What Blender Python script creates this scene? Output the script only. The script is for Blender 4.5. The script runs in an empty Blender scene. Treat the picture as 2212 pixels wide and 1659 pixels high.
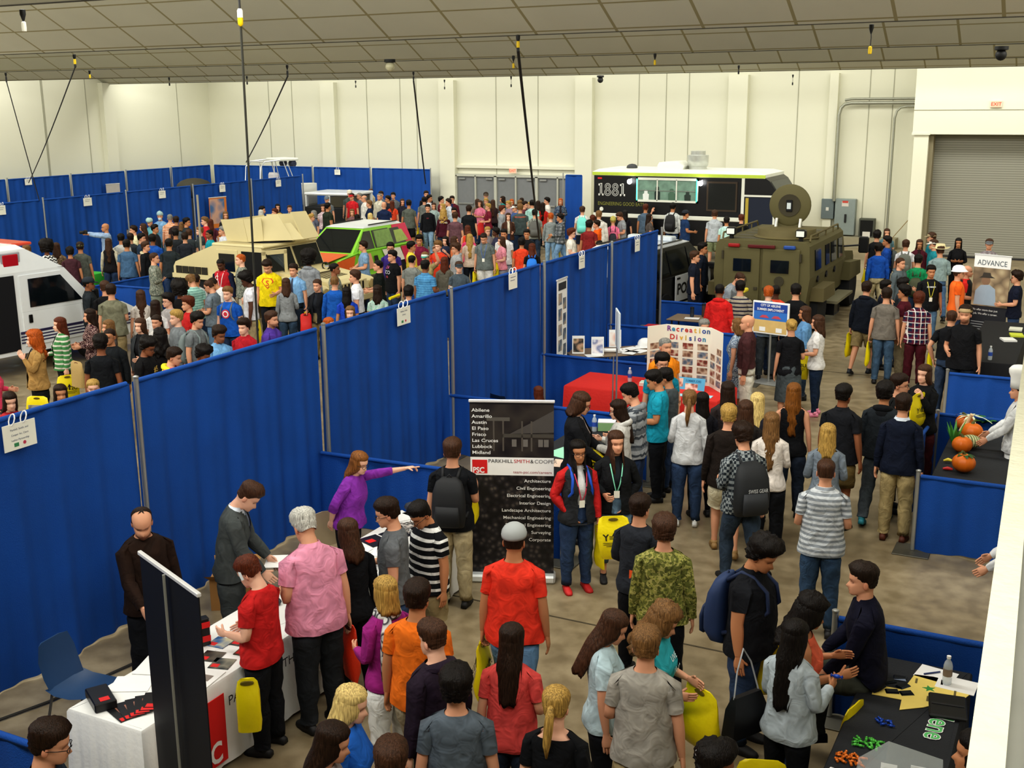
LP=dict(trough=1020,wash=110,world=.35)
import bpy, math, random
import numpy as np
from mathutils import Vector, Matrix
R=math.radians; PI=math.pi
rnd=random.Random(11)
SC=bpy.context.scene; COL=SC.collection
# ---------- camera solved from the hall's two horizontal directions (2212x1659 frame) ----------
FPX=2471.0; CX,CY=1106.0,829.5; CH=5.03
def _n(v): v=np.array(v,float); return v/np.linalg.norm(v)
_Y=_n([(2395-CX)/FPX,(218-CY)/FPX,1]); _d=_n([(-3900-CX)/FPX,(264-CY)/FPX,1])
_X=-_d; _X=_n(_X-_Y*_X.dot(_Y)); _Z=np.cross(_X,_Y)
if _Z[1]>0: _Z=-_Z
CM=np.array([_X,_Y,_Z])
def ray(px,py): return CM@np.array([(px-CX)/FPX,(py-CY)/FPX,1.0])
def at(px,py,z):
    r=ray(px,py); t=(z-CH)/r[2]; return Vector((r[0]*t,r[1]*t,z))
cam=bpy.data.cameras.new('camera'); camo=bpy.data.objects.new('camera',cam); COL.objects.link(camo)
cam.sensor_fit='HORIZONTAL'; cam.sensor_width=36; cam.lens=FPX/2212*36; cam.clip_end=300
r_,u_,f_=CM@np.array([1,0,0]),CM@np.array([0,-1,0]),CM@np.array([0,0,1])
camo.matrix_world=Matrix(((r_[0],u_[0],-f_[0],0),(r_[1],u_[1],-f_[1],0),(r_[2],u_[2],-f_[2],CH),(0,0,0,1)))
SC.camera=camo
SC.view_settings.view_transform='Standard'; SC.view_settings.look='Medium High Contrast'
CYC=SC.cycles; CYC.max_bounces=6; CYC.diffuse_bounces=3; CYC.glossy_bounces=2; CYC.transmission_bounces=3; CYC.transparent_max_bounces=8; CYC.adaptive_threshold=.02; CYC.caustics_reflective=False; CYC.caustics_refractive=False
# ---------- materials ----------
def hx(s):
    if not isinstance(s,str): return tuple(s)[:3]
    c=[int(s[i:i+2],16)/255 for i in (0,2,4)]
    return tuple(x/12.92 if x<=.04045 else ((x+.055)/1.055)**2.4 for x in c)
MC={}
def newmat(k):
    m=bpy.data.materials.new(k); m.use_nodes=True; nt=m.node_tree
    b=nt.nodes['Principled BSDF']; return m,nt,b
def N(nt,t,**kw):
    n=nt.nodes.new(t)
    for a,v in kw.items():
        if a.startswith('i_'): n.inputs[int(a[2:])].default_value=v
        else: setattr(n,a,v)
    return n
def L(nt,a,b): nt.links.new(a,b)
def ramp(nt,stops,interp='LINEAR'):
    n=nt.nodes.new('ShaderNodeValToRGB'); n.color_ramp.interpolation=interp
    e=n.color_ramp.elements
    while len(e)<len(stops): e.new(.5)
    for i,(p,c) in enumerate(stops): e[i].position=p; e[i].color=(*c,1)
    return n
def mixc(nt,fac,c1,c2,bt='MIX'):
    n=nt.nodes.new('ShaderNodeMix'); n.data_type='RGBA'; n.blend_type=bt
    for i,v in ((0,fac),(6,c1),(7,c2)):
        if hasattr(v,'is_output'): L(nt,v,n.inputs[i])
        else: n.inputs[i].default_value=(*v,1) if isinstance(v,tuple) else v
    return n.outputs[2]
def pm(c,rough=.6,metal=0.0,var=.08,vs=8.0,bump=0.0,bs=60.0,emis=0.0,name='paint',trans=0.0,coat=0.0):
    """plain surface with a little procedural variation"""
    k=('pm',c,rough,metal,var,vs,bump,bs,emis,trans,coat)
    if k in MC: return MC[k]
    m,nt,b=newmat(name); col=hx(c)
    b.inputs['Roughness'].default_value=rough; b.inputs['Metallic'].default_value=metal
    if coat: b.inputs['Coat Weight'].default_value=coat
    tc=N(nt,'ShaderNodeTexCoord')
    if var>0:
        n=N(nt,'ShaderNodeTexNoise'); n.inputs['Scale'].default_value=vs; n.inputs['Detail'].default_value=3
        L(nt,tc.outputs['Object'],n.inputs['Vector'])
        o=mixc(nt,n.outputs['Fac'],tuple(x*(1-var) for x in col),tuple(min(1,x*(1+var)) for x in col)); L(nt,o,b.inputs['Base Color'])
    else: b.inputs['Base Color'].default_value=(*col,1)
    if bump>0:
        n=N(nt,'ShaderNodeTexNoise'); n.inputs['Scale'].default_value=bs; L(nt,tc.outputs['Object'],n.inputs['Vector'])
        bm=N(nt,'ShaderNodeBump'); bm.inputs['Strength'].default_value=bump; bm.inputs['Distance'].default_value=.02
        L(nt,n.outputs['Fac'],bm.inputs['Height']); L(nt,bm.outputs[0],b.inputs['Normal'])
    if emis:
        b.inputs['Emission Color'].default_value=(*col,1); b.inputs['Emission Strength'].default_value=emis
    if trans: b.inputs['Transmission Weight'].default_value=trans; b.inputs['IOR'].default_value=1.3
    MC[k]=m; return m
def glass(c='d8e8e8',rough=.03,alpha=.35):
    k=('gl',c,rough,alpha)
    if k in MC: return MC[k]
    m,nt,b=newmat('glass'); b.inputs['Base Color'].default_value=(*hx(c),1); b.inputs['Roughness'].default_value=rough
    b.inputs['Alpha'].default_value=alpha; MC[k]=m; return m
def cloth(pat,c1,c2='ffffff',s=1.0,c3=None):
    """woven fabric: p plain, h horizontal stripes, v vertical stripes, x plaid, q checks, c camouflage, z zigzag, f floral, n nordic bands, e heather"""
    k=('cl',pat,c1,c2,s,c3)
    if k in MC: return MC[k]
    m,nt,b=newmat('fabric'); a,d=hx(c1),hx(c2)
    b.inputs['Roughness'].default_value=.85; b.inputs['Specular IOR Level'].default_value=.25
    tc=N(nt,'ShaderNodeTexCoord'); O=tc.outputs['Object']
    sp=N(nt,'ShaderNodeSeparateXYZ'); L(nt,O,sp.inputs[0])
    def M(op,x,y=0.0):
        n=N(nt,'ShaderNodeMath',operation=op)
        for i,v in enumerate((x,y)):
            if hasattr(v,'is_output'): L(nt,v,n.inputs[i])
            else: n.inputs[i].default_value=v
        return n.outputs[0]
    def st(ax,per,duty): return M('LESS_THAN',M('FRACT',M('MULTIPLY',ax,1/per)),duty)
    x,y,z=sp.outputs
    wx=M('ADD',x,M('MULTIPLY',y,.6))
    if pat=='h': c=mixc(nt,st(z,.075*s,.36),a,d)
    elif pat=='H': c=mixc(nt,st(z,.05*s,.5),a,d)
    elif pat=='v': c=mixc(nt,st(wx,.05*s,.3),a,d)
    elif pat=='x':
        c=mixc(nt,M('MULTIPLY',st(wx,.1*s,.5),.55),a,d); c=mixc(nt,M('MULTIPLY',st(z,.1*s,.5),.45),c,d)
        if c3: c=mixc(nt,st(wx,.1*s,.14),c,hx(c3)); c=mixc(nt,st(z,.1*s,.12),c,hx(c3))
    elif pat=='q':
        n=N(nt,'ShaderNodeTexChecker'); n.inputs['Scale'].default_value=32/s; n.inputs['Color1'].default_value=(*a,1); n.inputs['Color2'].default_value=(*d,1)
        L(nt,O,n.inputs['Vector']); c=n.outputs[0]
    elif pat in 'cf':
        n=N(nt,'ShaderNodeTexVoronoi' if pat=='f' else 'ShaderNodeTexNoise'); n.inputs['Scale'].default_value=(26 if pat=='f' else 16)/s
        L(nt,O,n.inputs['Vector'])
        e=hx(c3) if c3 else tuple(.5*(i+j) for i,j in zip(a,d))
        rp=ramp(nt,[(0,a),(.36 if pat=='f' else .46,d),(.52,e),(.6,a)],'CONSTANT'); L(nt,n.outputs[0 if pat=='c' else 'Distance'],rp.inputs[0]); c=rp.outputs[0]
        if pat=='c':
            n2=N(nt,'ShaderNodeTexNoise'); n2.inputs['Scale'].default_value=40/s; L(nt,O,n2.inputs['Vector'])
            c=mixc(nt,M('GREATER_THAN',n2.outputs[0],.56),c,tuple(v*.55 for v in a))
    elif pat=='z':
        zz=M('ADD',z,M('MULTIPLY',M('PINGPONG',wx,.05),.8)); c=mixc(nt,st(zz,.07*s,.5),a,d)
    elif pat=='n':
        zz=M('ADD',z,M('MULTIPLY',M('PINGPONG',wx,.03),.8)); c=mixc(nt,st(zz,.11*s,.3),a,d)
        c=mixc(nt,M('MULTIPLY',st(z,.19*s,.3),.7),c,d)
    elif pat=='e':
        n=N(nt,'ShaderNodeTexNoise'); n.inputs['Scale'].default_value=140; L(nt,O,n.inputs['Vector']); c=mixc(nt,n.outputs[0],a,d)
    else: c=mixc(nt,1.0,a,a)
    n=N(nt,'ShaderNodeTexNoise'); n.inputs['Scale'].default_value=8; n.inputs['Detail'].default_value=2; n.inputs['Distortion'].default_value=1.2; L(nt,O,n.inputs['Vector'])
    g=ramp(nt,[(.3,(.70,.70,.70)),(.7,(1.12,1.12,1.12))]); L(nt,n.outputs[0],g.inputs[0])
    L(nt,mixc(nt,1.0,c,g.outputs[0],'MULTIPLY'),b.inputs['Base Color'])
    bm=N(nt,'ShaderNodeBump'); bm.inputs['Strength'].default_value=.6; bm.inputs['Distance'].default_value=.035
    L(nt,n.outputs[0],bm.inputs['Height']); L(nt,bm.outputs[0],b.inputs['Normal'])
    MC[k]=m; return m
def hairmat(c):
    k=('hair',c)
    if k in MC: return MC[k]
    m,nt,b=newmat('hair'); a=hx(c); tc=N(nt,'ShaderNodeTexCoord'); mp=N(nt,'ShaderNodeMapping'); mp.inputs['Scale'].default_value=(75,75,7)
    L(nt,tc.outputs['Object'],mp.inputs[0]); n=N(nt,'ShaderNodeTexNoise'); n.inputs['Scale'].default_value=1.6; n.inputs['Detail'].default_value=3; L(nt,mp.outputs[0],n.inputs['Vector'])
    rp=ramp(nt,[(.28,tuple(x*.4 for x in a)),(.55,a),(.75,tuple(min(1,x*1.55+.004) for x in a))]); L(nt,n.outputs[0],rp.inputs[0]); L(nt,rp.outputs[0],b.inputs['Base Color'])
    b.inputs['Roughness'].default_value=.5; b.inputs['Specular IOR Level'].default_value=.22
    bm=N(nt,'ShaderNodeBump'); bm.inputs['Strength'].default_value=.6; bm.inputs['Distance'].default_value=.012; L(nt,n.outputs[0],bm.inputs['Height']); L(nt,bm.outputs[0],b.inputs['Normal'])
    MC[k]=m; return m
def skinmat():
    if 'skin' in MC: return MC['skin']
    m,nt,b=newmat('skin'); oi=N(nt,'ShaderNodeObjectInfo'); at_=N(nt,'ShaderNodeAttribute'); at_.attribute_name='tint'
    L(nt,mixc(nt,1.0,oi.outputs['Color'],at_.outputs['Color'],'MULTIPLY'),b.inputs['Base Color']); b.inputs['Roughness'].default_value=.55
    b.inputs['Specular IOR Level'].default_value=.3
    MC['skin']=m; return m
# ---------- objects ----------
def tag(o,label=None,cat=None,group=None,kind=None):
    for k,v in (('label',label),('category',cat),('group',group),('kind',kind)):
        if v: o[k]=v
    return o
def link(o,parent=None):
    COL.objects.link(o)
    if parent: o.parent=parent
    return o
def empty(name,loc=(0,0,0),rz=0.0,label=None,cat=None,group=None):
    o=link(bpy.data.objects.new(name,None)); o.location=loc; o.rotation_euler=(0,0,rz); o.empty_display_size=.1
    return tag(o,label,cat,group)
def kids(o): return [c for c in bpy.data.objects if c.parent==o]
class MB:
    def __init__(s): s.v=[]; s.f=[]; s.m=[]
    def add(s,vs,fs,mi=0):
        b=len(s.v); s.v+= [tuple(v) for v in vs]; s.f+=[tuple(i+b for i in f) for f in fs]; s.m+=[mi]*len(fs); return s
    def box(s,lo,hi,mi=0,bev=0.0,mat=None):
        x0,y0,z0=lo; x1,y1,z1=hi
        if bev>0:
            e=min(bev,abs(x1-x0)/2.01,abs(y1-y0)/2.01,abs(z1-z0)/2.01); vs=[]
            # chamfered box: 24 verts
            for sx in (0,1):
                for sy in (0,1):
                    for sz in (0,1):
                        X,Y,Z=(x1 if sx else x0),(y1 if sy else y0),(z1 if sz else z0)
                        ix,iy,iz=(-e if sx else e),(-e if sy else e),(-e if sz else e)
                        vs+=[(X,Y+iy,Z+iz),(X+ix,Y,Z+iz),(X+ix,Y+iy,Z)]
            I=lambda a,b,c,k:(a*4+b*2+c)*3+k
            fs=[]
            for a in (0,1):
                q=[I(a,0,0,0),I(a,1,0,0),I(a,1,1,0),I(a,0,1,0)]; fs.append(q if a else q[::-1])
                q=[I(0,a,0,1),I(1,a,0,1),I(1,a,1,1),I(0,a,1,1)]; fs.append(q[::-1] if a else q)
                q=[I(0,0,a,2),I(1,0,a,2),I(1,1,a,2),I(0,1,a,2)]; fs.append(q if a else q[::-1])
            for b in (0,1):
                for c in (0,1):
                    q=[I(0,b,c,1),I(1,b,c,1),I(1,b,c,2),I(0,b,c,2)]; fs.append(q if (b!=c) else q[::-1])
                    q=[I(b,0,c,0),I(b,1,c,0),I(b,1,c,2),I(b,0,c,2)]; fs.append(q if (b==c) else q[::-1])
                    q=[I(b,c,0,0),I(b,c,1,0),I(b,c,1,1),I(b,c,0,1)]; fs.append(q if (b!=c) else q[::-1])
            for a in (0,1):
                for b in (0,1):
                    for c in (0,1):
                        t=[I(a,b,c,0),I(a,b,c,1),I(a,b,c,2)]; fs.append(t if (a+b+c)%2 else t[::-1])
            if mat is not None: vs=[mat@Vector(v) for v in vs]
            return s.add(vs,fs,mi)
        vs=[(x0,y0,z0),(x1,y0,z0),(x1,y1,z0),(x0,y1,z0),(x0,y0,z1),(x1,y0,z1),(x1,y1,z1),(x0,y1,z1)]
        if mat is not None: vs=[mat@Vector(v) for v in vs]
        return s.add(vs,[(3,2,1,0),(4,5,6,7),(0,1,5,4),(1,2,6,5),(2,3,7,6),(3,0,4,7)],mi)
    def quad(s,a,b,c,d,mi=0): return s.add([a,b,c,d],[(0,1,2,3)],mi)
    def loft(s,rings,mi=0,cap=True,closed=True):
        n=len(rings[0]); vs=[p for r in rings for p in r]; fs=[]
        for i in range(len(rings)-1):
            for j in range(n if closed else n-1):
                k=(j+1)%n; fs.append((i*n+j,i*n+k,(i+1)*n+k,(i+1)*n+j))
        if cap: fs.append(tuple(range(n))[::-1]); fs.append(tuple((len(rings)-1)*n+j for j in range(n)))
        return s.add(vs,fs,mi)
    def tube(s,pts,r,n=8,mi=0,cap=True):
        pts=[Vector(p) for p in pts]; rs=r if isinstance(r,(list,tuple)) else [r]*len(pts); rings=[]; up=None
        for i,p in enumerate(pts):
            t=(pts[min(i+1,len(pts)-1)]-pts[max(i-1,0)]).normalized()
            if up is None: up=Vector((0,0,1)) if abs(t.z)<.9 else Vector((1,0,0))
            a=t.cross(up).normalized(); b_=a.cross(t).normalized(); up=b_
            rings.append([p+a*(math.cos(2*PI*j/n)*rs[i])+b_*(math.sin(2*PI*j/n)*rs[i]) for j in range(n)])
        return s.loft(rings,mi,cap)
    def lathe(s,prof,n=20,c=(0,0,0),mi=0,cap=True,ax=2,sx=1.0,sy=1.0):
        rings=[]
        for r,z in prof:
            ring=[]
            for j in range(n):
                a=2*PI*j/n; p=[math.cos(a)*r*sx,math.sin(a)*r*sy,z]
                if ax==0: p=[p[2],p[0],p[1]]
                elif ax==1: p=[p[1],p[2],p[0]]
                ring.append((p[0]+c[0],p[1]+c[1],p[2]+c[2]))
            rings.append(ring)
        return s.loft(rings,mi,cap)
    def prism(s,poly,lo,hi,ax=1,mi=0,bev=0):
        """extrude 2-D polygon along axis ax"""
        def P(p,t): return (t,p[0],p[1]) if ax==0 else (p[0],t,p[1]) if ax==1 else (p[0],p[1],t)
        return s.loft([[P(p,lo) for p in poly],[P(p,hi) for p in poly]],mi)
    def ball(s,c,r,n=12,m=8,mi=0,jit=0.0):
        rr=r if isinstance(r,(list,tuple)) else (r,r,r); rings=[]
        for i in range(m+1):
            a=-PI/2+PI*max(.04,min(m-.04,i))/m; rings.append([(c[0]+rr[0]*math.cos(a)*math.cos(2*PI*j/n)*(1+jit*(rnd.random()-.5)),c[1]+rr[1]*math.cos(a)*math.sin(2*PI*j/n)*(1+jit*(rnd.random()-.5)),c[2]+rr[2]*math.sin(a)) for j in range(n)])
        return s.loft(rings,mi)
    def build(s,name,mats,parent=None,smooth=None,label=None,cat=None,group=None,kind=None,loc=None,rz=0.0,fix=True):
        me=bpy.data.meshes.new(name); me.from_pydata(s.v,[],s.f)
        if not isinstance(mats,(list,tuple)): mats=[mats]
        for m in mats: me.materials.append(m)
        if len(mats)>1: me.polygons.foreach_set('material_index',s.m)
        if fix: fixn(me)
        if smooth is not None: shade(me,smooth)
        me.update()
        o=link(bpy.data.objects.new(name,me),parent)
        if loc is not None: o.location=loc
        if rz: o.rotation_euler=(0,0,rz)
        return tag(o,label,cat,group,kind)
import bmesh
def fixn(me):
    bm=bmesh.new(); bm.from_mesh(me); bmesh.ops.recalc_face_normals(bm,faces=bm.faces); bm.to_mesh(me); bm.free()
def shade(me,deg):
    me.polygons.foreach_set('use_smooth',[True]*len(me.polygons))
    if deg<179:
        bm=bmesh.new(); bm.from_mesh(me); c=math.cos(R(deg))
        for e in bm.edges:
            if len(e.link_faces)==2 and e.link_faces[0].normal.dot(e.link_faces[1].normal)<c: e.smooth=False
        bm.to_mesh(me); bm.free()
def copy_tree(o,parent=None):
    c=o.copy(); COL.objects.link(c); c.parent=parent
    for ch in kids(o): copy_tree(ch,c)
    return c
TXC={}
def text2d(txt,size=1.0,align='LEFT',bold=0.0,shear=0.0,sx=1.0):
    """lettering outline -> list of 2-D verts and faces"""
    k=(txt,size,align,bold,shear,sx)
    if k not in TXC:
        cu=bpy.data.curves.new('t','FONT'); cu.body=txt; cu.size=size; cu.align_x=align; cu.offset=bold*size; cu.shear=shear; cu.resolution_u=3
        o=bpy.data.objects.new('t',cu); me=bpy.data.meshes.new_from_object(o)
        TXC[k]=([(p.co.x*sx,p.co.y) for p in me.vertices],[tuple(p.vertices) for p in me.polygons])
        bpy.data.objects.remove(o); bpy.data.curves.remove(cu); bpy.data.meshes.remove(me)
    return TXC[k]
def put_text(mb,txt,size,org,ux,uy,mi=0,align='LEFT',bold=0.0,shear=0.0,sx=1.0):
    v,f=text2d(txt,size,align,bold,shear,sx); o,ux,uy=Vector(org),Vector(ux),Vector(uy)
    mb.add([o+ux*a+uy*b for a,b in v],f,mi); return mb

# ---------- people: one continuous ring-lofted body, posed by a small skeleton; clothes are shells of the same rings ----------
NC=32
TZ=np.array([.84,.88,.92,.96,1.0,1.05,1.12,1.2,1.27,1.32,1.37,1.41,1.44,1.462,1.478])
TM=(np.array([.168,.172,.170,.163,.156,.152,.156,.164,.172,.176,.178,.170,.138,.098,.070]),
    np.array([.112,.120,.120,.112,.106,.104,.108,.116,.120,.119,.110,.095,.082,.070,.061]),
    np.array([.010,.012,.012,.008,.004,.0,-.003,-.002,.0,.004,.010,.014,.016,.016,.016]))
TF=(np.array([.172,.178,.172,.158,.144,.136,.138,.146,.152,.154,.155,.148,.118,.084,.060]),
    np.array([.116,.126,.122,.110,.098,.094,.100,.122,.126,.116,.102,.088,.076,.064,.054]),
    np.array([.012,.014,.012,.008,.004,.0,-.004,-.014,-.012,-.002,.008,.012,.014,.014,.014]))
# head rings: z front, z back, y front, y back, half width
HD=np.array([(1.492,1.505,-.045,.075,.060),(1.512,1.540,-.048,.071,.057),(1.520,1.562,-.062,.072,.055),(1.516,1.577,-.086,.078,.053),(1.526,1.590,-.096,.085,.059),
(1.543,1.603,-.099,.090,.064),(1.553,1.611,-.1005,.092,.066),(1.561,1.617,-.1015,.093,.067),(1.569,1.622,-.101,.094,.068),(1.577,1.628,-.101,.095,.069),(1.586,1.634,-.1005,.096,.0705),
(1.597,1.641,-.099,.097,.072),(1.608,1.648,-.096,.098,.073),(1.616,1.653,-.093,.0985,.074),(1.624,1.658,-.092,.099,.0745),(1.632,1.663,-.095,.099,.075),(1.641,1.668,-.100,.099,.076),
(1.655,1.676,-.101,.099,.077),(1.672,1.687,-.099,.098,.0775),(1.690,1.698,-.093,.096,.076),(1.708,1.711,-.081,.089,.071),(1.724,1.724,-.064,.075,.061),(1.738,1.736,-.043,.054,.045),(1.747,1.745,-.020,.028,.024)])
KTH=np.array([2*PI*k/NC for k in range(NC)])
def hth():
    # denser columns towards the face (-y)
    d=KTH.copy(); return d+.30*np.cos(d)
HTH=hth()
def seg(a,b,t): return np.clip((t-a)/(b-a),0,1)
def sms(a,b,t): t=seg(a,b,t); return t*t*(3-2*t)
AD=np.array([.643,0,-.766]); SJ=np.array([.172,.012,1.405]); UAL,FAL=.285,.25
AS=np.array([.03,.075,.13,.19,.24,.285,.325,.375,.43,.485,.535]); AR=np.array([.064,.061,.054,.049,.045,.042,.043,.041,.036,.031,.027])
LZ=np.array([.78,.70,.61,.54,.49,.45,.39,.31,.22,.14,.085]); LX=np.array([.086,.079,.068,.061,.058,.054,.053,.050,.040,.034,.034]); LY=np.array([.095,.088,.076,.067,.062,.058,.060,.056,.044,.037,.040])
LCY=np.array([.012,.012,.010,.008,.006,.010,.016,.020,.022,.022,.020])
BN=['pel','chest','head','uL','fL','uR','fR','tL','sL','tR','sR']
class Rig: pass
def build_rest(sex,fat=1.0,infl=0.0,loose=0.0,sl=0.0,legi=0.0,legloose=0.0,hem=None,skirt=0.0):
    """rest verts + faces by region + weights.  infl/loose/sl/legi: clothing clearances"""
    a,b,c=[q.copy() for q in (TF if sex=='f' else TM)]
    bel=np.exp(-((TZ-1.05)/.16)**2)*max(0,fat-1)
    a=a*(1+.55*(fat-1)*(TZ<1.40))+.04*bel; c=c-.03*bel; b=b*(1+.6*(fat-1)*(TZ<1.40))+.06*bel
    a=a+infl*(1-.45*sms(1.40,1.47,TZ)); b=b+infl*(1-.4*sms(1.40,1.47,TZ))
    if loose>0:
        i=8; m=TZ<TZ[i]
        aL=np.maximum(a,a[i]+.006+.012*(TZ[i]-TZ)/.4); bL=np.maximum(b,b[i]*.99+.008*(TZ[i]-TZ)/.4)
        fr=np.minimum(c-b,(c[i]-bL)*loose+(c-b)*(1-loose)); bk=np.maximum(c+b,(c[i]+bL)*loose+(c+b)*(1-loose))
        a=np.where(m,np.maximum(a,a*(1-loose)+aL*loose),a); b=np.where(m,(bk-fr)/2,b); c=np.where(m,(bk+fr)/2,c)
    V=[];reg={}
    pw=.86
    def ring(a_,b_,c_,z):
        ct,st=np.cos(KTH),np.sin(KTH)
        return np.stack([np.sign(ct)*np.abs(ct)**pw*a_, c_+np.sign(st)*np.abs(st)**pw*b_, np.full(NC,z)],1)
    T=np.array([ring(a[i],b[i],c[i],TZ[i]) for i in range(len(TZ))])   # 15 x NC x 3
    nT=len(TZ)
    if infl>0: T[:,:,2]+=0.006*sms(1.38,1.46,T[:,:,2])
    if fat>0 and sex=='f':   # bust
        th=KTH; f=np.exp(-((np.mod(th,2*PI)-1.5*PI-.5)/.38)**2)+np.exp(-((np.mod(th,2*PI)-1.5*PI+.5)/.38)**2)
        for i in range(nT): T[i,:,1]-=.022*f*np.exp(-((TZ[i]-1.235)/.06)**2)
    verts=list(T.reshape(-1,3)); TI=np.arange(nT*NC).reshape(nT,NC)
    F={'torso':[], 'arm':[], 'leg':[], 'head':[], 'hand':[], 'legbr':[]}; FZ={}
    W=[]  # weights per vert
    NB=len(BN)
    def w_t(p):
        w=np.zeros(NB); ch=sms(.98,1.16,p[2]); w[0]=1-ch; w[1]=ch
        if p[2]<.97:
            tl=.5*sms(.97,.82,p[2])*1.0; s=sms(-.05,.05,p[0]); w[0]*=(1-tl); w[7]+=tl*s; w[9]+=tl*(1-s)
        ar=sms(.105,.20,abs(p[0]))*sms(1.2,1.36,p[2])*.62
        w[3 if p[0]>0 else 5]+=ar; w[1]-=ar*1.0 if w[1]>=ar else w[1]
        hd=.35*sms(1.44,1.48,p[2]); w[2]+=hd; w[1]=max(0,w[1]-hd)
        return w/w.sum()
    for p in verts: W.append(w_t(p))
    patch={}
    for side,c0 in (('L',0),('R',NC//2)):
        cols=[(c0+k)%NC for k in range(-2,3)]; patch[side]=cols
    lev0=9
    for i in range(nT-1):
        for j in range(NC):
            k=(j+1)%NC
            skip=False
            if lev0<=i<lev0+4:
                for side in 'LR':
                    cs=patch[side]
                    if j in cs[:-1]: skip=True
            if not skip: F['torso'].append((i,(TI[i,j],TI[i,k],TI[i+1,k],TI[i+1,j])))
    # arms
    armI={}
    for side in 'LR':
        sg=1 if side=='L' else -1
        cs=patch[side]
        loop=[TI[lev0,cc] for cc in cs]+[TI[lev0+q,cs[4]] for q in range(1,5)]+[TI[lev0+4,cc] for cc in cs[::-1][1:]]+[TI[lev0+q,cs[0]] for q in (3,2,1)]
        d=AD*[sg,1,1]; J=SJ*[sg,1,1]
        if sex=='f': J=J-np.array([.017*sg,0,.003])
        e1=np.array([0,-1.,0]); e2=np.cross(d,e1)
        ang=[]
        for vi in loop:
            q=verts[vi]-(J+d*.0); ang.append(math.atan2(q@e2,q@e1))
        # monotone even angles starting from the first
        s0=ang[0]; dirn=1 if ((ang[1]-ang[0]+PI)%(2*PI)-PI)>0 else -1
        even=[s0+dirn*2*PI*q/16 for q in range(16)]
        th_=[]
        for q in range(16):
            dlt=((ang[q]-even[q]+PI)%(2*PI)-PI); th_.append(even[q]+.25*dlt)
        rows=[loop]; k_=.88 if sex=='f' else 1.0
        k_*=1+.5*(fat-1)
        for s_,r_ in zip(AS,AR):
            ex=sl*min(1,.5+s_*2) if infl or sl else 0
            row=[]
            flat=.8 if s_>.5 else 1
            for t_ in th_:
                p=J+d*s_+(e1*math.cos(t_)*flat+e2*math.sin(t_))*(r_*k_+ex); row.append(len(verts)); verts.append(p)
                w=np.zeros(NB); u=3 if side=='L' else 5
                el=sms(.25,.325,s_); base=sms(-.04,.07,s_); w[u]=(1-el)*(.62+.38*base); w[u+1]=el*(.62+.38*base); w[1]=1-w.sum(); W.append(w)
            rows.append(row)
        armI[side]=(rows,J,d,e1,e2)
        for i in range(len(rows)-1):
            for q in range(16):
                r2=(q+1)%16; F['arm'].append((i,(rows[i][q],rows[i][r2],rows[i+1][r2],rows[i+1][q])))
    # legs
    crot=[]
    for y in (-.045,.012,.065):
        crot.append(len(verts)); verts.append(np.array([0,y,.825])); w=np.zeros(NB); w[0]=.6; w[7]=w[9]=.2; W.append(w)
    legI={}
    for side in 'LR':
        sg=1 if side=='L' else -1
        if side=='L': half=[TI[0,k%NC] for k in range(-8,9)]      # front (-y) -> back (+y) over +x
        else: half=[TI[0,k%NC] for k in range(8,25)][::-1]
        loop=half+crot[::-1]
        cx=.088*sg*(.97 if sex=='m' else 1.0); kf=(1+.45*(fat-1))*(1.06 if sex=='f' else 1.0)
        ang=[math.atan2((verts[v][1]-.012),(verts[v][0]-cx)*sg) for v in loop]
        rows=[loop]
        for qi,z in enumerate(LZ):
            row=[]; t=(.78-z)/.70
            ccx=cx+sg*.010*t
            ex=legi+legloose*(.35+.9*t)
            even=[ -PI/2+2*PI*q/20-.12 for q in range(20)]
            for q in range(20):
                aa=ang[q]; mixw=min(1,qi/3.); ev=-PI/2+2*PI*(q-0)/20
                dl=((aa-ev+PI)%(2*PI)-PI); A=ev+dl*(1-.5*mixw)
                row.append(len(verts)); verts.append(np.array([ccx+sg*math.cos(A)*(LX[qi]*(kf if z>.3 else 1)+ex), LCY[qi]+math.sin(A)*(LY[qi]*(kf if z>.3 else 1)+ex), z]))
                w=np.zeros(NB); u=7 if side=='L' else 9; kn=sms(.53,.45,z); hp=sms(.90,.70,z)
                w[u]=(1-kn)*hp; w[u+1]=kn; w[0]=max(0,1-w.sum()); W.append(w)
            rows.append(row)
        legI[side]=rows
        for i in range(len(rows)-1):
            for q in range(20):
                r2=(q+1)%20; fc=(rows[i][q],rows[i][r2],rows[i+1][r2],rows[i+1][q]); F['leg'].append((i,fc if side=='L' else fc[::-1]))
    rg=Rig(); rg.V=verts; rg.W=W; rg.F=F; rg.TI=TI; rg.armI=armI; rg.legI=legI; rg.sex=sex; rg.a,rg.b,rg.c=a,b,c
    return rg
def head_grid(off=None):
    ct,st=np.cos(HTH),np.sin(HTH)
    G=np.zeros((len(HD),NC,3))
    for i,(zf,zb,yf,yb,hw) in enumerate(HD):
        m,h=(yf+yb)/2,(yb-yf)/2
        fr=(1-st)/2
        G[i,:,0]=np.sign(ct)*np.abs(ct)**.9*hw; G[i,:,1]=m+np.sign(st)*np.abs(st)**.95*h; G[i,:,2]=zb+(zf-zb)*fr
    return G
HG0=head_grid()
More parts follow.
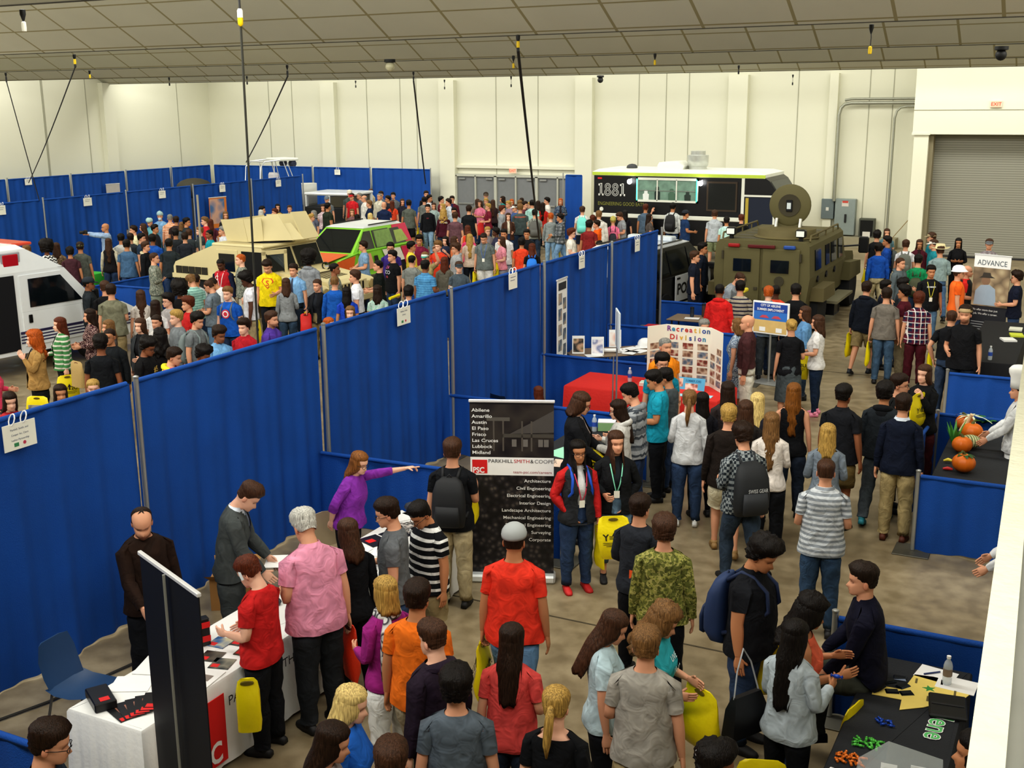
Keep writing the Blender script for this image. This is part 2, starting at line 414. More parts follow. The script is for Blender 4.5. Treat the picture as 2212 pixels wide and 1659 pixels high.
def face_grid():
    G=HG0.copy(); tint=np.ones((len(HD),NC,3))
    x,z=G[:,:,0],G[:,:,2]; front=(G[:,:,1]<-.02)
    nz=np.interp(z,[1.560,1.572,1.582,1.592,1.605,1.622,1.634],[0,.010,.026,.022,.015,.007,0])
    nw=np.exp(-(x/.0125)**2)*front
    G[:,:,1]-=nz*nw
    es=(np.exp(-((np.abs(x)-.032)/.016)**2)*np.exp(-((z-1.621)/.011)**2))*front
    G[:,:,1]+=.010*es
    br=(np.exp(-((np.abs(x)-.030)/.022)**2)*np.exp(-((z-1.643)/.007)**2))*front
    G[:,:,1]-=.004*br
    ck=(np.exp(-((np.abs(x)-.042)/.018)**2)*np.exp(-((z-1.585)/.018)**2))*front; G[:,:,1]-=.004*ck
    lp=(np.exp(-(x/.024)**2)*np.exp(-((z-1.5565)/.008)**2))*front; G[:,:,1]-=.005*lp
    mo=(np.exp(-(x/.026)**4)*np.exp(-((z-1.557)/.0055)**2))*front
    cn=(np.exp(-(x/.02)**2)*np.exp(-((z-1.527)/.01)**2))*front; G[:,:,1]-=.004*cn
    tint*=1-mo[:,:,None]*np.array([.28,.55,.5])
    ey=(np.exp(-((np.abs(x)-.032)/.013)**4)*np.exp(-((z-1.6225)/.0055)**4))*front
    tint*=1-ey[:,:,None]*np.array([.80,.86,.85])
    bw=(np.exp(-((np.abs(x)-.031)/.021)**4)*np.exp(-((z-1.643)/.0055)**4))*front
    tint*=1-bw[:,:,None]*np.array([.55,.65,.65])
    ns=(np.exp(-((np.abs(x)-.009)/.005)**2)*np.exp(-((z-1.571)/.004)**2))*front; tint*=1-ns[:,:,None]*.45
    tint*=1-.10*es[:,:,None]
    return G,tint
FG,FT=face_grid()
def hand_geo(J,d,e1,e2n,curl=.5,kind='r',k=1.0):
    """palm and five fingers in rest arm space; e1 = thumb side (front), n = palm normal (towards the body)"""
    n=e2n; V=[];F=[]; P=J+d*.535
    def add(vs,fs):
        b=len(V); V.extend(vs); F.extend([tuple(i+b for i in f) for f in fs])
    def ring(c,w,t,m=10): return [c+e1*(math.cos(2*PI*j/m)*w)+n*(math.sin(2*PI*j/m)*t) for j in range(m)]
    def loftp(rs):
        m=len(rs[0]); vs=[p for r in rs for p in r]; fs=[(i*m+j,i*m+(j+1)%m,(i+1)*m+(j+1)%m,(i+1)*m+j) for i in range(len(rs)-1) for j in range(m)]
        fs.append(tuple((len(rs)-1)*m+j for j in range(m))); add(vs,fs)
    loftp([ring(P-d*.01,.024,.019),ring(P+d*.02,.031,.018),ring(P+d*.05,.041,.016),ring(P+d*.085,.043,.014),ring(P+d*.098,.036,.009)])
    fing=[(.031,.072,curl),(.011,.081,curl),(-.010,.076,curl),(-.030,.058,curl)]
    if kind=='o': fing=[(.031,.074,.05),(.011,.08,1.15),(-.010,.074,1.2),(-.030,.058,1.2)]
    def finger(b,dr,bend,ln,c_,r0,m=6):
        p=b; rs=[]; dd=dr
        def rg(p,dd,r):
            s_=np.cross(dd,bend); s_/=np.linalg.norm(s_); t_=np.cross(s_,dd); return [p+s_*(math.cos(2*PI*j/m)*r)+t_*(math.sin(2*PI*j/m)*r) for j in range(m)]
        rs.append(rg(p-dd*.014,dd,r0)); a=0
        for fr,rr in ((.45,.95),(.3,.86),(.25,.62)):
            a_=c_*.9; ax=np.cross(dd,bend); ax/=np.linalg.norm(ax)
            dd=dd*math.cos(a_)+np.cross(ax,dd)*math.sin(a_); bend=bend*math.cos(a_)+np.cross(ax,bend)*math.sin(a_)
            rs.append(rg(p+dd*ln*fr*.08,dd,r0)); p=p+dd*ln*fr; rs.append(rg(p,dd,r0*rr))
        loftp(rs)
    for off,ln,cu in fing: finger(P+d*.092+e1*off,d,n,ln,cu*.55,.0092)
    td=(d*.72+e1*.62+n*.32); td/=np.linalg.norm(td)
    bn=(n*.7-e1*.7); finger(P+d*.03+e1*.030,td,bn/np.linalg.norm(bn),.062,curl*.35,.0108)
    return [p*1 for p in V],F
RC={}
def rest(*a,**k):
    kk=(a,tuple(sorted(k.items())))
    if kk not in RC: RC[kk]=build_rest(*a,**k)
    return RC[kk]
def rotx(t): c,s=math.cos(t),math.sin(t); return np.array([[1,0,0],[0,c,-s],[0,s,c]])
def roty(t): c,s=math.cos(t),math.sin(t); return np.array([[c,0,s],[0,1,0],[-s,0,c]])
def rotz(t): c,s=math.cos(t),math.sin(t); return np.array([[c,-s,0],[s,c,0],[0,0,1]])
def rotab(a,b):
    a=np.array(a,float)/np.linalg.norm(a); b=np.array(b,float)/np.linalg.norm(b); v=np.cross(a,b); c=a@b
    if c<-.9999: return rotx(PI)
    K=np.array([[0,-v[2],v[1]],[v[2],0,-v[0]],[-v[1],v[0],0]]); return np.eye(3)+K+K@K/(1+c)
def T4(Rm,piv,new=None):
    M=np.eye(4); M[:3,:3]=Rm; M[:3,3]=(piv if new is None else new)-Rm@piv; return M
# arm presets: upper-arm and fore-arm directions (x outwards, -y ahead)
ARMS={'d':((.20,.05,-1),(.10,-.12,-1)),'w':((.2,-.28,-1),(.1,-.5,-1)),'e':((.2,.32,-1),(.12,.1,-1)),'f':((.22,.02,-1),(-.3,-1,-.12)),'g':((.18,-.1,-1),(-.15,-1,.25)),
 'c':((.28,-.18,-1),(-1,-.42,.05)),'p':((.25,-.25,-1),(-.35,-.75,.75)),'r':((.7,-.5,.55),(-.25,-.3,1)),'o':((.62,-.62,.22),(.55,-.75,.30)),'k':((.5,.35,-1),(-.25,-.35,-1)),
 'h':((.18,-.12,-1),(.02,-.30,-1)),'b':((.35,.22,-1),(-.3,.1,-1)),'j':((.4,.1,-1),(-.55,-.4,-.75)),'x':((.35,-.3,-1),(-.55,-.6,.9)),'t':((.12,-.5,-1),(-.1,-.8,-.62)),'s':((.2,-.2,-1),(-.1,-.85,-.42)),
 'u':((.12,-.40,-1),(-.38,-.5,1)),'y':((.35,-.9,.1),(-.1,-1,.2))}
LEGS={'s':((.05,-.01,-1),(.02,.04,-1)),'w':((.04,-.36,-1),(.02,.05,-1)),'v':((.04,.26,-1),(.02,.52,-1)),'b':((.09,.0,-1),(.04,.05,-1)),'q':((.18,-1,-.06),(.03,.05,-1)),'c':((-.02,-.10,-1),(-.04,.05,-1))}
def pose_mats(sex,aL='d',aR='d',legs='ss',lean=0.0,hp=0.0,hy=0.0,tw=0.0,side=0.0):
    M={}
    pel=np.eye(4); M['pel']=pel
    sp=np.array([0,.01,1.05]); ch=T4(rotz(R(tw))@rotx(R(lean))@roty(R(side)),sp); M['chest']=ch
    nk=np.array([0,.018,1.49]); hd=T4(rotz(R(hy))@rotx(R(hp)),nk); M['head']=ch@hd
    def mv(v,sg): return np.array([v[0]*sg,v[1],v[2]],float)
    for side_,sg,pr in (('L',1,aL),('R',-1,aR)):
        U,Fo=ARMS[pr]; J=SJ*[sg,1,1]
        if sex=='f': J=J-np.array([.017*sg,0,.003])
        d=AD*[sg,1,1]
        Ru=rotab(d,mv(U,sg)); Mu=ch@T4(Ru,J)
        E=J+d*UAL
        # forearm: local rotation after upper
        Rf=rotab(Ru@d,mv(Fo,sg))@Ru
        En=J+Ru@(d*UAL); Mf=np.eye(4); Mf[:3,:3]=Rf; Mf[:3,3]=En-Rf@E; Mf=ch@Mf
        M['u'+side_]=Mu; M['f'+side_]=Mf
        T_,S_=LEGS[legs[0 if side_=='L' else 1]]
        H=np.array([.088*sg,.012,.88]); K=np.array([.092*sg,.006,.49])
        d0=K-H; Rt=rotab(d0,mv(T_,sg)); M['t'+side_]=T4(Rt,H)
        Kn=H+Rt@d0; d1=np.array([.098*sg,.02,.085])-K; Rs=rotab(d1,mv(S_,sg)); Ms=np.eye(4); Ms[:3,:3]=Rs; Ms[:3,3]=Kn-Rs@K; M['s'+side_]=Ms
    return M
def lbs(V,W,M):
    V=np.asarray(V); W=np.asarray(W); Ms=np.array([M[b] for b in BN])
    B=np.einsum('vb,bij->vij',W,Ms); return np.einsum('vij,vj->vi',B[:,:3,:3],V)+B[:,:3,3]
def xf(M,V): V=np.asarray(V,float); return V@M[:3,:3].T+M[:3,3]
def npmesh(name,V,F,mats,parent=None,tint=None,mi=None,smooth=True):
    me=bpy.data.meshes.new(name); V=np.asarray(V,np.float32)
    lens=np.array([len(f) for f in F],np.int32); li=np.fromiter((i for f in F for i in f),np.int32)
    me.vertices.add(len(V)); me.vertices.foreach_set('co',V.ravel()); me.loops.add(len(li)); me.loops.foreach_set('vertex_index',li)
    me.polygons.add(len(F)); st=np.zeros(len(F),np.int32); st[1:]=np.cumsum(lens)[:-1]; me.polygons.foreach_set('loop_start',st)
    me.update(calc_edges=True)
    if smooth: me.polygons.foreach_set('use_smooth',np.ones(len(F),bool))
    for m in (mats if isinstance(mats,(list,tuple)) else [mats]): me.materials.append(m)
    if mi is not None: me.polygons.foreach_set('material_index',np.asarray(mi,np.int32))
    if tint is not None:
        a=me.color_attributes.new('tint','FLOAT_COLOR','POINT'); t=np.ones((len(V),4),np.float32); t[:,:3]=tint; a.data.foreach_set('color',t.ravel())
    me.validate(); me.update()
    o=bpy.data.objects.new(name,me); link(o,parent); return o
def compact(V,F,W=None):
    used=sorted({i for f in F for i in f}); mp={u:i for i,u in enumerate(used)}
    V2=[V[u] for u in used]; F2=[tuple(mp[i] for i in f) for f in F]
    return V2,F2,([W[u] for u in used] if W is not None else None)
SKIN={'1':'e6b49a','2':'d79f80','3':'bd845f','4':'8f5c40','5':'5a3828','0':'eec2ae'}
def hairline(th,z):
    """coverage 0..1 for head angle th (front = -pi/2) and height"""
    fr=(1-np.sin(th))/2   # 1 at the front
    zl=np.where(fr>.80,1.690,np.where(fr>.55,1.690-(0.80-fr)/.25*.055,1.625-(.55-fr)/.55*.075))
    return sms(-.006,.010,z-zl),zl
def hgrid():
    return HG0
def hair_cap(th_=.02,top=.02,jit=.004,curl=0.0,front=0.0,side=1.0,back=None,seed=0,bald=0.0):
    G=hgrid().copy(); rs=np.random.RandomState(seed)
    nrm=G-np.array([0,.004,1.635]); nrm/=np.linalg.norm(nrm,axis=2)[:,:,None]
    z=G[:,:,2]; TH=np.broadcast_to(HTH,(len(HD),NC)); cov,zl=hairline(TH,z)
    if bald==-1:
        fr=(1-np.sin(TH))/2; ax_=np.abs(G[:,:,0]); cov=cov*(1-sms(.38,.52,fr)*sms(1.66,1.675,z)*np.where((ax_<.018)&(fr<.93),.25,1.0))
    if bald>0:
        fr=(1-np.sin(TH))/2; cov=cov*np.where(fr>.35,1-sms(1.655,1.675,z),1-bald*sms(1.67,1.70,z))
    t=th_*side+top*sms(1.64,1.74,z)+front*sms(1.66,1.70,z)*((1-np.sin(TH))/2)**3
    j=rs.rand(len(HD),NC)-.5
    t=t+jit*j*2+curl*(rs.rand(len(HD),NC)-.5)
    G=G+nrm*(cov*np.maximum(t,.004)-(1-cov)*.008)[:,:,None]
    i0=5; V=G[i0:].reshape(-1,3); nr=len(HD)-i0
    F=[(i*NC+j,i*NC+(j+1)%NC,(i+1)*NC+(j+1)%NC,(i+1)*NC+j) for i in range(nr-1) for j in range(NC)]
    F.append(tuple((nr-1)*NC+j for j in range(NC)))
    return V,F
def hair_long(length=.35,wave=0.0,part=.42,vol=.012,seed=0,fwd=False,tip=.7):
    """curtain of hair: columns round the head except the face, rows from the crown down"""
    rs=np.random.RandomState(seed); nc=27; half=PI*(1-part*.42)
    als=np.linspace(-half,half,nc)      # 0 = back
    zz=[1.752,1.748,1.738,1.722,1.70,1.675,1.645,1.615,1.58]; z=1.58
    while z>1.58-length: z-=.035; zz.append(z)
    rows=[]
    ph=rs.rand(nc)*.6
    for r_,z in enumerate(zz):
        u=max(0,(1.58-z)); row=[]
        for q,al in enumerate(als):
            sx,sy=math.sin(al),math.cos(al)
            zc=max(z,1.60)
            k=math.sqrt(max(0.0,1-((zc-1.635)/.1175)**2)) if zc>1.635 else 1.0
            hw=.0775*k+vol; hb=.1*k+vol; hf=.088*k+vol
            x=sx*hw; y=(.0+sy*hb) if sy>0 else sy*hf*.80
            if r_<2: x*=.5 if r_ else .12; y=y*(.5 if r_ else .12)
            fl=min(1,u/.12)
            # below the jaw: hang over back / shoulders
            if al*al<(1.75)**2 or not fwd:
                x*=1+.10*fl-.20*min(1,u/.4)*(1-abs(sx)*.3); y=y*(1-fl*.15)+fl*(.055+.045*min(1,u/.12)*abs(sy) if sy<.3 else .035)
            else:
                y=y-fl*(.045+.02*min(1,u/.3)); x*=1-.12*fl
            w_=wave*math.sin(u*42+ph[q]*9)*fl if wave else 0
            rr=1+.05*math.sin(q*2.4)*fl
            x=x*rr+w_*sx; y=y+w_*sy+(.006*math.sin(q*3.1+ph[q]*3))*fl
            tp=(z-zz[-1])/max(.001,1.6-zz[-1]); x*=tip+(1-tip)*min(1,max(0,tp)*3.) if u>0 else 1
            row.append((x,y,z+(.012*math.sin(q*5.3+seed) if r_>=len(zz)-2 else 0)))
        rows.append(row)
    V=[p for r in rows for p in r]; m=nc
    F=[(i*m+j,(i+1)*m+j,(i+1)*m+j+1,i*m+j+1) for i in range(len(rows)-1) for j in range(m-1)]
    # inner tip fold
    b=len(V)-m; k=len(V)
    V+=[(x*.86,y*.86,z+.03) for x,y,z in rows[-1]]; F+=[(b+j,k+j,k+j+1,b+j+1) for j in range(m-1)]
    return np.array(V),F
def tube_np(pts,rad,n=10,flat=1.0):
    mb=MB(); mb.tube(pts,rad,n); return np.array([tuple(v) for v in mb.v]),mb.f
def merge(parts):
    V=[];F=[]
    for v,f in parts:
        b=len(V); V+=[tuple(p) for p in v]; F+=[tuple(i+b for i in t) for t in f]
    return np.array(V),F
def make_hair(style,seed):
    st=style
    if st=='s': return hair_cap(.014,.018,.004,front=.006,seed=seed)
    if st=='z': return hair_cap(.005,.006,.001,seed=seed)
    if st=='m': return hair_cap(.024,.024,.007,front=.012,seed=seed)
    if st=='q': return hair_cap(.006,.022,.004,front=.016,seed=seed)
    if st=='b': return hair_cap(.008,.0,.001,seed=seed,bald=.95)
    if st=='o': return hair_cap(.007,.006,.001,seed=seed,bald=-1)
    if st=='c': return hair_cap(.05,.045,.008,curl=.02,seed=seed)
    if st=='a': return hair_cap(.085,.07,.010,curl=.025,seed=seed)
    if st=='y': return hair_cap(.028,.034,.010,curl=.018,front=.012,seed=seed)
    cap=hair_cap(.012,.010,.002,seed=seed)
    if st=='l': return merge([cap,hair_long(.36,0,seed=seed)])
    if st=='L': return merge([cap,hair_long(.46,.006,seed=seed,vol=.018)])
    if st=='f': return merge([cap,hair_long(.36,.004,seed=seed,fwd=True)])
    if st=='w': return merge([hair_cap(.018,.014,.006,seed=seed),hair_long(.30,.020,seed=seed,vol=.026,fwd=True,tip=1.0)])
    if st=='W': return merge([hair_cap(.03,.02,.01,curl=.012,seed=seed),hair_long(.26,.026,seed=seed,vol=.045,tip=1.05)])
    if st=='k': return merge([cap,hair_long(.10,.006,seed=seed,vol=.020,tip=.95)])
    if st=='j': return merge([cap,hair_long(.19,.006,seed=seed,vol=.018,tip=.9)])
    if st=='p':
        t=tube_np([(0,.09,1.665),(0,.135,1.665),(0,.155,1.62),(.01,.15,1.52),(.02,.14,1.42),(.02,.135,1.33)],[.02,.022,.03,.032,.026,.006]); return merge([cap,t])
    if st=='u':
        mb=MB(); mb.ball((0,.105,1.68),(.045,.04,.045),12,8,jit=.15); return merge([cap,(mb.v,mb.f)])
    return cap
HOODED='H'
def torso_pt(rg,x,z,front=True,off=.004):
    a=np.interp(z,TZ,rg.a); b=np.interp(z,TZ,rg.b); c=np.interp(z,TZ,rg.c)
    q=min(.98,abs(x)/a); y=b*(1-q**(2/.86))**(.86/2)
    bust=0
    if rg.sex=='f' and front: bust=.022*math.exp(-((z-1.235)/.06)**2)*math.exp(-((abs(x)-.07)/.05)**2)
    return np.array([x,(c-y-bust-off) if front else (c+y+off),z])
def chest_w(z):
    w=np.zeros(len(BN)); ch=sms(.98,1.16,z); w[0]=1-ch; w[1]=ch; return w
PCOUNT=[0]; PEOPLE=[]
def person(pos,yaw,h=1.75,sex='m',fat=1.0,skin='2',hair='s',hc='1c120c',top=None,bot=None,shoe='1a1a1c',pose=None,label='',group=None,beard=None,glasses=False,cap=None,extra=(),handk='rr',seat=None):
    """top=(kind,pat,c1,c2,opts) bot=(kind,c)"""
    PCOUNT[0]+=1; seed=PCOUNT[0]; k=h/1.752
    ps=dict(aL='d',aR='d',legs='ss',lean=0,hp=0,hy=0,tw=0,side=0); ps.update(pose or {})
    M=pose_mats(sex,**ps); bd=rest(sex,fat)
    # ----- body -----
    V=[np.array(v_) for v_ in bd.V]; W=list(bd.W)
    if top:
        for i_ in range(len(TZ)):
            z_=TZ[i_]; g_=.10*(1-sms(1.36,1.43,z_)) if top[0]!='K' else .06*(1-sms(1.3,1.38,z_))
            for v_ in bd.TI[i_]: V[v_][0]*=1-g_*.7; V[v_][1]=bd.c[i_]+(V[v_][1]-bd.c[i_])*(1-g_)
        se={'t':4,'P':4,'K':0,'D':3}.get(top[0],12)
        for s_ in 'LR':
            rows,J,d,e1,e2=bd.armI[s_]
            for r_ in range(1,max(1,se)):
                kk=.84 if r_<se-1 else .95
                if r_<len(rows):
                    cen=np.mean([bd.V[v_] for v_ in rows[r_]],0)
                    for v_ in rows[r_]: V[v_]=cen+(V[v_]-cen)*kk
            if se>0:
                for v_ in rows[0]: V[v_]=V[v_]-(d*.0)+(-e2*0)+np.array([0,0,-.012])
    F=[f for _,f in bd.F['torso']]+[f for _,f in bd.F['arm']]+[f for _,f in bd.F['leg']]
    tint=[np.ones(3)]*len(V)
    hb=len(V); HV=FG.reshape(-1,3); V+=list(HV); tn=FT.copy()
    if beard is not None:
        z=FG[:,:,2]; y=FG[:,:,1]; cov=(sms(1.575,1.555,z)*(y<.03)); x=FG[:,:,0]
        cov=np.maximum(cov,np.exp(-((z-1.566)/.004)**2)*np.exp(-(x/.026)**4)*(y<0)); lips=np.exp(-(x/.02)**4)*np.exp(-((z-1.557)/.004)**2)*(y<0)
        cov=np.clip(cov-lips,0,1)*beard; tn=tn*(1-cov[:,:,None]*np.array([.72,.76,.78]))
    tint+=list(tn.reshape(-1,3)); w=np.zeros(len(BN)); w[2]=1; wn=np.zeros(len(BN)); wn[2]=.65; wn[1]=.35
    W+=[wn]*NC+[w]*(len(HV)-NC)
    F+=[(hb+i*NC+j,hb+i*NC+(j+1)%NC,hb+(i+1)*NC+(j+1)%NC,hb+(i+1)*NC+j) for i in range(len(HD)-1) for j in range(NC)]+[tuple(hb+(len(HD)-1)*NC+j for j in range(NC))]
    tI=bd.TI[-1]; F+=[(tI[j],tI[(j+1)%NC],hb+(j+1)%NC,hb+j) for j in range(NC)]
    for sg in (1,-1):   # ears
        mb=MB(); mb.ball((0,0,0),(.010,.020,.031),8,6); b=len(V)
        V+=[np.array([sg*(.076+v[0]+.25*max(0,v[1])),.012+v[1]*.95,1.613+v[2]]) for v in mb.v]; F+=[tuple(i+b for i in f) for f in mb.f]; W+=[w]*len(mb.v); tint+=[np.array([.95,.82,.8])]*len(mb.v)
    for side in 'LR':   # hands
        rows,J,d,e1,e2=bd.armI[side]; sg=1 if side=='L' else -1
        nrm=np.array([-.766*sg,0,-.643]); hk=handk[0 if side=='L' else 1]
        hv,hf=hand_geo(J,d,e1,nrm,{'r':.45,'f':1.35,'o':.5,'n':.15}.get(hk,.45),hk); b=len(V)
        V+=hv; F+=[tuple(i+b for i in f) for f in hf]; ww=np.zeros(len(BN)); ww[4 if side=='L' else 6]=1; W+=[ww]*len(hv); tint+=[np.ones(3)]*len(hv)
    P=lbs(V,W,M)
    # ----- clothes -----
    out=[]
    def shell(rg,faces,name,mat,mi=None):
        v,f,w_=compact(rg.V,faces,rg.W); v=np.array(v); rs=np.random.RandomState(seed*7+len(name))
        if rg.infl>.008:
            ph=rs.rand(6)*6.28; a_=.0035*rg.wr*(1-.75*sms(1.24,1.36,v[:,2]))*np.where(np.abs(v[:,0])>.22,.55,1.0)*(np.where(v[:,2]>.72,.12,1.0) if name in ('jeans','trousers','shorts','leggings','cropped_jeans') else 1.0)
            if name not in ('jeans','trousers','shorts','leggings','cropped_jeans'): v[:,:2]*=(1+.075*sms(1.06,.90,v[:,2])*(np.abs(v[:,0])<.3))[:,None]
            v[:,0]+=a_*np.sin(v[:,2]*38+v[:,1]*20+ph[0]); v[:,1]+=a_*1.4*np.sin(v[:,2]*27+v[:,0]*33+ph[1]); v[:,2]+=a_*.6*np.sin(v[:,0]*40+ph[2])
        p=lbs(v,w_,M); out.append((name,p,f,mat) if mi is None else (name,p,f,mat,mi)); return p
    tk='t'; opts=''
    loose_hem=.84
    if top:
        tk=top[0]; fitted=(sex=='f' and tk in 'tKLD'); ofull=top[4] if len(top)>4 else ''; opts=ofull.split('/')[0].split('#')[0].split('@')[0]
        infl={'t':.012,'P':.013,'L':.013,'H':.026,'J':.024,'S':.020,'K':.010,'D':.012,'C':.022}[tk]
        loose={'t':.75,'P':.85,'L':.7,'H':.8,'J':.75,'S':.6,'K':.4,'D':.3,'C':.9}[tk]
        if fitted: loose*=.35
        if 'b' in opts: loose=1.0
        slv={'t':.016,'P':.017,'K':.0,'D':.012}.get(tk,.014 if tk in 'LC' else .02)
        rg=rest(sex,fat,infl=infl,loose=loose,sl=slv); rg.infl=infl; rg.wr=1.3 if loose>.5 else .8
        send={'t':4,'P':4,'K':0,'D':3}.get(tk,12)
        if 'q' in opts: send=8
        if '3' in opts: send=3
        tuck='i' in opts
        lo=3 if tuck else (1 if 'c' in opts else 0)
        hi=14
        if 'v' in opts: hi=13
        if 'n' in opts or tk=='K': hi=12
        fc=[f for i,f in rg.F['torso'] if lo<=i<hi]+[f for i,f in rg.F['arm'] if i<send]
        # hem and cuffs folded in for thickness
        rgV=list(rg.V); rgW=list(rg.W)
        tmp=Rig(); tmp.V=rgV; tmp.W=rgW; tmp.infl=infl; tmp.wr=rg.wr
        def fold(loop,cen,kk=.93,dz=.012):
            m=len(loop); b=len(rgV)
            for vi in loop: rgV.append(np.array(rgV[vi])); rgW.append(rgW[vi])
            for vi in loop: rgV.append(cen+(rgV[vi]-cen)*kk+np.array([0,0,dz])); rgW.append(rgW[vi])
            return [(b+(j+1)%m,b+j,b+m+j,b+m+(j+1)%m) for j in range(m)]
        lp=list(rg.TI[lo]); fc=fc+fold(lp,np.mean([rgV[i] for i in lp],0))
        for s_ in 'LR':
            rows=rg.armI[s_][0]
            if 0<send<len(rows): lp=rows[send]; fc=fc+fold(lp,np.mean([rgV[i] for i in lp],0),.86,.01)
        lp=list(rg.TI[hi if hi<15 else 14]); 
        nm={'t':'t_shirt','P':'polo_shirt','L':'shirt','H':'hoodie','J':'jacket','S':'suit_jacket','K':'tank_top','D':'dress','C':'cardigan'}[tk]
        if tk=='L' and 's' in opts: nm='sweater'
        mt=cloth(*top[1:4]) if len(top[1])==1 else cloth(top[1][0],top[2],top[3],1.0,top[1][1:] or None)
        if tk in 'JSC' and 'o' in opts:   # open front shows what is under it
            ctr=int(NC*.75)
            def isopen(f):
                q=np.mean([rg.V[i] for i in f],0); return q[1]<-.02 and abs(q[0])<(.045 if q[2]<1.36 else .05) and q[2]>.6
            fc=[f for f in fc if not (max(f)<len(rg.V) and isopen(f))]
        if '@' in ofull:
            m2=cloth('p',ofull.split('@')[1][:6]); sv={i for s_ in 'LR' for r_ in rg.armI[s_][0][1:] for i in r_}
            shell(tmp,fc,nm,[mt,m2],[1 if sum(i in sv or (i>=len(rg.V) and abs(tmp.V[i][0])>.2) for i in f)>=2 else 0 for f in fc])
        else: shell(tmp,fc,nm,mt)
        if tk in 'JSCP' or tk=='H' or 'u' in opts:
            if 'o' in opts or tk=='S':
                r2=rest(sex,fat,infl=.005,loose=.0,sl=.008); r2.infl=.0; r2.wr=0
                ic=[f for i,f in r2.F['torso'] if 2<=i<14]; shell(r2,ic,'shirt',cloth('p','b9c6dc' if tk=='S' else (ofull.split('/')[1][:6] if '/' in ofull else 'd8d8d4')))
        if tk=='P' or tk=='S' or 'l' in opts:   # collar
            C=[];m=24
            for zz,aa,bb,cc in ((1.468,.078,.070,.016),(1.502,.069,.062,.014),(1.506,.073,.066,.014),(1.470,.094,.084,.016)):
                C.append([(aa*math.cos(2*PI*j/m),cc+bb*math.sin(2*PI*j/m),zz-(.02 if math.sin(2*PI*j/m)<-.7 else 0)) for j in range(m)])
            mb=MB(); mb.loft(C,cap=False); out.append(('collar',xf(M['chest'],mb.v),mb.f,cloth('p','d9e2ee') if 'w' in opts else mt))
        if tk=='H' or 'h' in opts:
            pts=[(.092*math.cos(t),.03+.085*math.sin(t),1.455+.028*math.sin(t)) for t in np.linspace(-.9,PI+.9,13)]; v,f=tube_np(pts,[.015]+[.026+.016*math.sin(t*PI/10) for t in range(11)]+[.015],9)
            mb=MB(); mb.ball((0,.105,1.40),(.085,.04,.075),12,8); v2,f2=merge([(v,f),(mb.v,mb.f)]); out.append(('hood',xf(M['chest'],v2),f2,cloth('p',ofull.split('#')[1][:6]) if '#' in ofull else mt))
        if tk=='D' or 'd' in opts:   # skirt of a dress
            a_=rg.a[0]; sk=[]
            for q,(z,gw) in enumerate(((.86,1.0),(.78,1.08),(.68,1.14),(.58,1.18),(.50,1.22))):
                sk.append([(a_*gw*math.cos(2*PI*j/NC)*(1+.03*math.sin(j*1.7)),.012+rg.b[0]*gw*1.12*math.sin(2*PI*j/NC)*(1+.03*math.sin(j*2.1)),z) for j in range(NC)])
            mb=MB(); mb.loft(sk,cap=False); out.append(('skirt',np.array(mb.v),mb.f,mt))
    if bot:
        bk=bot[0]; pat=bot[2] if len(bot)>2 else 'p'; bm_=cloth(pat,bot[1],bot[3] if len(bot)>3 else '20242c') if pat!='p' else cloth('e' if bk=='j' else 'p',bot[1],'7d8794' if bk=='j' else 'ffffff')
        if bk=='j' : bm_=cloth('e',bot[1],tuple(min(1,x*1.5+.01) for x in hx(bot[1])))
        li,ll,end={'j':(.012,.010,11),'t':(.014,.014,11),'s':(.020,.030,4),'g':(.004,.0,11),'k':(.012,.0,0),'c':(.010,.006,9)}[bk]
        if bk=='k':
            rg=rest(sex,fat,infl=.012); a_,b_=rg.a[3],rg.b[3]; sk=[]; ln=bot[2] if False else .5
            for z,gw in ((1.0,.93),(.94,1.02),(.88,1.12),(.78,1.16),(.66,1.2),(.52,1.26),(.40,1.30)):
                sk.append([(a_*gw*math.cos(2*PI*j/NC)*(1+.03*math.sin(j*1.7)),.012+b_*gw*1.1*math.sin(2*PI*j/NC)*(1+.03*math.sin(j*2.1)),z) for j in range(NC)])
            mb=MB(); mb.loft(sk,cap=False); out.append(('skirt',np.array(mb.v),mb.f,bm_))
        else:
            rg=rest(sex,fat,infl=.007 if bk!='g' else .004,loose=.0,legi=li,legloose=ll); rg.infl=li; rg.wr=1.4 if bk!='g' else .3
            tmp=Rig(); tmp.V=list(rg.V); tmp.W=list(rg.W); tmp.infl=li; tmp.wr=rg.wr
            fc=[f for i,f in rg.F['torso'] if i<5]+[f for i,f in rg.F['leg'] if i<end]
            for s_ in 'LR':
                lp=rg.legI[s_][end if end<12 else 11]; m=len(lp); b=len(tmp.V); cen=np.mean([tmp.V[i] for i in lp],0)
                for vi in lp: tmp.V.append(cen+(tmp.V[vi]-cen)*.88+np.array([0,0,.012])); tmp.W.append(tmp.W[vi])
                fc=fc+[(lp[(j+1)%m],lp[j],b+j,b+(j+1)%m) for j in range(m)]
            shell(tmp,fc,{'j':'jeans','t':'trousers','s':'shorts','g':'leggings','c':'cropped_jeans'}[bk],bm_)
            if bk in 'jt' and top and 'i' in opts:
                C=[[(rest(sex,fat).a[4]*1.06*math.cos(2*PI*j/24)+0,.004+rest(sex,fat).b[4]*1.09*math.sin(2*PI*j/24),z) for j in range(24)] for z in (1.012,1.045)]
                mb=MB(); mb.loft(C,cap=False); out.append(('belt',np.array(mb.v),mb.f,pm('1c1712',.5,name='leather')))
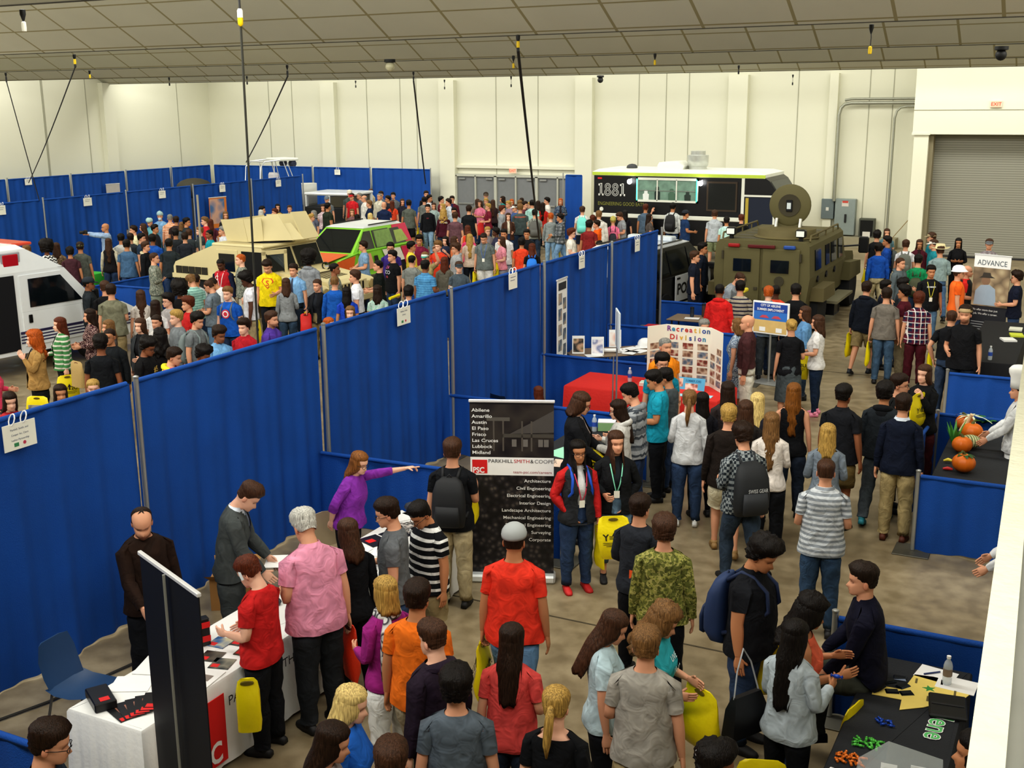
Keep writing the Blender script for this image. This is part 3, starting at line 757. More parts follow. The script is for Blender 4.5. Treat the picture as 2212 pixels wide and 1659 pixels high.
    # ----- shoes -----
    for side in 'LR':
        sg=1 if side=='L' else -1; Ms=M['s'+side]; an=xf(Ms,[[.098*sg,.02,.085]])[0]
        SR=[(.088,.030,.052,.012),(.03,.036,.082,.010),(-.03,.042,.078,.0),(-.075,.046,.062,.0),(-.115,.046,.048,.0),(-.150,.036,.036,.002),(-.168,.018,.022,.004)]
        rings=[]
        for y,hw,hh,zo in SR:
            rings.append([( .098*sg+math.copysign(abs(math.cos(t))**.6,math.cos(t))*hw-.006*sg*(y<-.06),.02+y, zo+(hh if math.sin(t)>0 else 0)*abs(math.sin(t))**.7) for t in np.linspace(0,2*PI,13)[:-1]])
        mb=MB(); mb.loft(rings); 
        # opening collar
        C=[[(.098*sg+.040*math.cos(2*PI*j/12),.035+.050*math.sin(2*PI*j/12),z) for j in range(12)] for z in (.05,.10)]; mb.loft(C,cap=True)
        v=np.array([tuple(p) for p in mb.v]); fl=Ms[:3,:3]@np.array([0,-1,0]); yw=math.atan2(fl[0],-fl[1])+R(6)*sg; 
        tilt=0
        Rz=rotz(yw); piv=np.array([.098*sg,.02,.085]); v=(v-piv)@Rz.T
        sc=.94 if sex=='f' else 1.02; v=v*[sc,sc,1]
        lift=max(0.0,an[2]-min(xf(M['sL'],[[.098,.02,.085]])[0][2],xf(M['sR'],[[-.098,.02,.085]])[0][2]))
        if lift>.03: v=v@rotx(min(.8,lift*5)).T
        v=v+an
        so=pm(shoe,.6,name='shoe') ; out.append(('shoe',v,mb.f,so))
    allz=min(o_[1][:,2].min() for o_ in out if o_[0]=='shoe')
    dz=np.array([0,0,-allz]) if seat is None else np.array([0,0,seat/k-.80])
    # ----- hair, hats -----
    if hair and hair!='n':
        v,f=make_hair(hair,seed); out.append(('hair',xf(M['head'],v),f,hairmat(hc)))
    hm=M['head']
    if cap:
        cm=pm(cap[1],.8,name='fabric'); G=hair_cap(.024,.020,0,seed=1)[0].reshape(-1,NC,3) if False else None
        mb=MB()
        if cap[0] in 'cB':   # baseball cap, B = worn backwards
            rr=[(1.668,1.0),(1.69,1.03),(1.72,.97),(1.745,.80),(1.765,.52),(1.773,.15)]
            mb.loft([[(.094*s_*math.cos(2*PI*j/24),.002+.114*s_*math.sin(2*PI*j/24),z) for j in range(24)] for z,s_ in rr])
            sgn=-1 if cap[0]=='c' else 1; top_=[];bo=[]
            for t in np.linspace(-1.05,1.05,11): top_.append((.095*math.sin(t),sgn*(.10*math.cos(t))+.002,1.676))
            bo=[(p[0]*.92,sgn*(.10+.085*math.cos(t*1.25))+0,1.664-.012*(1-abs(math.sin(t)))) for p,t in zip(top_,np.linspace(-1.05,1.05,11))]
            mb.loft([top_,bo,[(x,y,z-.006) for x,y,z in bo],[(x,y,z-.006) for x,y,z in top_]],closed=False,cap=False)
            if len(cap)>2:
                out.append(('brim',xf(hm,mb.v[-44:]),[(i,i+1,i+12,i+11) for r_ in range(3) for i in range(r_*11,r_*11+10)],pm(cap[2],.8,name='fabric')))
                mb.v=mb.v[:-44]; mb.f=[f for f in mb.f if max(f)<len(mb.v)]
        elif cap[0]=='w':   # cowboy hat
            mb.loft([[((.20+.02*math.cos(2*t))*math.cos(t)*s_,.17*math.sin(t)*s_,z+.035*abs(math.cos(t))**3*(s_>.7)) for t in np.linspace(0,2*PI,25)[:-1]] for s_,z in ((.5,1.68),(1,1.69),(1,1.695),(.52,1.695),(.50,1.75),(.42,1.80),(.2,1.795))])
        elif cap[0]=='t':   # chef hat
            mb.loft([[(.098*s_*math.cos(t)*(1+.05*math.sin(6*t)*(z>1.8)),.115*s_*math.sin(t)*(1+.05*math.cos(5*t)*(z>1.8)),z) for t in np.linspace(0,2*PI,33)[:-1]] for s_,z in ((1,1.665),(1.02,1.75),(1.05,1.80),(1.22,1.86),(1.25,1.91),(1.0,1.945),(.3,1.955))])
        elif cap[0]=='h':   # hard hat
            mb.loft([[(.10*s_*math.cos(t),(.125*s_+.035*(math.sin(t)<-.3)*(z<1.69))*math.sin(t),z) for t in np.linspace(0,2*PI,25)[:-1]] for s_,z in ((1.2,1.672),(1.2,1.68),(1.05,1.685),(1.03,1.73),(.85,1.775),(.5,1.80),(.1,1.806))])
        else:   # scrub cap / beanie
            mb.loft([[(.096*s_*math.cos(t)*(1+.02*math.sin(9*t)),.004+.117*s_*math.sin(t),z+.018*math.sin(t)*-1) for t in np.linspace(0,2*PI,25)[:-1]] for s_,z in ((.98,1.655),(1.05,1.69),(1.02,1.73),(.8,1.77),(.4,1.79),(.1,1.795))])
        out.append(({'c':'cap','B':'cap','w':'hat','t':'hat','h':'hard_hat'}.get(cap[0],'cap'),xf(hm,mb.v),mb.f,cm))
    if glasses:
        mb=MB()
        for sg in (1,-1):
            mb.tube([(sg*(.034+.024*math.cos(t)),-.113+.012*abs(math.cos(t))*(1 if math.cos(t)>0 else .2),1.617+.017*math.sin(t)) for t in np.linspace(0,2*PI,13)],.0024,5)
            mb.tube([(sg*.057,-.102,1.622),(sg*.079,-.05,1.624),(sg*.083,.015,1.622)],.0024,5)
        mb.tube([(-.011,-.117,1.62),(.011,-.117,1.62)],.0022,5)
        out.append(('glasses',xf(hm,[tuple(v) for v in mb.v]),mb.f,pm('141416',.3,name='plastic')))
    rgx=rest(sex,fat,infl=.026 if top and top[0] in 'H' else .022 if top and top[0] in 'JSC' else .013,loose=.5)
    for ex in extra:
        kind=ex[0]
        if kind=='tie':
            pts=[(0,1.475),(0,1.40),(0,1.30),(0,1.2),(0,1.1),(0,1.04)]; wd=[.014,.018,.024,.03,.034,.004]; rgt=rest(sex,fat,infl=.016 if tk!='S' else .012,loose=.3)
            V_=[];Wt=[]
            for (x,z),w_ in zip(pts,wd):
                for s_ in (-1,1): V_.append(torso_pt(rgt,s_*w_,min(z,1.47),True,.010)); Wt.append(chest_w(z))
            out.append(('necktie',lbs(V_,Wt,M),[(2*i,2*i+1,2*i+3,2*i+2) for i in range(5)],pm(ex[1],.6,name='silk')))
        elif kind=='lanyard':
            V_=[];Wt=[];fs=[]
            pts=[(.07,1.468),(.062,1.40),(.045,1.3),(.025,1.2),(.004,1.12)]
            for sg in (1,-1):
                b=len(V_)
                for x,z in pts:
                    for e in (0,.012): V_.append(torso_pt(rgx,sg*(x+e),z,True,.009)); Wt.append(chest_w(z))
                fs+=[(b+2*i,b+2*i+1,b+2*i+3,b+2*i+2) for i in range(4)]
            b=len(V_)
            for x,z in ((-.032,1.12),(.032,1.12),(.032,1.035),(-.032,1.035)): V_.append(torso_pt(rgx,x,z,True,.014)); Wt.append(chest_w(z))
            fs2=[(b,b+1,b+2,b+3)]; v_=lbs(V_,Wt,M)
            out.append(('lanyard',v_[:b],fs,pm(ex[1],.7,name='ribbon'))); out.append(('badge',v_[b:],[(0,1,2,3)],pm('f2f0e4',.5,name='card')))
        elif kind in('print','back'):   # lettering or emblem on the shirt: list of (txt,size,x,z,color)
            for txt,size,x0,z0,cc in ex[1]:
                v2,f2=text2d(txt,size,'CENTER',.01); fr=kind=='print'
                V_=[torso_pt(rgx,(-(x0+a) if fr else x0+a)*-1 if False else ((x0+a) if fr else -(x0+a)),z0+b_,fr,.009) for a,b_ in v2]; out.append(('print',lbs(V_,[chest_w(p[2]) for p in V_],M),f2,pm(cc,.7,var=0,name='ink')))
        elif kind=='poly':   # coloured patch (list of 2-D outlines)
            for poly,cc,dep in ex[1]:
                V_=[torso_pt(rgx,a,b_,ex[2],.006+dep) for a,b_ in poly]; out.append(('print',lbs(V_,[chest_w(p[2]) for p in V_],M),[tuple(range(len(poly)))],pm(cc,.7,var=0,name='ink')))
        elif kind=='mask':
            mb=MB(); mb.loft([[(.05*math.sin(t)*s_,-.055-.062*math.cos(t)*s_,z) for t in np.linspace(-1.3,1.3,9)] for s_,z in ((1.0,1.59),(1.12,1.565),(1.05,1.53),(.7,1.515))],closed=False,cap=False)
            out.append(('mask',xf(hm,mb.v),mb.f,pm('c8dce8',.8,name='paper')))
        elif kind=='headband':
            mb=MB(); mb.loft([[(.098*math.cos(t),-.02+z_*1.0+.0*t,1.615+.142*math.sin(t)) for t in np.linspace(-.1,PI+.1,17)] for z_ in (-.012,.016)],closed=False,cap=False); out.append(('headband',xf(hm,mb.v),mb.f,pm(ex[1],.8,name='fabric')))
        elif kind=='bow':
            mb=MB(); mb.ball((.03,.11,1.72),(.035,.016,.026),8,6); mb.ball((-.03,.11,1.72),(.035,.016,.026),8,6); out.append(('hair_bow',xf(hm,mb.v),mb.f,pm(ex[1],.8,name='ribbon')))
        elif kind=='scarf':
            pts=[(.085*math.cos(t),.015+.08*math.sin(t),1.46) for t in np.linspace(0,2*PI,15)]; v,f=tube_np(pts,.035,8); v2,f2=tube_np([(.06,.1,1.46),(.09,.13,1.35),(.10,.14,1.15),(.10,.13,.95)],[.03,.05,.06,.05],8); v,f=merge([(v,f),(v2,f2)]); out.append(('scarf',xf(M['chest'],v),f,cloth('f',ex[1],'54545c',2.0)))
        elif kind=='vest':
            rv=rest(sex,fat,infl=.024,loose=.8); rv.infl=.01; rv.wr=.6; shell(rv,[f for i,f in rv.F['torso'] if 1<=i<13],'vest',pm(ex[1],.8,name='fabric'))
        elif kind=='apron':
            pass
    root=npmesh('person',(P+dz)*k,F,skinmat(),tint=np.array(tint)); c=hx(SKIN[skin]); root.color=(*c,1)
    root.location=(pos[0],pos[1],pos[2] if len(pos)>2 else 0); root.rotation_euler=(0,0,yaw); tag(root,label,'person',group)
    for o_ in out: npmesh(o_[0],(np.asarray(o_[1])+dz)*k,[tuple(t) for t in o_[2]],o_[3],root,mi=o_[4] if len(o_)>4 else None)
    # useful anchors in world space
    rm=Matrix.Translation(Vector(root.location))@Matrix.Rotation(yaw,4,'Z')
    def wp(Mt,q): q=(xf(Mt,[q])[0]+dz)*k; return rm@Vector(q)
    info=dict(root=root,yaw=yaw,k=k,sex=sex)
    for side,sg in (('L',1),('R',-1)):
        J=SJ*[sg,1,1]; d=AD*[sg,1,1]; info['hand'+side]=wp(M['f'+side],J+d*.62); 
        q=M['f'+side][:3,:3]@d; info['hdir'+side]=rm.to_3x3()@Vector(q)
    info['M']=M; info['dz']=dz; info['fat']=fat; info['wp']=wp; info['rm']=rm; info['rgx']=rgx
    PEOPLE.append(info); return info

# ---------- the hall ----------
def floormat():
    m,nt,b=newmat('concrete'); tc=N(nt,'ShaderNodeTexCoord'); O=tc.outputs['Object']
    n1=N(nt,'ShaderNodeTexNoise'); n1.inputs['Scale'].default_value=.55; n1.inputs['Detail'].default_value=6; L(nt,O,n1.inputs[0])
    n2=N(nt,'ShaderNodeTexNoise'); n2.inputs['Scale'].default_value=5; n2.inputs['Detail'].default_value=5; L(nt,O,n2.inputs[0])
    r1=ramp(nt,[(.3,hx('8a7c62')),(.55,hx('9d8f74')),(.75,hx('aa9d84'))]); L(nt,n1.outputs[0],r1.inputs[0])
    r2=ramp(nt,[(.35,(.72,.70,.66)),(.65,(1.05,1.05,1.05))]); L(nt,n2.outputs[0],r2.inputs[0])
    L(nt,mixc(nt,1.0,r1.outputs[0],r2.outputs[0],'MULTIPLY'),b.inputs['Base Color'])
    rr=ramp(nt,[(.3,(.28,)*3),(.7,(.5,)*3)]); L(nt,n2.outputs[0],rr.inputs[0]); L(nt,rr.outputs[0],b.inputs['Roughness'])
    return m
mb=MB(); mb.box((-39,-6,-.2),(10,46,0)); mb.build('floor',floormat(),kind='structure')
jm=pm('4a4232',.9,name='joint'); 
for i,(a,b_) in enumerate([((-38,9.71),(3,9.71)),((-38,21.9),(3,21.9)),((-38,34),(3,34))]):
    mb=MB(); mb.box((min(a[0],b_[0])-.012,min(a[1],b_[1])-.012,-.001),(max(a[0],b_[0])+.012,max(a[1],b_[1])+.012,.0025)); mb.build(f'trim_{i+1}',jm,kind='structure')
WM=pm('e4e3cf',.75,var=.025,vs=.5,name='painted_precast'); SEAM=pm('aaa996',.9,name='seam')
mb=MB(); mb.box((-37.9,42.6,-.1),(6,43,7.6))
for x in (-30.5,-24.5,-18.3,-12.15): mb.box((x-.36,42.32,0),(x+.36,42.7,6.05))
mb.box((-8.85,42.36,0),(-8.55,42.7,6.05)); mb.box((-24.3,42.45,2.5),(-18.3,42.7,2.62))
for x in (-33.9,-32.6,-28.6,-26.9,-26.1,-22.3,-20.4,-16.1,-15,-14.1,-10,-7.5,-6.7): mb.box((x-.012,42.585,0),(x+.012,42.7,6.2),1)
mb.build('wall_back',[WM,SEAM],kind='structure')
mb=MB(); mb.box((-37.9,-6,-.1),(-37.4,43,7.6))
for y in (20,24.5,30.3,33.0,35.2,40.5): mb.box((-37.5,y-.015 if y!=33.0 else y-.05,0),(-37.385,y+.015 if y!=33.0 else y+.05,6.2),1)
for y in (27,36.2): mb.box((-37.5,y-.3,0),(-37.15,y+.3,6.05))
mb.build('wall_left',[WM,SEAM],kind='structure')
mb=MB(); mb.box((6,-6,-.1),(6.4,43,7.6)); mb.build('wall_right',WM,kind='structure')
mb=MB(); mb.box((-37.9,-6.4,-.1),(6.4,-6,7.6)); mb.build('wall_front',WM,kind='structure')
# bay beside the roll-up door
mb=MB(); mb.box((-5.6,39.95,4.02),(6,42.6,7.6)); mb.box((-5.55,40.0,0),(-5.1,42.6,4.02)); mb.box((-5.62,39.93,4.0),(-5.05,40.02,4.08))
mb.box((-5.6,39.93,4.78),(6,39.96,4.8),1)
mb.build('wall_bay',[WM,SEAM],kind='structure')
mb=MB(); mb.box((-5.1,40.2,0),(-4.96,40.7,4.02)); mb.build('trim_7',pm('8c846c',.8,name='concrete'),kind='structure')
rm_,nt,b=newmat('roll_up_slats'); tc=N(nt,'ShaderNodeTexCoord'); wv=N(nt,'ShaderNodeTexWave',wave_type='BANDS',bands_direction='Z'); wv.inputs['Scale'].default_value=4.2; L(nt,tc.outputs['Object'],wv.inputs[0])
rp=ramp(nt,[(0,hx('6b6a60')),(.15,hx('8d8c80')),(1,hx('96958a'))]); L(nt,wv.outputs[0],rp.inputs[0]); L(nt,rp.outputs[0],b.inputs['Base Color']); b.inputs['Roughness'].default_value=.6
mb=MB(); mb.box((-4.96,40.62,.04),(6,40.72,4.4)); o=mb.build('door_7',rm_,kind='structure'); 
mb=MB(); mb.box((-4.96,40.58,0),(6,40.74,.06)); mb.build('seal',pm('2a2a2c',.8,name='rubber'),o)
# sawtooth ceiling
cm_,nt,b=newmat('ceiling_board'); tc=N(nt,'ShaderNodeTexCoord'); sp=N(nt,'ShaderNodeSeparateXYZ'); L(nt,tc.outputs['Object'],sp.inputs[0])
def _ln(ax,per,w):
    a=N(nt,'ShaderNodeMath',operation='MULTIPLY'); L(nt,ax,a.inputs[0]); a.inputs[1].default_value=1/per
    f=N(nt,'ShaderNodeMath',operation='FRACT'); L(nt,a.outputs[0],f.inputs[0]); c=N(nt,'ShaderNodeMath',operation='LESS_THAN'); L(nt,f.outputs[0],c.inputs[0]); c.inputs[1].default_value=w/per; return c.outputs[0]
mx=N(nt,'ShaderNodeMath',operation='MAXIMUM'); L(nt,_ln(sp.outputs[0],1.22,.045),mx.inputs[0]); L(nt,_ln(sp.outputs[1],.54,.03),mx.inputs[1])
ns=N(nt,'ShaderNodeTexNoise'); ns.inputs['Scale'].default_value=1.2; L(nt,tc.outputs['Object'],ns.inputs[0])
c0=mixc(nt,ns.outputs[0],hx('bfbeac'),hx('c9c8b6')); L(nt,mixc(nt,mx.outputs[0],c0,hx('98916e')),b.inputs['Base Color']); b.inputs['Roughness'].default_value=.9
EDGES=[1.0,8.1,15.2,22.2,29.2,36.3]
mb=MB(); t28=math.tan(R(28))
prof=[]
for k,y in enumerate(EDGES+[43.0]):
    prof.append((y-2.7,6.0+2.7*t28)); prof.append((y,6.0)); prof.append((y+.03,6.0)); prof.append((y+.03,6.0+2.7*t28))
prof=[(-6,6+2.7*t28)]+prof
vs=[(x,y,z) for y,z in prof for x in (-37.6,6.2)]
mb.add(vs,[(2*i,2*i+1,2*i+3,2*i+2) for i in range(len(prof)-1)]); o=mb.build('ceiling',cm_,kind='structure',fix=False)
dk=pm('45423a',.9,name='shadow_gap')
for i,y in enumerate(EDGES[1:]):
    mb=MB(); mb.box((-37.4,y-.004,5.990),(5.9,y+.03,6.0)); mb.build(f'trim_{i+8}',dk,kind='structure')
def arealight(name,loc,sx,sy,e,col=(1,.985,.915),rot=(0,0,0)):
    l=bpy.data.lights.new(name,'AREA'); l.shape='RECTANGLE'; l.size=sx; l.size_y=sy; l.energy=e; l.color=col
    o=link(bpy.data.objects.new(name,l)); o.location=loc; o.rotation_euler=rot; return o
for k,y in enumerate(EDGES):
    arealight('ceiling_lamp',(-15.5,y+.9,6.95),42,1.2,LP['trough']*(1.5 if k<2 else 1.1 if k==2 else 1.0),rot=(R(28),0,0))
arealight('wall_lamp',(-21,41.6,6.6),31,.5,LP['wash'],rot=(R(20),0,0)); arealight('wall_lamp',(-36.4,31,6.6),.5,20,LP['wash']*.6,rot=(0,R(20),0))
w=bpy.data.worlds.new('ambient_fill'); SC.world=w; w.use_nodes=True; bg=w.node_tree.nodes['Background']; bg.inputs[0].default_value=(.9,.93,1,1); bg.inputs[1].default_value=LP['world']  # faint ambient fill added all round, no lamp behind it
# three pairs of grey double doors
DM=pm('7d8082',.5,name='steel_door'); FR=pm('b9baae',.6,name='door_frame'); ALU=pm('b8bab8',.35,.8,name='aluminium')
x0=-24.15; dw=(24.15-18.5)/6
mb=MB()
for i in range(7): mb.box((x0+i*dw-(.06 if i%2==0 else .03),42.38,0),(x0+i*dw+(.06 if i%2==0 else .03),42.62,2.2))
mb.box((x0-.1,42.38,2.16),(x0+6*dw+.1,42.62,2.26)); mb.build('door_frame',FR,kind='structure')
for i in range(6):
    mb=MB(); mb.box((x0+i*dw+.035,42.46,.02),(x0+(i+1)*dw-.035,42.52,2.16),bev=.006); d=mb.build(f'door_{i+1}',DM,kind='structure')
    mb=MB(); mb.box((x0+i*dw+.12,42.40,1.0),(x0+(i+1)*dw-.12,42.45,1.07),bev=.01); mb.build('push_bar',ALU,d)
    mb=MB(); xx=x0+i*dw+(.5 if i%2 else .15); mb.box((xx,42.38,2.03),(xx+.3,42.46,2.10),bev=.01); mb.build('door_closer',ALU,d)
def exit_sign(x,y,z,lab):
    t=empty('exit_sign',(x,y,z),label=lab,cat='exit sign',group=None)
    mb=MB(); mb.box((-.17,-.02,-.11),(.17,.03,.11),bev=.012); mb.build('housing',pm('e8e2d8',.5,name='plastic'),t)
    mb=MB(); mb.box((-.155,-.024,-.095),(.155,-.0205,.095)); mb.build('panel',pm('ff9a80',.5,emis=.9,var=0,name='lit_panel'),t)
    mb=MB(); put_text(mb,'EXIT',.15,(0,-.026,-.052),(1,0,0),(0,0,1),align='CENTER',bold=.012); mb.build('lettering',pm('d8301c',.5,emis=.6,var=0,name='red_letter'),t)
exit_sign(-21.4,42.3,2.44,'lit red exit sign on the wall above the grey double doors')
exit_sign(-3.14,39.9,4.96,'lit red exit sign on the wall above the roll-up door')
# electrical gear
GM=pm('8f9a98',.5,name='grey_enamel'); 
t=empty('electrical_cabinet',(-8.05,42.4,.4),label='tall grey electrical cabinet with a red and white notice on the back wall',cat='electrical box')
mb=MB(); mb.box((-.36,-.12,0),(.36,.18,1.28),bev=.015); mb.build('case',GM,t); mb=MB(); mb.box((-.12,-.13,1.02),(.12,-.121,1.2)); mb.build('notice',pm('d8d0c8',.6,name='sticker'),t)
mb=MB(); mb.box((-.1,-.14,1.15),(.1,-.131,1.22)); mb.build('notice_stripe',pm('cc4a3c',.6,name='sticker'),t); mb=MB(); mb.box((.0,-.17,.45),(.07,-.12,.75),bev=.01); mb.build('lever',pm('222426',.5,name='plastic'),t)
t=empty('switch_box',(-8.68,42.4,.95),label='smaller grey switch box on the back wall beside the tall cabinet',cat='electrical box')
mb=MB(); mb.box((-.22,-.1,0),(.22,.18,.72),bev=.015); mb.build('case',pm('6e7a7c',.5,name='grey_enamel'),t); mb=MB(); mb.box((-.05,-.11,.3),(.05,-.101,.42)); mb.build('tag',pm('d8d8d0',.6,name='sticker'),t)
mb=MB(); mb.box((-9.1,41.9,0),(-6.2,42.6,.36)); mb.build('trim_20',pm('a39c84',.8,name='concrete'),kind='structure')
t=empty('junction_cabinet',(-7.25,42.2,.36),label='small black open cabinet with a white notice on the low concrete ledge',cat='electrical box')
mb=MB(); mb.box((-.27,0,0),(.27,.3,.66),bev=.01); mb.build('case',pm('55584e',.6,name='grey_enamel'),t); mb=MB(); mb.box((-.22,-.01,.05),(.22,0,.6)); mb.build('recess',pm('101010',.8,name='black'),t); mb=MB(); mb.box((-.12,-.03,.0),(.14,-.012,.2)); mb.build('notice',pm('e0dcd4',.6,name='card'),t)
PIPE=pm('a4a598',.4,.6,name='galvanised')
for i,(x,z1,lab) in enumerate([(-8.45,5.02,'galvanised conduit pipe bending along the back wall to the bay'),(-6.55,4.9,'thin conduit pipe dropping down the back wall near the bay')]):
    mb=MB(); pts=[(x,42.25,.4 if i else 1.6),(x,42.25,z1-.4),(x+.06,42.25,z1-.16),(x+.18,42.25,z1-.04),(x+.4,42.25,z1),(-5.6,42.25,z1)]; mb.tube(pts,.06 if i==0 else .04,8)
    if i==0: mb.tube([(p[0]+(.0 if q<2 else .0),p[1]-.0,p[2]+.14) for q,p in enumerate(pts[3:],3)],.045,8)
    tag(mb.build('conduit',PIPE,smooth=60),lab,'pipe')
mb=MB(); mb.tube([(-6.35,42.2,.36),(-5.75,42.2,1.15)],.015,6); tag(mb.build('wooden_stick',pm('a08a5c',.7,name='wood')),'thin wooden stick leaning on the back wall beside the bay','stick')
# ---------- pipe and drape ----------
BL=pm('054a9c',.8,var=.22,vs=1.6,bump=.25,bs=90,name='blue_drape'); ROD=pm('b4b6b4',.35,.7,name='aluminium')
ORD='first second third fourth fifth sixth seventh eighth ninth tenth'.split()
def drape(p0,p1,h,lab,group=None,gap=0.0,seed=0,thin=.0):
    p0,p1=Vector((*p0,0)),Vector((*p1,0)); ln=(p1-p0).length; ux=(p1-p0).normalized(); uy=Vector((-ux.y,ux.x,0))
    t=empty('blue_drape',p0,label=lab,cat='drape',group=group); rs=random.Random(seed+int(ln*100)); n=int(ln*46); m=7 if h>1.5 else 4
    ph=[rs.random()*6.28 for _ in range(4)]; mb=MB(); vs=[]
    for i in range(m+1):
        f=i/m; z=.02+(h-.02)*f
        for j in range(n+1):
            s=gap+(ln-2*gap)*j/n
            am=.022*(1-.35*f)*(1.0 if h>1.5 else .7)
            y=am*math.sin(s*13+ph[0]+.8*math.sin(s*1.7+ph[1]))+am*.7*math.sin(s*27+ph[2])*(1-.5*f)+.018*(1-f)*math.sin(s*5+ph[3])
            p=ux*s+uy*y; vs.append((p.x,p.y,z+(.012*math.sin(s*7+ph[1]) if i==0 else 0)))
    mb.add(vs,[(i*(n+1)+j,i*(n+1)+j+1,(i+1)*(n+1)+j+1,(i+1)*(n+1)+j) for i in range(m) for j in range(n)])
    mb.build('cloth',BL,t,smooth=180,fix=False)
    mb=MB(); a=ux*.03; b_=ux*(ln-.03); mb.tube([(a.x,a.y,h),(b_.x,b_.y,h)],.026,8); mb.build('sleeve',BL,t,smooth=60)
    return t
def pole(p,h,lab,group=None):
    t=empty('drape_pole',(p[0],p[1],0),label=lab,cat='pole',group=group)
    mb=MB(); mb.tube([(0,0,.02),(0,0,h+.05)],.025,8); mb.build('upright',ROD,t,smooth=60)
    mb=MB(); mb.lathe([(.02,h+.05),(.03,h+.055),(.03,h+.07),(.01,h+.08)],8); mb.build('pole_cap',ROD,t,smooth=60)
    mb=MB(); mb.box((-.2,-.2,0),(.2,.2,.015),bev=.004); mb.build('base_plate',pm('6c6a60',.5,.5,name='steel'),t); return t
ys=[1.85,4.9,7.95,11.0,14.08,17.2,20.2,23.0]; X1=-8.2; CEN='central row'
for i in range(7):
    drape((X1,ys[i]+.03),(X1,ys[i+1]-.03),2.44,f'{ORD[i]} tall blue drape from the near end of the {CEN}',seed=i)
for i,y in enumerate(ys[1:]):
    pole((X1+.075,y),2.44,f'{ORD[i+1]} silver pole from the near end of the {CEN}')
ys2=[17.6,20.8,23.85,27.1,30.15,33.2,36.25]; X2=-27.5
for i in range(6): drape((X2,ys2[i]+.03),(X2,ys2[i+1]-.03),2.44,f'{ORD[5-i]} tall blue drape from the boat end of the far left drape row',seed=20+i)
for i,y in enumerate(ys2[1:]): pole((X2+.075,y),2.44,f'{ORD[5-i]} silver pole from the boat end of the far left drape row')
ys3=[24.2,27.2,30.3,33.35,36.3,39.0,41.6]; X3=-36.7
for i in range(6): drape((X3,ys3[i]+.03),(X3,ys3[i+1]-.03),2.44,f'tall blue drape along the left wall, {ORD[5-i]} from the far corner',seed=40+i)
for i,y in enumerate(ys3[1:-1]): pole((X3+.075,y),2.44,f'silver drape pole along the left wall, {ORD[4-i]} from the far corner')
xs4=[-36.6,-33.8,-30.95,-27.9,-24.9]
for i in range(4): drape((xs4[i]+.03,41.7),(xs4[i+1]-.03,41.7),2.44,f'tall blue drape along the back wall, {ORD[i]} from the far corner',seed=50+i)
for i,x in enumerate(xs4[1:]): pole((x,41.62),2.44,f'silver drape pole along the back wall, {ORD[i]} from the far corner')
drape((-18.1,40.2),(-17.4,40.2),2.44,'narrow tall blue drape strip left of the food truck',seed=60); pole((-18.2,40.2),2.44,'silver drape pole beside the double doors near the food truck')
# waist-high dividers
for i,(a,b_,lab,pl) in enumerate([((X1,4.64),(-5.92,4.64),'low blue divider behind the bottom corner man with glasses',1),((X1,10.9),(-5.0,11.05),'low blue divider behind the purple-shirted pointing woman',1),((X1,14.07),(-5.1,14.1),'low blue divider between the red table and the green-paper table',1),
  ((X1,17.2),(-5.3,17.22),'low blue divider behind the red table',1),((X1,20.2),(-5.4,20.22),'low blue divider behind the table with the white hard hat',1),((X1,23.15),(-5.9,23.17),'low blue divider in front of the police car',0),
  ((-1.58,8.95),(2.4,8.98),'low blue divider behind the seated man on the black table',1),((-1.5,13.1),(2.4,13.13),'low blue divider in front of the pumpkin table',1),((-1.66,16.0),(2.4,16.05),'low blue divider right behind the pumpkins',0),((-1.82,18.6),(2.4,18.65),'low blue divider behind the white-hatted cook',1),
  ((-1.72,13.9),(-1.66,15.95),'low blue drape on the aisle side of the pumpkin table',0),
  ((-21.1,17.3),(-21.1,19.85),'low blue divider beside the white ambulance nose',1),((-21.1,19.9),(-21.1,23.6),'low blue divider by the soldier with crossed arms',0),((-21.0,19.87),(-19.6,19.9),'short low blue divider at the tan truck rear',0),((-13.6,21.6),(-11.2,21.65),'low blue divider behind the boy in the blue striped polo',1)]):
    drape(a,b_,.91,lab,seed=70+i)
    if pl:
        q=b_ if i<6 else a
        pole(q,.91,'short pole ending the '+lab.replace('low ',''))
pole((-1.64,15.95),.91,'short silver pole at the aisle corner of the pumpkin booth')
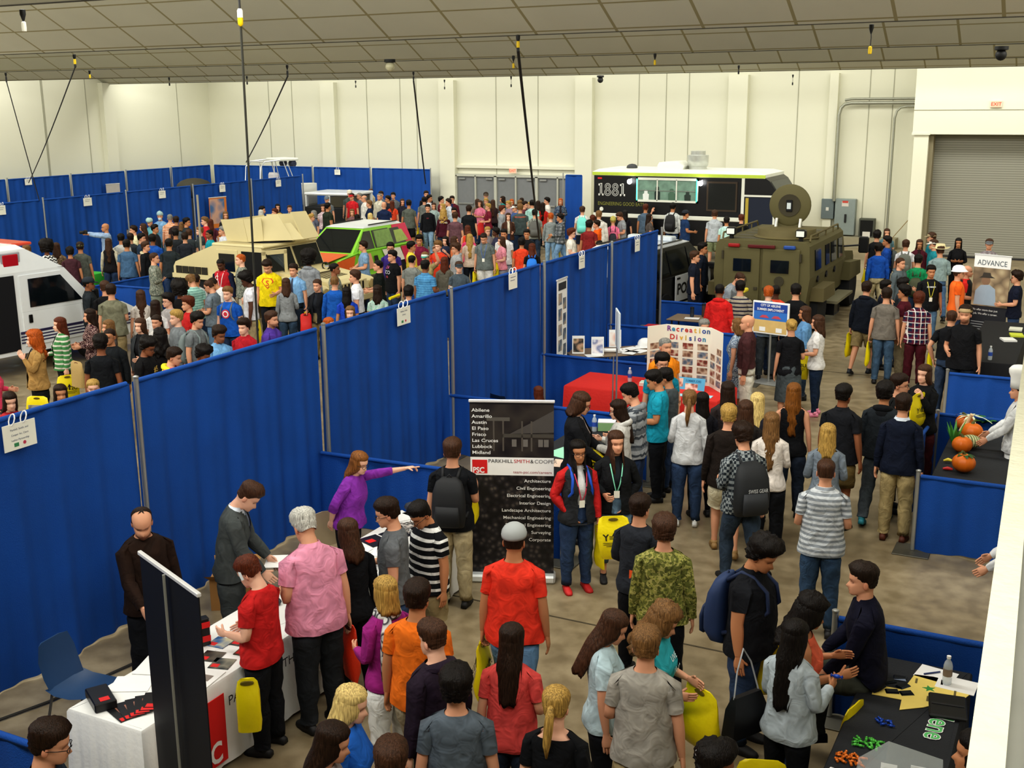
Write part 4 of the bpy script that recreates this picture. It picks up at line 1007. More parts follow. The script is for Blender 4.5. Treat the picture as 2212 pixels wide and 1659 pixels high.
# hanging cards with ring ties
CARD=pm('efeee2',.7,var=.03,name='card'); 
def hang_card(px,py,wpx,hpx,lines,lab,x=None,y=None,ln=None,marks=True,tilt=0.0):
    """card hung from a drape top; x= plane for rows along Y, y= plane for rows along X"""
    r=ray(px,py); t=(x/r[0]) if x is not None else (y/r[1]); p=Vector((r[0]*t,r[1]*t,CH+r[2]*t)); d=p.length
    pxm=FPX/(Vector(f_)@(p-Vector((0,0,CH)))); 
    if x is not None: ca=abs(math.sin(math.atan2(p.y,p.x)-math.atan2(1,0))); rz=PI/2
    else: ca=abs(math.sin(math.atan2(p.y,p.x))); rz=0
    w_,h_=wpx/pxm/max(.2,ca),hpx/pxm; w_=min(w_,.5)
    e=empty('hanging_sign',p,rz,label=lab,cat='sign')
    mb=MB(); mb.box((-w_/2,-.012,-h_/2),(w_/2,-.006,h_/2)); mb.build('card',CARD,e)
    mb=MB()
    for q,(tx,sz) in enumerate(lines):
        z=h_*(.24-.2*q)
        if tx: put_text(mb,tx,sz*h_,(0,-.014,z),(1,0,0),(0,0,1),align='CENTER')
        else: mb.box((-w_*.32,-.0145,z),(w_*sz,-.0125,z+h_*.035))
    if mb.v: mb.build('lettering',pm('50587a',.8,var=0,name='ink'),e)
    if marks:
        mb=MB(); mb.box((-w_*.2,-.0145,-h_*.38),(-w_*.06,-.0125,-h_*.24)); mb.build('green_mark',pm('3f8a5c',.8,var=0,name='ink'),e)
        mb=MB(); mb.lathe([(.035*h_*2,-.0145),(.035*h_*2,-.0125)],10,ax=1,c=(w_*.12,0,-h_*.3)); mb.build('red_mark',pm('c0405c',.8,var=0,name='ink'),e)
    if h_>.12:
        for s_ in (-.18,.18):
            mb=MB(); zt=h_/2
            mb.tube([(s_*w_*1.0+.02*math.cos(a_),-.01-.028+.034*math.sin(a_)+.034,zt+.035+.05*math.cos(a_)) for a_ in np.linspace(0,2*PI,11)],.006,5); mb.build('tie',pm('eeeeee',.6,name='cord'),e)
    return e
hang_card(41,940,66,58,[('Parkhill, Smith, and',.105),('Cooper Inc. Cisco',.105),('Luther Partnership',.105)],'large white card for the engineering booth, hung on the nearest tall blue drape',x=X1+.08)
hang_card(871,682,28,38,[('Abilene Public',.13),('Library',.13)],'white library card hung on the central row above the pointing woman',x=X1+.08)
for px,py,w_,h_,x,y,lab in [(1107,607,18,34,X1+.08,None,'white card hung on the central row above the tall narrow banner'),(1256,566,12,28,X1+.08,None,'second white card from the end of the central row'),(1376,530,10,26,X1+.08,None,'white card hung on the last drape of the central row'),
  (3,454,16,20,X2+.08,None,'white card on the far left row, cut by the picture edge'),(189,436,17,17,X2+.08,None,'second white card along the far left drape row'),(350,420,14,16,X2+.08,None,'third white card along the far left drape row, over the surgical caps'),(480,407,12,15,X2+.08,None,'fourth white card along the far left row, over the orange banner'),(601,396,11,14,X2+.08,None,'white card on the far left row below the boat tower'),
  (61,393,14,13,X3+.08,None,'white card high on the left wall drape behind the crossing cables'),(729,372,12,11,None,41.6,'white card on the back wall drape right of the boat tower')]:
    hang_card(px,py,w_,h_,[('',.3),('',.2)],lab,x=x,y=y,marks=False)
# ---------- things hanging from the ceiling ----------
YEL=pm('e2c010',.5,name='yellow_plastic'); BLK=pm('18191a',.6,name='black_rubber'); WHP=pm('e4e2d4',.5,name='white_plastic')
def drop(px,py,ln,lab,col='y',zc=6.0,down=None,r0=.02):
    p=at(px,py,zc); e=empty('outlet_drop',p,label=lab,cat='power outlet'); e.scale=(.5,.5,.5); ln*=.9
    mb=MB(); mb.lathe([(.03,.0),(.06,-.01),(.06,-.10),(.03,-.2),(.014,-.24)],10); mb.build('strain_relief',BLK,e,smooth=40)
    mb=MB(); mb.tube([(0,0,-.2),(.01,0,-ln*.6),(0,0,-ln)],.013,6); mb.build('cord',BLK,e,smooth=60)
    mb=MB(); mb.lathe([(.02,-ln+.02),(.045,-ln),(.05,-ln-.1),(.045,-ln-.17),(.02,-ln-.18)],10); mb.build('connector',{'y':YEL,'w':WHP,'b':BLK}[col],e,smooth=40)
    if down is not None:
        q=Vector(down)-p; a=Vector((0,0,(-ln-.26)*.5)); d=q-a; pts=[a+d*t+Vector((0,0,-.004*math.sin(PI*t)*d.length)) for t in np.linspace(0,1,12)]
        mb=MB(); mb.lathe([(.03,-ln-.16),(.045,-ln-.19),(.04,-ln-.28),(.018,-ln-.3)],10); mb.build('plug',BLK if col!='w' else YEL,e,smooth=40)
        c=MB(); c.tube(pts,r0,6); o=c.build('hanging_cable',BLK,smooth=60,label='long black '+lab.replace('outlet','cable').replace('ceiling ','')[:70],cat='cable'); o.location=p
    return e
drop(48,20,.28,'outlet dangling from the ceiling in the top left corner','w')
drop(193,152,.25,'yellow outlet short drop right of the crossing cables'); drop(365,167,.4,'dark outlet drop above the left corner wall','b'); drop(533,164,.4,'dark outlet drop left of the boat tower cable','b')
drop(768,174,.4,'dark outlet drop nearest the middle pilaster','b'); drop(960,172,.6,'thin outlet drop over the left door edge','b'); drop(1104,165,.6,'thin outlet drop over the middle of the double doors','b')
drop(1109,120,.35,'yellow outlet behind the thick black cable'); drop(1415,115,.3,'yellow outlet alone in the middle of the ceiling'); drop(1883,52,.62,'yellow outlet on a long cord near the bay wall')
drop(1596,141,.3,'dark outlet above the food truck roof','b'); drop(1713,161,.6,'thin outlet drop between the truck vent and the conduit','b')
drop(12,157,.25,'ceiling outlet feeding a cable at the far left edge','b',down=at(85,433,2.5),r0=.014); drop(160,117,.2,'ceiling outlet feeding the crossing cable at left','y',down=at(62,395,2.7),r0=.014)
drop(620,140,.3,'ceiling outlet feeding the boat tower cable','b',down=(-27.6,33.2,3.1),r0=.02); drop(893,155,.3,'ceiling outlet feeding a cable down behind the drape','b',down=(-24.9,41.2,1.9),r0=.025)
drop(1119,75,.2,'ceiling outlet feeding the thick cable over the crowd','y',down=(-12.9,27.0,1.6),r0=.022)
pz=ray(517,6); t_=10.05/pz[1]; p=Vector((pz[0]*t_,10.05,CH+pz[2]*t_)); e=empty('outlet_drop',p,label='white and yellow outlet on the nearest cable over the tan truck',cat='power outlet')
mb=MB(); mb.tube([(0,0,.35),(0,0,-.08)],.012,6); mb.build('cord',BLK,e,smooth=60); mb=MB(); mb.lathe([(.02,-.06),(.03,-.08),(.03,-.15),(.02,-.155)],10); mb.build('connector',WHP,e,smooth=40); mb=MB(); mb.lathe([(.02,-.15),(.03,-.155),(.028,-.22),(.01,-.24)],10); mb.build('plug',YEL,e,smooth=40)
mb=MB(); q=Vector((-9.05,10.9,2.2)); a=p+Vector((0,0,-.22)); mb.tube([a+(q-a)*t-Vector((0,0,.06*math.sin(PI*t))) for t in np.linspace(0,1,12)],.013,6); mb.build('hanging_cable',pm('3a3a34',.6,name='grey_rubber'),smooth=60,label='nearest grey cable hanging in front of the tan truck',cat='cable')
for px,py,lab in [(842,128,'round glass ceiling bulb fitting over the middle drape'),(1297,163,'small dark round ceiling detector above the food truck'),(2164,100,'small dark ceiling fitting above the bay exit sign'),(2205,158,'dark ceiling fitting at the bay wall corner')]:
    e=empty('ceiling_fitting',at(px,py,6.0),label=lab,cat='ceiling fitting'); mb=MB(); mb.lathe([(.12,0),(.12,-.06),(.05,-.08)],12); mb.build('mount',BLK,e,smooth=40); mb=MB(); mb.ball((0,0,-.15),.1,12,8); mb.build('bulb',pm('d4d0b0',.2,name='glass') if px==842 else BLK,e,smooth=180)
# ---------- balcony edge the picture was taken from ----------
zb=3.9; A=at(2199,860,zb); B=at(2087,1659,zb); d=(A-B).normalized(); n_=Vector((d.y,-d.x,0)); A2=A+d*8; B2=B-d*2.2
def strip(lo,hi,z0,z1,nm,mat,lab=None):
    mb=MB(); mb.loft([[tuple((P+n_*u)[:2])+(z,) for u,z in ((lo,z0),(hi,z0),(hi,z1),(lo,z1))] for P in (B2,A2)]); return mb.build(nm,mat,kind='structure')
strip(0,.062,3.55,zb,'trim_21',pm('c9c8b2',.8,var=.12,vs=14,bump=.3,bs=40,name='old_white_paint')); strip(.062,.10,3.5,zb-.03,'trim_22',pm('8d8d86',.8,name='shaded_gap')); strip(.10,.155,3.5,zb+.02,'trim_23',pm('cfceb8',.7,name='white_paint')); strip(.155,2.2,3.5,zb+.0,'trim_24',pm('b88052',.6,var=.25,vs=6,name='wood'))  # second strip: the groove's shade is put into its grey

# ---------- vehicles (local x ahead, y to the vehicle's left, z up) ----------
DARKG=pm('10161a',.12,var=0,coat=.4,name='dark_glass'); TYRE=pm('15161a',.85,name='tyre'); BLK2=pm('0c0d10',.35,var=.05,name='black_paint')
def wheel(par,x,y,r,w_,rim='8a8c88'):
    mb=MB(); mb.lathe([(r*.55,-w_/2),(r*.93,-w_/2),(r,-w_*.3),(r,w_*.3),(r*.93,w_/2),(r*.55,w_/2)],20,ax=1,c=(x,y,r)); o=mb.build('wheel',TYRE,par,smooth=35)
    mb=MB(); mb.lathe([(r*.2,-w_*.45),(r*.57,-w_*.38),(r*.57,w_*.38),(r*.2,w_*.45)],14,ax=1,c=(x,y,r)); mb.build('rim',pm(rim,.4,.5,name='rim'),o,smooth=35)
def plate(par,nm,pts,th,mat,bev=0):
    """flat panel from 3-D outline thickened along its normal"""
    p=[Vector(q) for q in pts]; n=(p[1]-p[0]).cross(p[2]-p[0]).normalized()*th/2
    mb=MB(); mb.loft([[q-n for q in p],[q+n for q in p]]); return mb.build(nm,mat,par)
# --- tan military truck ---
TAN=pm('d3c698',.7,var=.07,vs=2,name='tan_paint'); TAN2=pm('bfb286',.75,name='tan_paint')
t=empty('military_truck',(-17.95,22.35,0),R(-2),label='tan four-door military truck with an armoured roof turret and slanted back',cat='military truck')
mb=MB(); mb.prism([(-2.3,.72),(-2.3,1.22),(-2.22,1.34),(-.95,1.80),(.55,1.80),(.80,1.18),(.80,.72)],-1.02,1.02); mb.box((-2.3,-1.08,.95),(.8,1.08,1.06)); mb.build('cabin',TAN,t)
mb=MB(); mb.prism([(.8,.68),(.8,1.2),(1.6,1.14),(2.18,1.06),(2.3,.98),(2.3,.68)],-.72,.72); hd=mb.build('hood',TAN,t)
for sg in (-1,1):
    mb=MB(); mb.prism([(.8,.7),(.8,1.12),(1.2,1.14),(2.2,.98),(2.3,.92),(2.3,.74),(2.05,.74),(1.9,.98),(1.25,.98),(1.1,.7)],sg*.72,sg*1.06); mb.build('fender',TAN,t)
    mb=MB(); mb.lathe([(.11,2.29),(.11,2.33),(.02,2.335)],14,ax=0,c=(0,sg*.9,.84)); mb.build('headlight',pm('b0a070',.2,name='lamp_glass'),t,smooth=40)
    mb=MB(); mb.tube([(1.25+.11*math.cos(a),sg*.5,1.24+.09*math.sin(a)) for a in np.linspace(0,2*PI,13)],.018,6); mb.build('lifting_ring',BLK2,t,smooth=60)
    wheel(t,1.55,sg*.95,.47,.32,'8c7d58'); wheel(t,-1.55,sg*.95,.47,.32,'8c7d58')
mb=MB(); 
for i in range(9): mb.box((1.45+i*.06,-.42,1.148-i*.008),(1.475+i*.06,.42,1.165-i*.008))
mb.build('hood_louvre',pm('4c442e',.8,name='shadow'),hd)
mb=MB(); mb.box((2.3,-.55,.74),(2.34,.55,.98),bev=.01); g=mb.build('grille',TAN2,t); mb=MB(); [mb.box((2.341,-.5+i*.14,.77),(2.346,-.44+i*.14,.95)) for i in range(8)]; mb.build('grille_slot',BLK2,g)
mb=MB(); mb.box((2.3,-1.0,.5),(2.45,1.0,.66),bev=.02); mb.build('bumper',TAN2,t)
# windscreen frame with two panes
mb=MB(); a=(.59,1.74);b_=(.79,1.24)
for y0,y1 in ((-.96,-.05),(.05,.96)):
    pl=plate(t,'windscreen',[(b_[0]+.012,y0,b_[1]),(b_[0]+.012,y1,b_[1]),(a[0]+.012,y1,a[1]),(a[0]+.012,y0,a[1])],.02,DARKG)
    mb=MB(); mb.tube([(.80,(y0+y1)/2+.15,1.24),(.69,(y0+y1)/2-.1,1.55)],.012,5); mb.build('wiper',TAN2,t)
mb=MB(); mb.box((-1.0,-1.03,1.78),(.62,1.03,1.86),bev=.03); mb.build('roof',TAN,t)
for sg in (-1,1):
    for i,(xa,xb) in enumerate(((-.85,-.18),(-.06,.55))):
        if sg==-1 and i==1:
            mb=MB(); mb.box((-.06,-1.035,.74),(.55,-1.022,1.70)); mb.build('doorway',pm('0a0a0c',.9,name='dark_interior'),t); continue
        mb=MB(); mb.box((xa,sg*1.02-.02,.74),(xb,sg*1.02+.02,1.72),bev=.01); d=mb.build('door',TAN,t)
        mb=MB(); mb.box((xa+.09,sg*1.045-.01,1.2),(xb-.09,sg*1.045+.01,1.62)); mb.build('window',DARKG,d)
        mb=MB(); mb.box((xb-.14,sg*1.05-.02,1.05),(xb-.03,sg*1.05+.02,1.1)); mb.build('door_handle',BLK2,d)
    mb=MB(); [mb.box((-2.2+i*.21,sg*1.03-.012,1.06),(-2.02+i*.21,sg*1.03+.012,1.24)) for i in range(5)]; mb.build('vent',pm('2a261c',.8,name='shadow'),t)
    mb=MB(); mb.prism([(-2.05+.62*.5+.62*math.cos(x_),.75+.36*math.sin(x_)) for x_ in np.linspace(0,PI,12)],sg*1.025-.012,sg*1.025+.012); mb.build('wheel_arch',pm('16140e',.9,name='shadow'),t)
# swung-open front door
mb=MB(); 
T=Matrix.Translation((.58,-1.03,0))@Matrix.Rotation(R(-112),4,'Z')
mb.box((-.64,-.03,.74),(0,.03,1.18),mat=T); [mb.box(a,b,mat=T) for a,b in (((-.64,-.03,1.18),(-.56,.03,1.72)),((-.08,-.03,1.18),(0,.03,1.72)),((-.64,-.03,1.64),(0,.03,1.74)))]; d=mb.build('door',TAN,t)
mb=MB(); mb.box((-.56,-.012,1.18),(-.08,.012,1.64),mat=T); mb.build('window',glass('5a6468',.05,.45),d)
# turret of angled plates on a ring
mb=MB(); mb.lathe([(.62,1.86),(.62,1.91),(.52,1.92)],28); mb.build('turret_ring',pm('23232a',.7,name='dark_steel'),t,smooth=40)
TP=[[(-.72,-.75,1.9),(-.02,-.8,1.9),(-.12,-.82,2.44),(-.86,-.78,2.40)],[(-.02,-.8,1.9),(.3,-.62,1.92),(.26,-.62,2.46),(-.12,-.82,2.44)],[(.3,-.62,1.92),(.9,-.25,1.93),(.50,-.3,2.54),(.05,-.62,2.46)],[(.98,.0,1.93),(.98,.62,1.93),(.60,.62,2.54),(.60,.05,2.56)],[(.84,.66,1.93),(-.62,.75,1.9),(-.78,.78,2.40),(.5,.7,2.48)],[(-.74,-.72,1.92),(-.74,.72,1.92),(-.86,.76,2.38),(-.86,-.76,2.38)],[(.9,-.27,1.93),(1.0,.02,1.93),(.62,.02,2.30),(.50,-.27,2.30)]]
for i,q in enumerate(TP): plate(t,'armour_plate',q,.03,TAN)
mb=MB(); mb.tube([(-1.75,-.6,1.5),(-1.75,-.6,2.95)],.028,6); mb.build('antenna',pm('9a9484',.5,name='antenna'),t)
mb=MB(); mb.box((-2.34,-.95,.98),(-2.3,-.8,1.06)); mb.box((-2.34,.8,.98),(-2.3,.95,1.06)); mb.build('tail_light',pm('7c2a20',.4,name='lamp'),t)
# --- white ambulance ---
VW=pm('e4e8ea',.3,var=.03,coat=.3,name='white_paint'); PUR=pm('2f2a50',.5,name='purple_stripe')
t=empty('ambulance',(-19.25,15.1,0),R(90-6),label='white ambulance van with a red roof light and its side door open',cat='ambulance')
mb=MB(); mb.prism([(-2.9,.42),(-2.9,2.0),(.95,2.0),(1.12,1.98),(1.75,1.28),(2.45,1.10),(2.72,.95),(2.75,.42)],-1.0,1.0); mb.build('body',VW,t)
mb=MB(); R0=[(-2.9,-1.0,2.0),(1.1,-1.0,2.0),(1.1,1.0,2.0),(-2.9,1.0,2.0)]; R1=[(-2.85,-.92,2.42),(.35,-.92,2.42),(.35,.92,2.42),(-2.85,.92,2.42)]; R2=[(-2.8,-.8,2.5),(.25,-.8,2.5),(.25,.8,2.5),(-2.8,.8,2.5)]; mb.loft([R0,R1,R2]); mb.build('raised_roof',VW,t)
mb=MB(); mb.box((-.18,-.98,2.10),(.18,-.86,2.36),bev=.03); b=mb.build('beacon',pm('a0101c',.25,emis=.15,name='red_lens'),t); mb=MB(); mb.box((-.22,-.965,2.07),(.22,-.86,2.39),bev=.02); mb.build('beacon_bezel',pm('c8c8cc',.3,.5,name='chrome'),b)
mb=MB(); mb.box((.3,-.6,2.44),(.75,.6,2.5),bev=.02); mb.build('light_bar',pm('c84a34',.3,name='orange_lens'),t)
plate(t,'windscreen',[(1.15,-.88,1.96),(1.15,.88,1.96),(1.72,.9,1.33),(1.72,-.9,1.33)],.02,DARKG)
mb=MB(); mb.box((.1,-1.02,.55),(1.45,-.99,1.22),bev=.01); mb.prism([(.1,1.22),(1.58,1.22),(1.02,1.93),(.1,1.93)],-1.02,-.99); d=mb.build('door',VW,t)
mb=MB(); mb.prism([(.28,1.30),(1.46,1.30),(1.0,1.85),(.28,1.85)],-1.035,-1.02); mb.build('window',DARKG,d); mb=MB(); mb.box((.22,-1.05,1.0),(.3,-1.02,1.16),bev=.01); mb.build('door_handle',BLK2,d)
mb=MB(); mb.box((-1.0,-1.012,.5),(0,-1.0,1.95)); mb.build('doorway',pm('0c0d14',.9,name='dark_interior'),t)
T=Matrix.Translation((-1.0,-1.04,0))@Matrix.Rotation(R(185),4,'Z')
mb=MB(); mb.box((0,-.02,.5),(.95,.025,1.95),bev=.01,mat=T); d=mb.build('door',VW,t); mb=MB(); mb.box((.15,.025,1.2),(.8,.035,1.8),mat=T); mb.build('window',pm('1c1a3c',.2,name='tinted_glass'),d)
mb=MB(); [mb.box((.06,.027,.62+i*.05),(.9,.032,.65+i*.05),mat=T) for i in range(4)]; mb.build('stripe',PUR,d)
mb=MB(); [mb.box((.02,-1.025,.62+i*.06),(2.6,-1.018,.62+i*.06+(.05 if i==3 else .025))) for i in range(4)]; mb.build('stripe',PUR,t)
mb=MB(); mb.box((1.5,-1.38,1.2),(1.62,-1.1,1.52),bev=.03); mb.tube([(1.55,-1.0,1.3),(1.55,-1.15,1.3)],.03,6); mb.build('mirror',BLK2,t)
mb=MB(); mb.box((2.7,-.8,.55),(2.78,.8,.9),bev=.02); mb.build('grille',pm('4c4e52',.4,name='grille'),t); mb=MB(); mb.box((2.72,-1.0,.36),(2.92,1.0,.54),bev=.03); mb.build('bumper',pm('b8babc',.3,.6,name='chrome'),t)
for sg in (-1,1): wheel(t,1.75,sg*.86,.38,.26,'b0b2b4'); wheel(t,-1.75,sg*.86,.38,.26,'b0b2b4')
# --- passenger cars ---
def suv(loc,rz,lab,lowmat,cabmat,roofmat,ln=4.7,w_=1.86,h=1.72,hoodmat=None,cat='car'):
    t=empty('sport_utility_car',loc,rz,label=lab,cat=cat); k=ln/4.7
    low=[(-2.3,.40),(-2.36,.62),(-2.33,.98),(-2.25,1.06),(.95,1.06),(1.2,1.04),(1.95,.95),(2.25,.84),(2.35,.66),(2.33,.38)]
    mb=MB(); rings=[]
    for y,e in ((-w_/2+.03,.06),(-w_/2,0),(-w_/2+.02,0),(w_/2-.02,0),(w_/2,0),(w_/2-.03,.06)):
        rings.append([(x*k*(1-e*.4),y,z-(e*.5 if z>.8 else -e*.3)) for x,z in low])
    mb.loft(rings); mb.build('lower_body',lowmat,t,smooth=30)
    B=[(-2.28*k,1.05),(1.22*k,1.05)]; Rf=[(-2.02*k,h-.06),(.22*k,h-.04)]; hw,rw=w_/2-.06,w_/2-.26
    mb=MB(); mb.loft([[(B[0][0],-hw,1.04),(B[1][0],-hw,1.04),(B[1][0],hw,1.04),(B[0][0],hw,1.04)],[(Rf[0][0],-rw,Rf[0][1]),(Rf[1][0],-rw,Rf[1][1]),(Rf[1][0],rw,Rf[1][1]),(Rf[0][0],rw,Rf[0][1])]]); mb.build('cabin',cabmat,t)
    mb=MB(); mb.loft([[(Rf[0][0],-rw-.01,h-.07),(Rf[1][0]+.05,-rw-.01,h-.05),(Rf[1][0]+.05,rw+.01,h-.05),(Rf[0][0],rw+.01,h-.07)],[(Rf[0][0]+.12,-rw+.08,h),(Rf[1][0]-.15,-rw+.08,h),(Rf[1][0]-.15,rw-.08,h),(Rf[0][0]+.12,rw-.08,h)]]); mb.build('roof',roofmat,t,smooth=30)
    def P(x,s,f):   # on the cabin side: f 0 belt..1 roof
        return (x,s*(hw+(rw-hw)*f+.012),1.05+(h-.06-1.05)*f)
    for s in (-1,1):
        for xa,xb,fa,fb in ((-1.95,-1.15,.10,.84),(-1.08,-.12,.08,.88),(-.04,.92,.08,.88)):
            xa_,xb_=xa*k,xb*k; tb=(xb_-.60*k if xb>.5 else xb_); ta=(xa_+.22 if xa<-1.5 else xa_)
            plate(t,'window',[P(xa_,s,fa),P(xb_,s,fa),P(tb,s,fb),P(ta,s,fb)],.012,DARKG)
        for x in (1.45*k,-1.45*k): wheel(t,x,s*(w_/2-.12),.36,.24,'9c9ea0')
        mb=MB(); mb.box((.85*k,s*(w_/2+.02)-.0,1.02),(1.05*k,s*(w_/2+.2),1.18),bev=.03); mb.build('mirror',lowmat,t)
        mb=MB(); mb.tube([(Rf[0][0]+.2,s*(rw-.04),h+.02),(Rf[1][0]-.3,s*(rw-.04),h+.02)],.018,6); mb.build('roof_rail',BLK2,t)
        mb=MB(); mb.box((2.2*k,s*.55-.18,.72),(2.34*k,s*.55+.18,.86),bev=.03); mb.build('headlight',pm('d8dcdc',.15,name='lamp_glass'),t)
        mb=MB(); mb.box((-2.36*k,s*.75-.1,.8),(-2.29*k,s*.75+.1,1.04),bev=.02); mb.build('tail_light',pm('9c1c1c',.3,name='lamp'),t)
    f0,f1=.05,.93; plate(t,'windscreen',[(B[1][0]+(Rf[1][0]-B[1][0])*f+.012,y,1.05+(h-.05-1.05)*f) for f,y in ((f0,-hw+.1),(f0,hw-.1),(f1,rw-.05),(f1,-rw+.05))],.012,DARKG)
    plate(t,'rear_window',[(B[0][0]+(Rf[0][0]-B[0][0])*f-.012,y,1.05+(h-.05-1.05)*f) for f,y in ((.1,-hw+.15),(.1,hw-.15),(.9,rw-.08),(.9,-rw+.08))],.012,DARKG)
    return t,P,k,w_
GRN=pm('8ed040',.4,var=.05,coat=.3,name='green_wrap'); PNK=pm('d02c58',.4,var=.05,coat=.3,name='pink_wrap'); ORG=pm('e0682c',.4,var=.1,name='orange_wrap')
t,P,k,w_=suv((-19.1,27.3,0),R(-90),'small car wrapped in lime green, pink and orange graphics behind the tan truck',GRN,GRN,VW,ln=4.15,w_=1.8)
def side_panel(t,nm,poly,s,mat,off=.014): 
    plate(t,nm,[(x,s*(w_/2+off),z) for x,z in poly],.008,mat)
s=1
side_panel(t,'wrap_panel',[(-2.2,.5),(-2.24,.98),(-1.3,1.03),(-1.55,.5)],s,PNK); side_panel(t,'wrap_panel',[(1.2,.5),(1.05,1.0),(1.9,.93),(2.2,.7),(2.2,.5)],s,ORG); side_panel(t,'wrap_panel',[(-1.5,.62),(-1.25,1.0),(-.3,1.03),(-.6,.6)],s,pm('e8e6dc',.5,var=.2,vs=12,name='white_wrap')); side_panel(t,'wrap_panel',[(.1,.55),(.3,1.0),(.62,1.0),(.5,.55)],s,pm('e8a888',.5,name='peach_wrap'))
side_panel(t,'wrap_panel',[(-.2,.52),(-.05,.9),(.12,.9),(.0,.52)],s,pm('2a2420',.5,name='dark_wrap'))
plate(t,'wrap_panel',[P(-2.05,s,.10),P(-1.15,s,.12),P(-1.2,s,.98),P(-1.95,s,.98)],.006,PNK); plate(t,'wrap_panel',[(1.22,-.8,1.062),(2.1,-.75,.945),(2.1,.75,.945),(1.22,.8,1.062)],.008,ORG)
plate(t,'window_graphic',[P(-1.05,s,.1),P(-.16,s,.1),P(-.2,s,.84),P(-1.02,s,.84)],.02,pm('7c9a58',.4,var=.35,vs=9,name='window_print')); plate(t,'window_graphic',[P(-1.85,s,.18),P(-1.2,s,.14),P(-1.22,s,.72),P(-1.65,s,.72)],.02,pm('9cb060',.4,var=.4,vs=9,name='window_print'))
PW=pm('d8dce0',.3,var=.03,coat=.3,name='white_paint')
t,P,k,w_=suv((-9.6,26.9,0),R(90-6),'black and white police car parked past the end of the central drapes',BLK2,BLK2,PW,ln=4.9,w_=1.95,h=1.8,cat='police car')
for s in (-1,1):
    for xa,xb in ((-1.05,-.08),(-.04,1.0)):
        d=plate(t,'door',[(xa,s*(w_/2+.012),.45),(xb,s*(w_/2+.012),.45),(xb,s*(w_/2+.012),1.07),(xa,s*(w_/2+.012),1.07)],.02,PW)
        mb=MB(); mb.box((xa+.06,s*(w_/2+.025)-.012,.98),(xa+.22,s*(w_/2+.025)+.012,1.02)); mb.build('door_handle',BLK2,d)
    mb=MB(); put_text(mb,'POLICE',.36,(-.98 if s<0 else .98,s*(w_/2+.028),.62),(1 if s<0 else -1,0,0),(0,0,1),bold=.03,sx=1.15); mb.build('lettering',pm('14161c',.5,var=0,name='black_letter'),t)
mb=MB(); mb.box((-.5,-.6,1.80),(-.2,.6,1.92),bev=.03); mb.build('light_bar',pm('c4ccd4',.2,name='clear_lens'),t)
# --- olive armoured truck seen from behind ---
OL=pm('5a5433',.75,var=.06,vs=3,name='olive_paint'); OL2=pm('665d3c',.75,name='olive_paint'); ODK=pm('3a3524',.8,name='dark_olive')  # third tone: darker olive for ports, handles, hinges and bumper
t=empty('armoured_truck',(-6.5,27.6,0),R(90),label='olive armoured truck with a round roof hatch standing open',cat='armoured truck')
sec=lambda x:[(x,-1.0,.62),(x,-1.08,1.3),(x,-1.04,2.0),(x,-.96,2.08),(x,.96,2.08),(x,1.04,2.0),(x,1.08,1.3),(x,1.0,.62)]
mb=MB(); mb.loft([sec(-2.6),sec(1.0),[(1.55,y*.96,z if z<1.4 else 1.45) for _,y,z in sec(0)]]); mb.build('hull',OL,t)
mb=MB(); mb.prism([(1.5,.7),(1.5,1.45),(2.9,1.3),(3.05,1.15),(3.05,.7)],-.95,.95); mb.build('hood',OL,t)
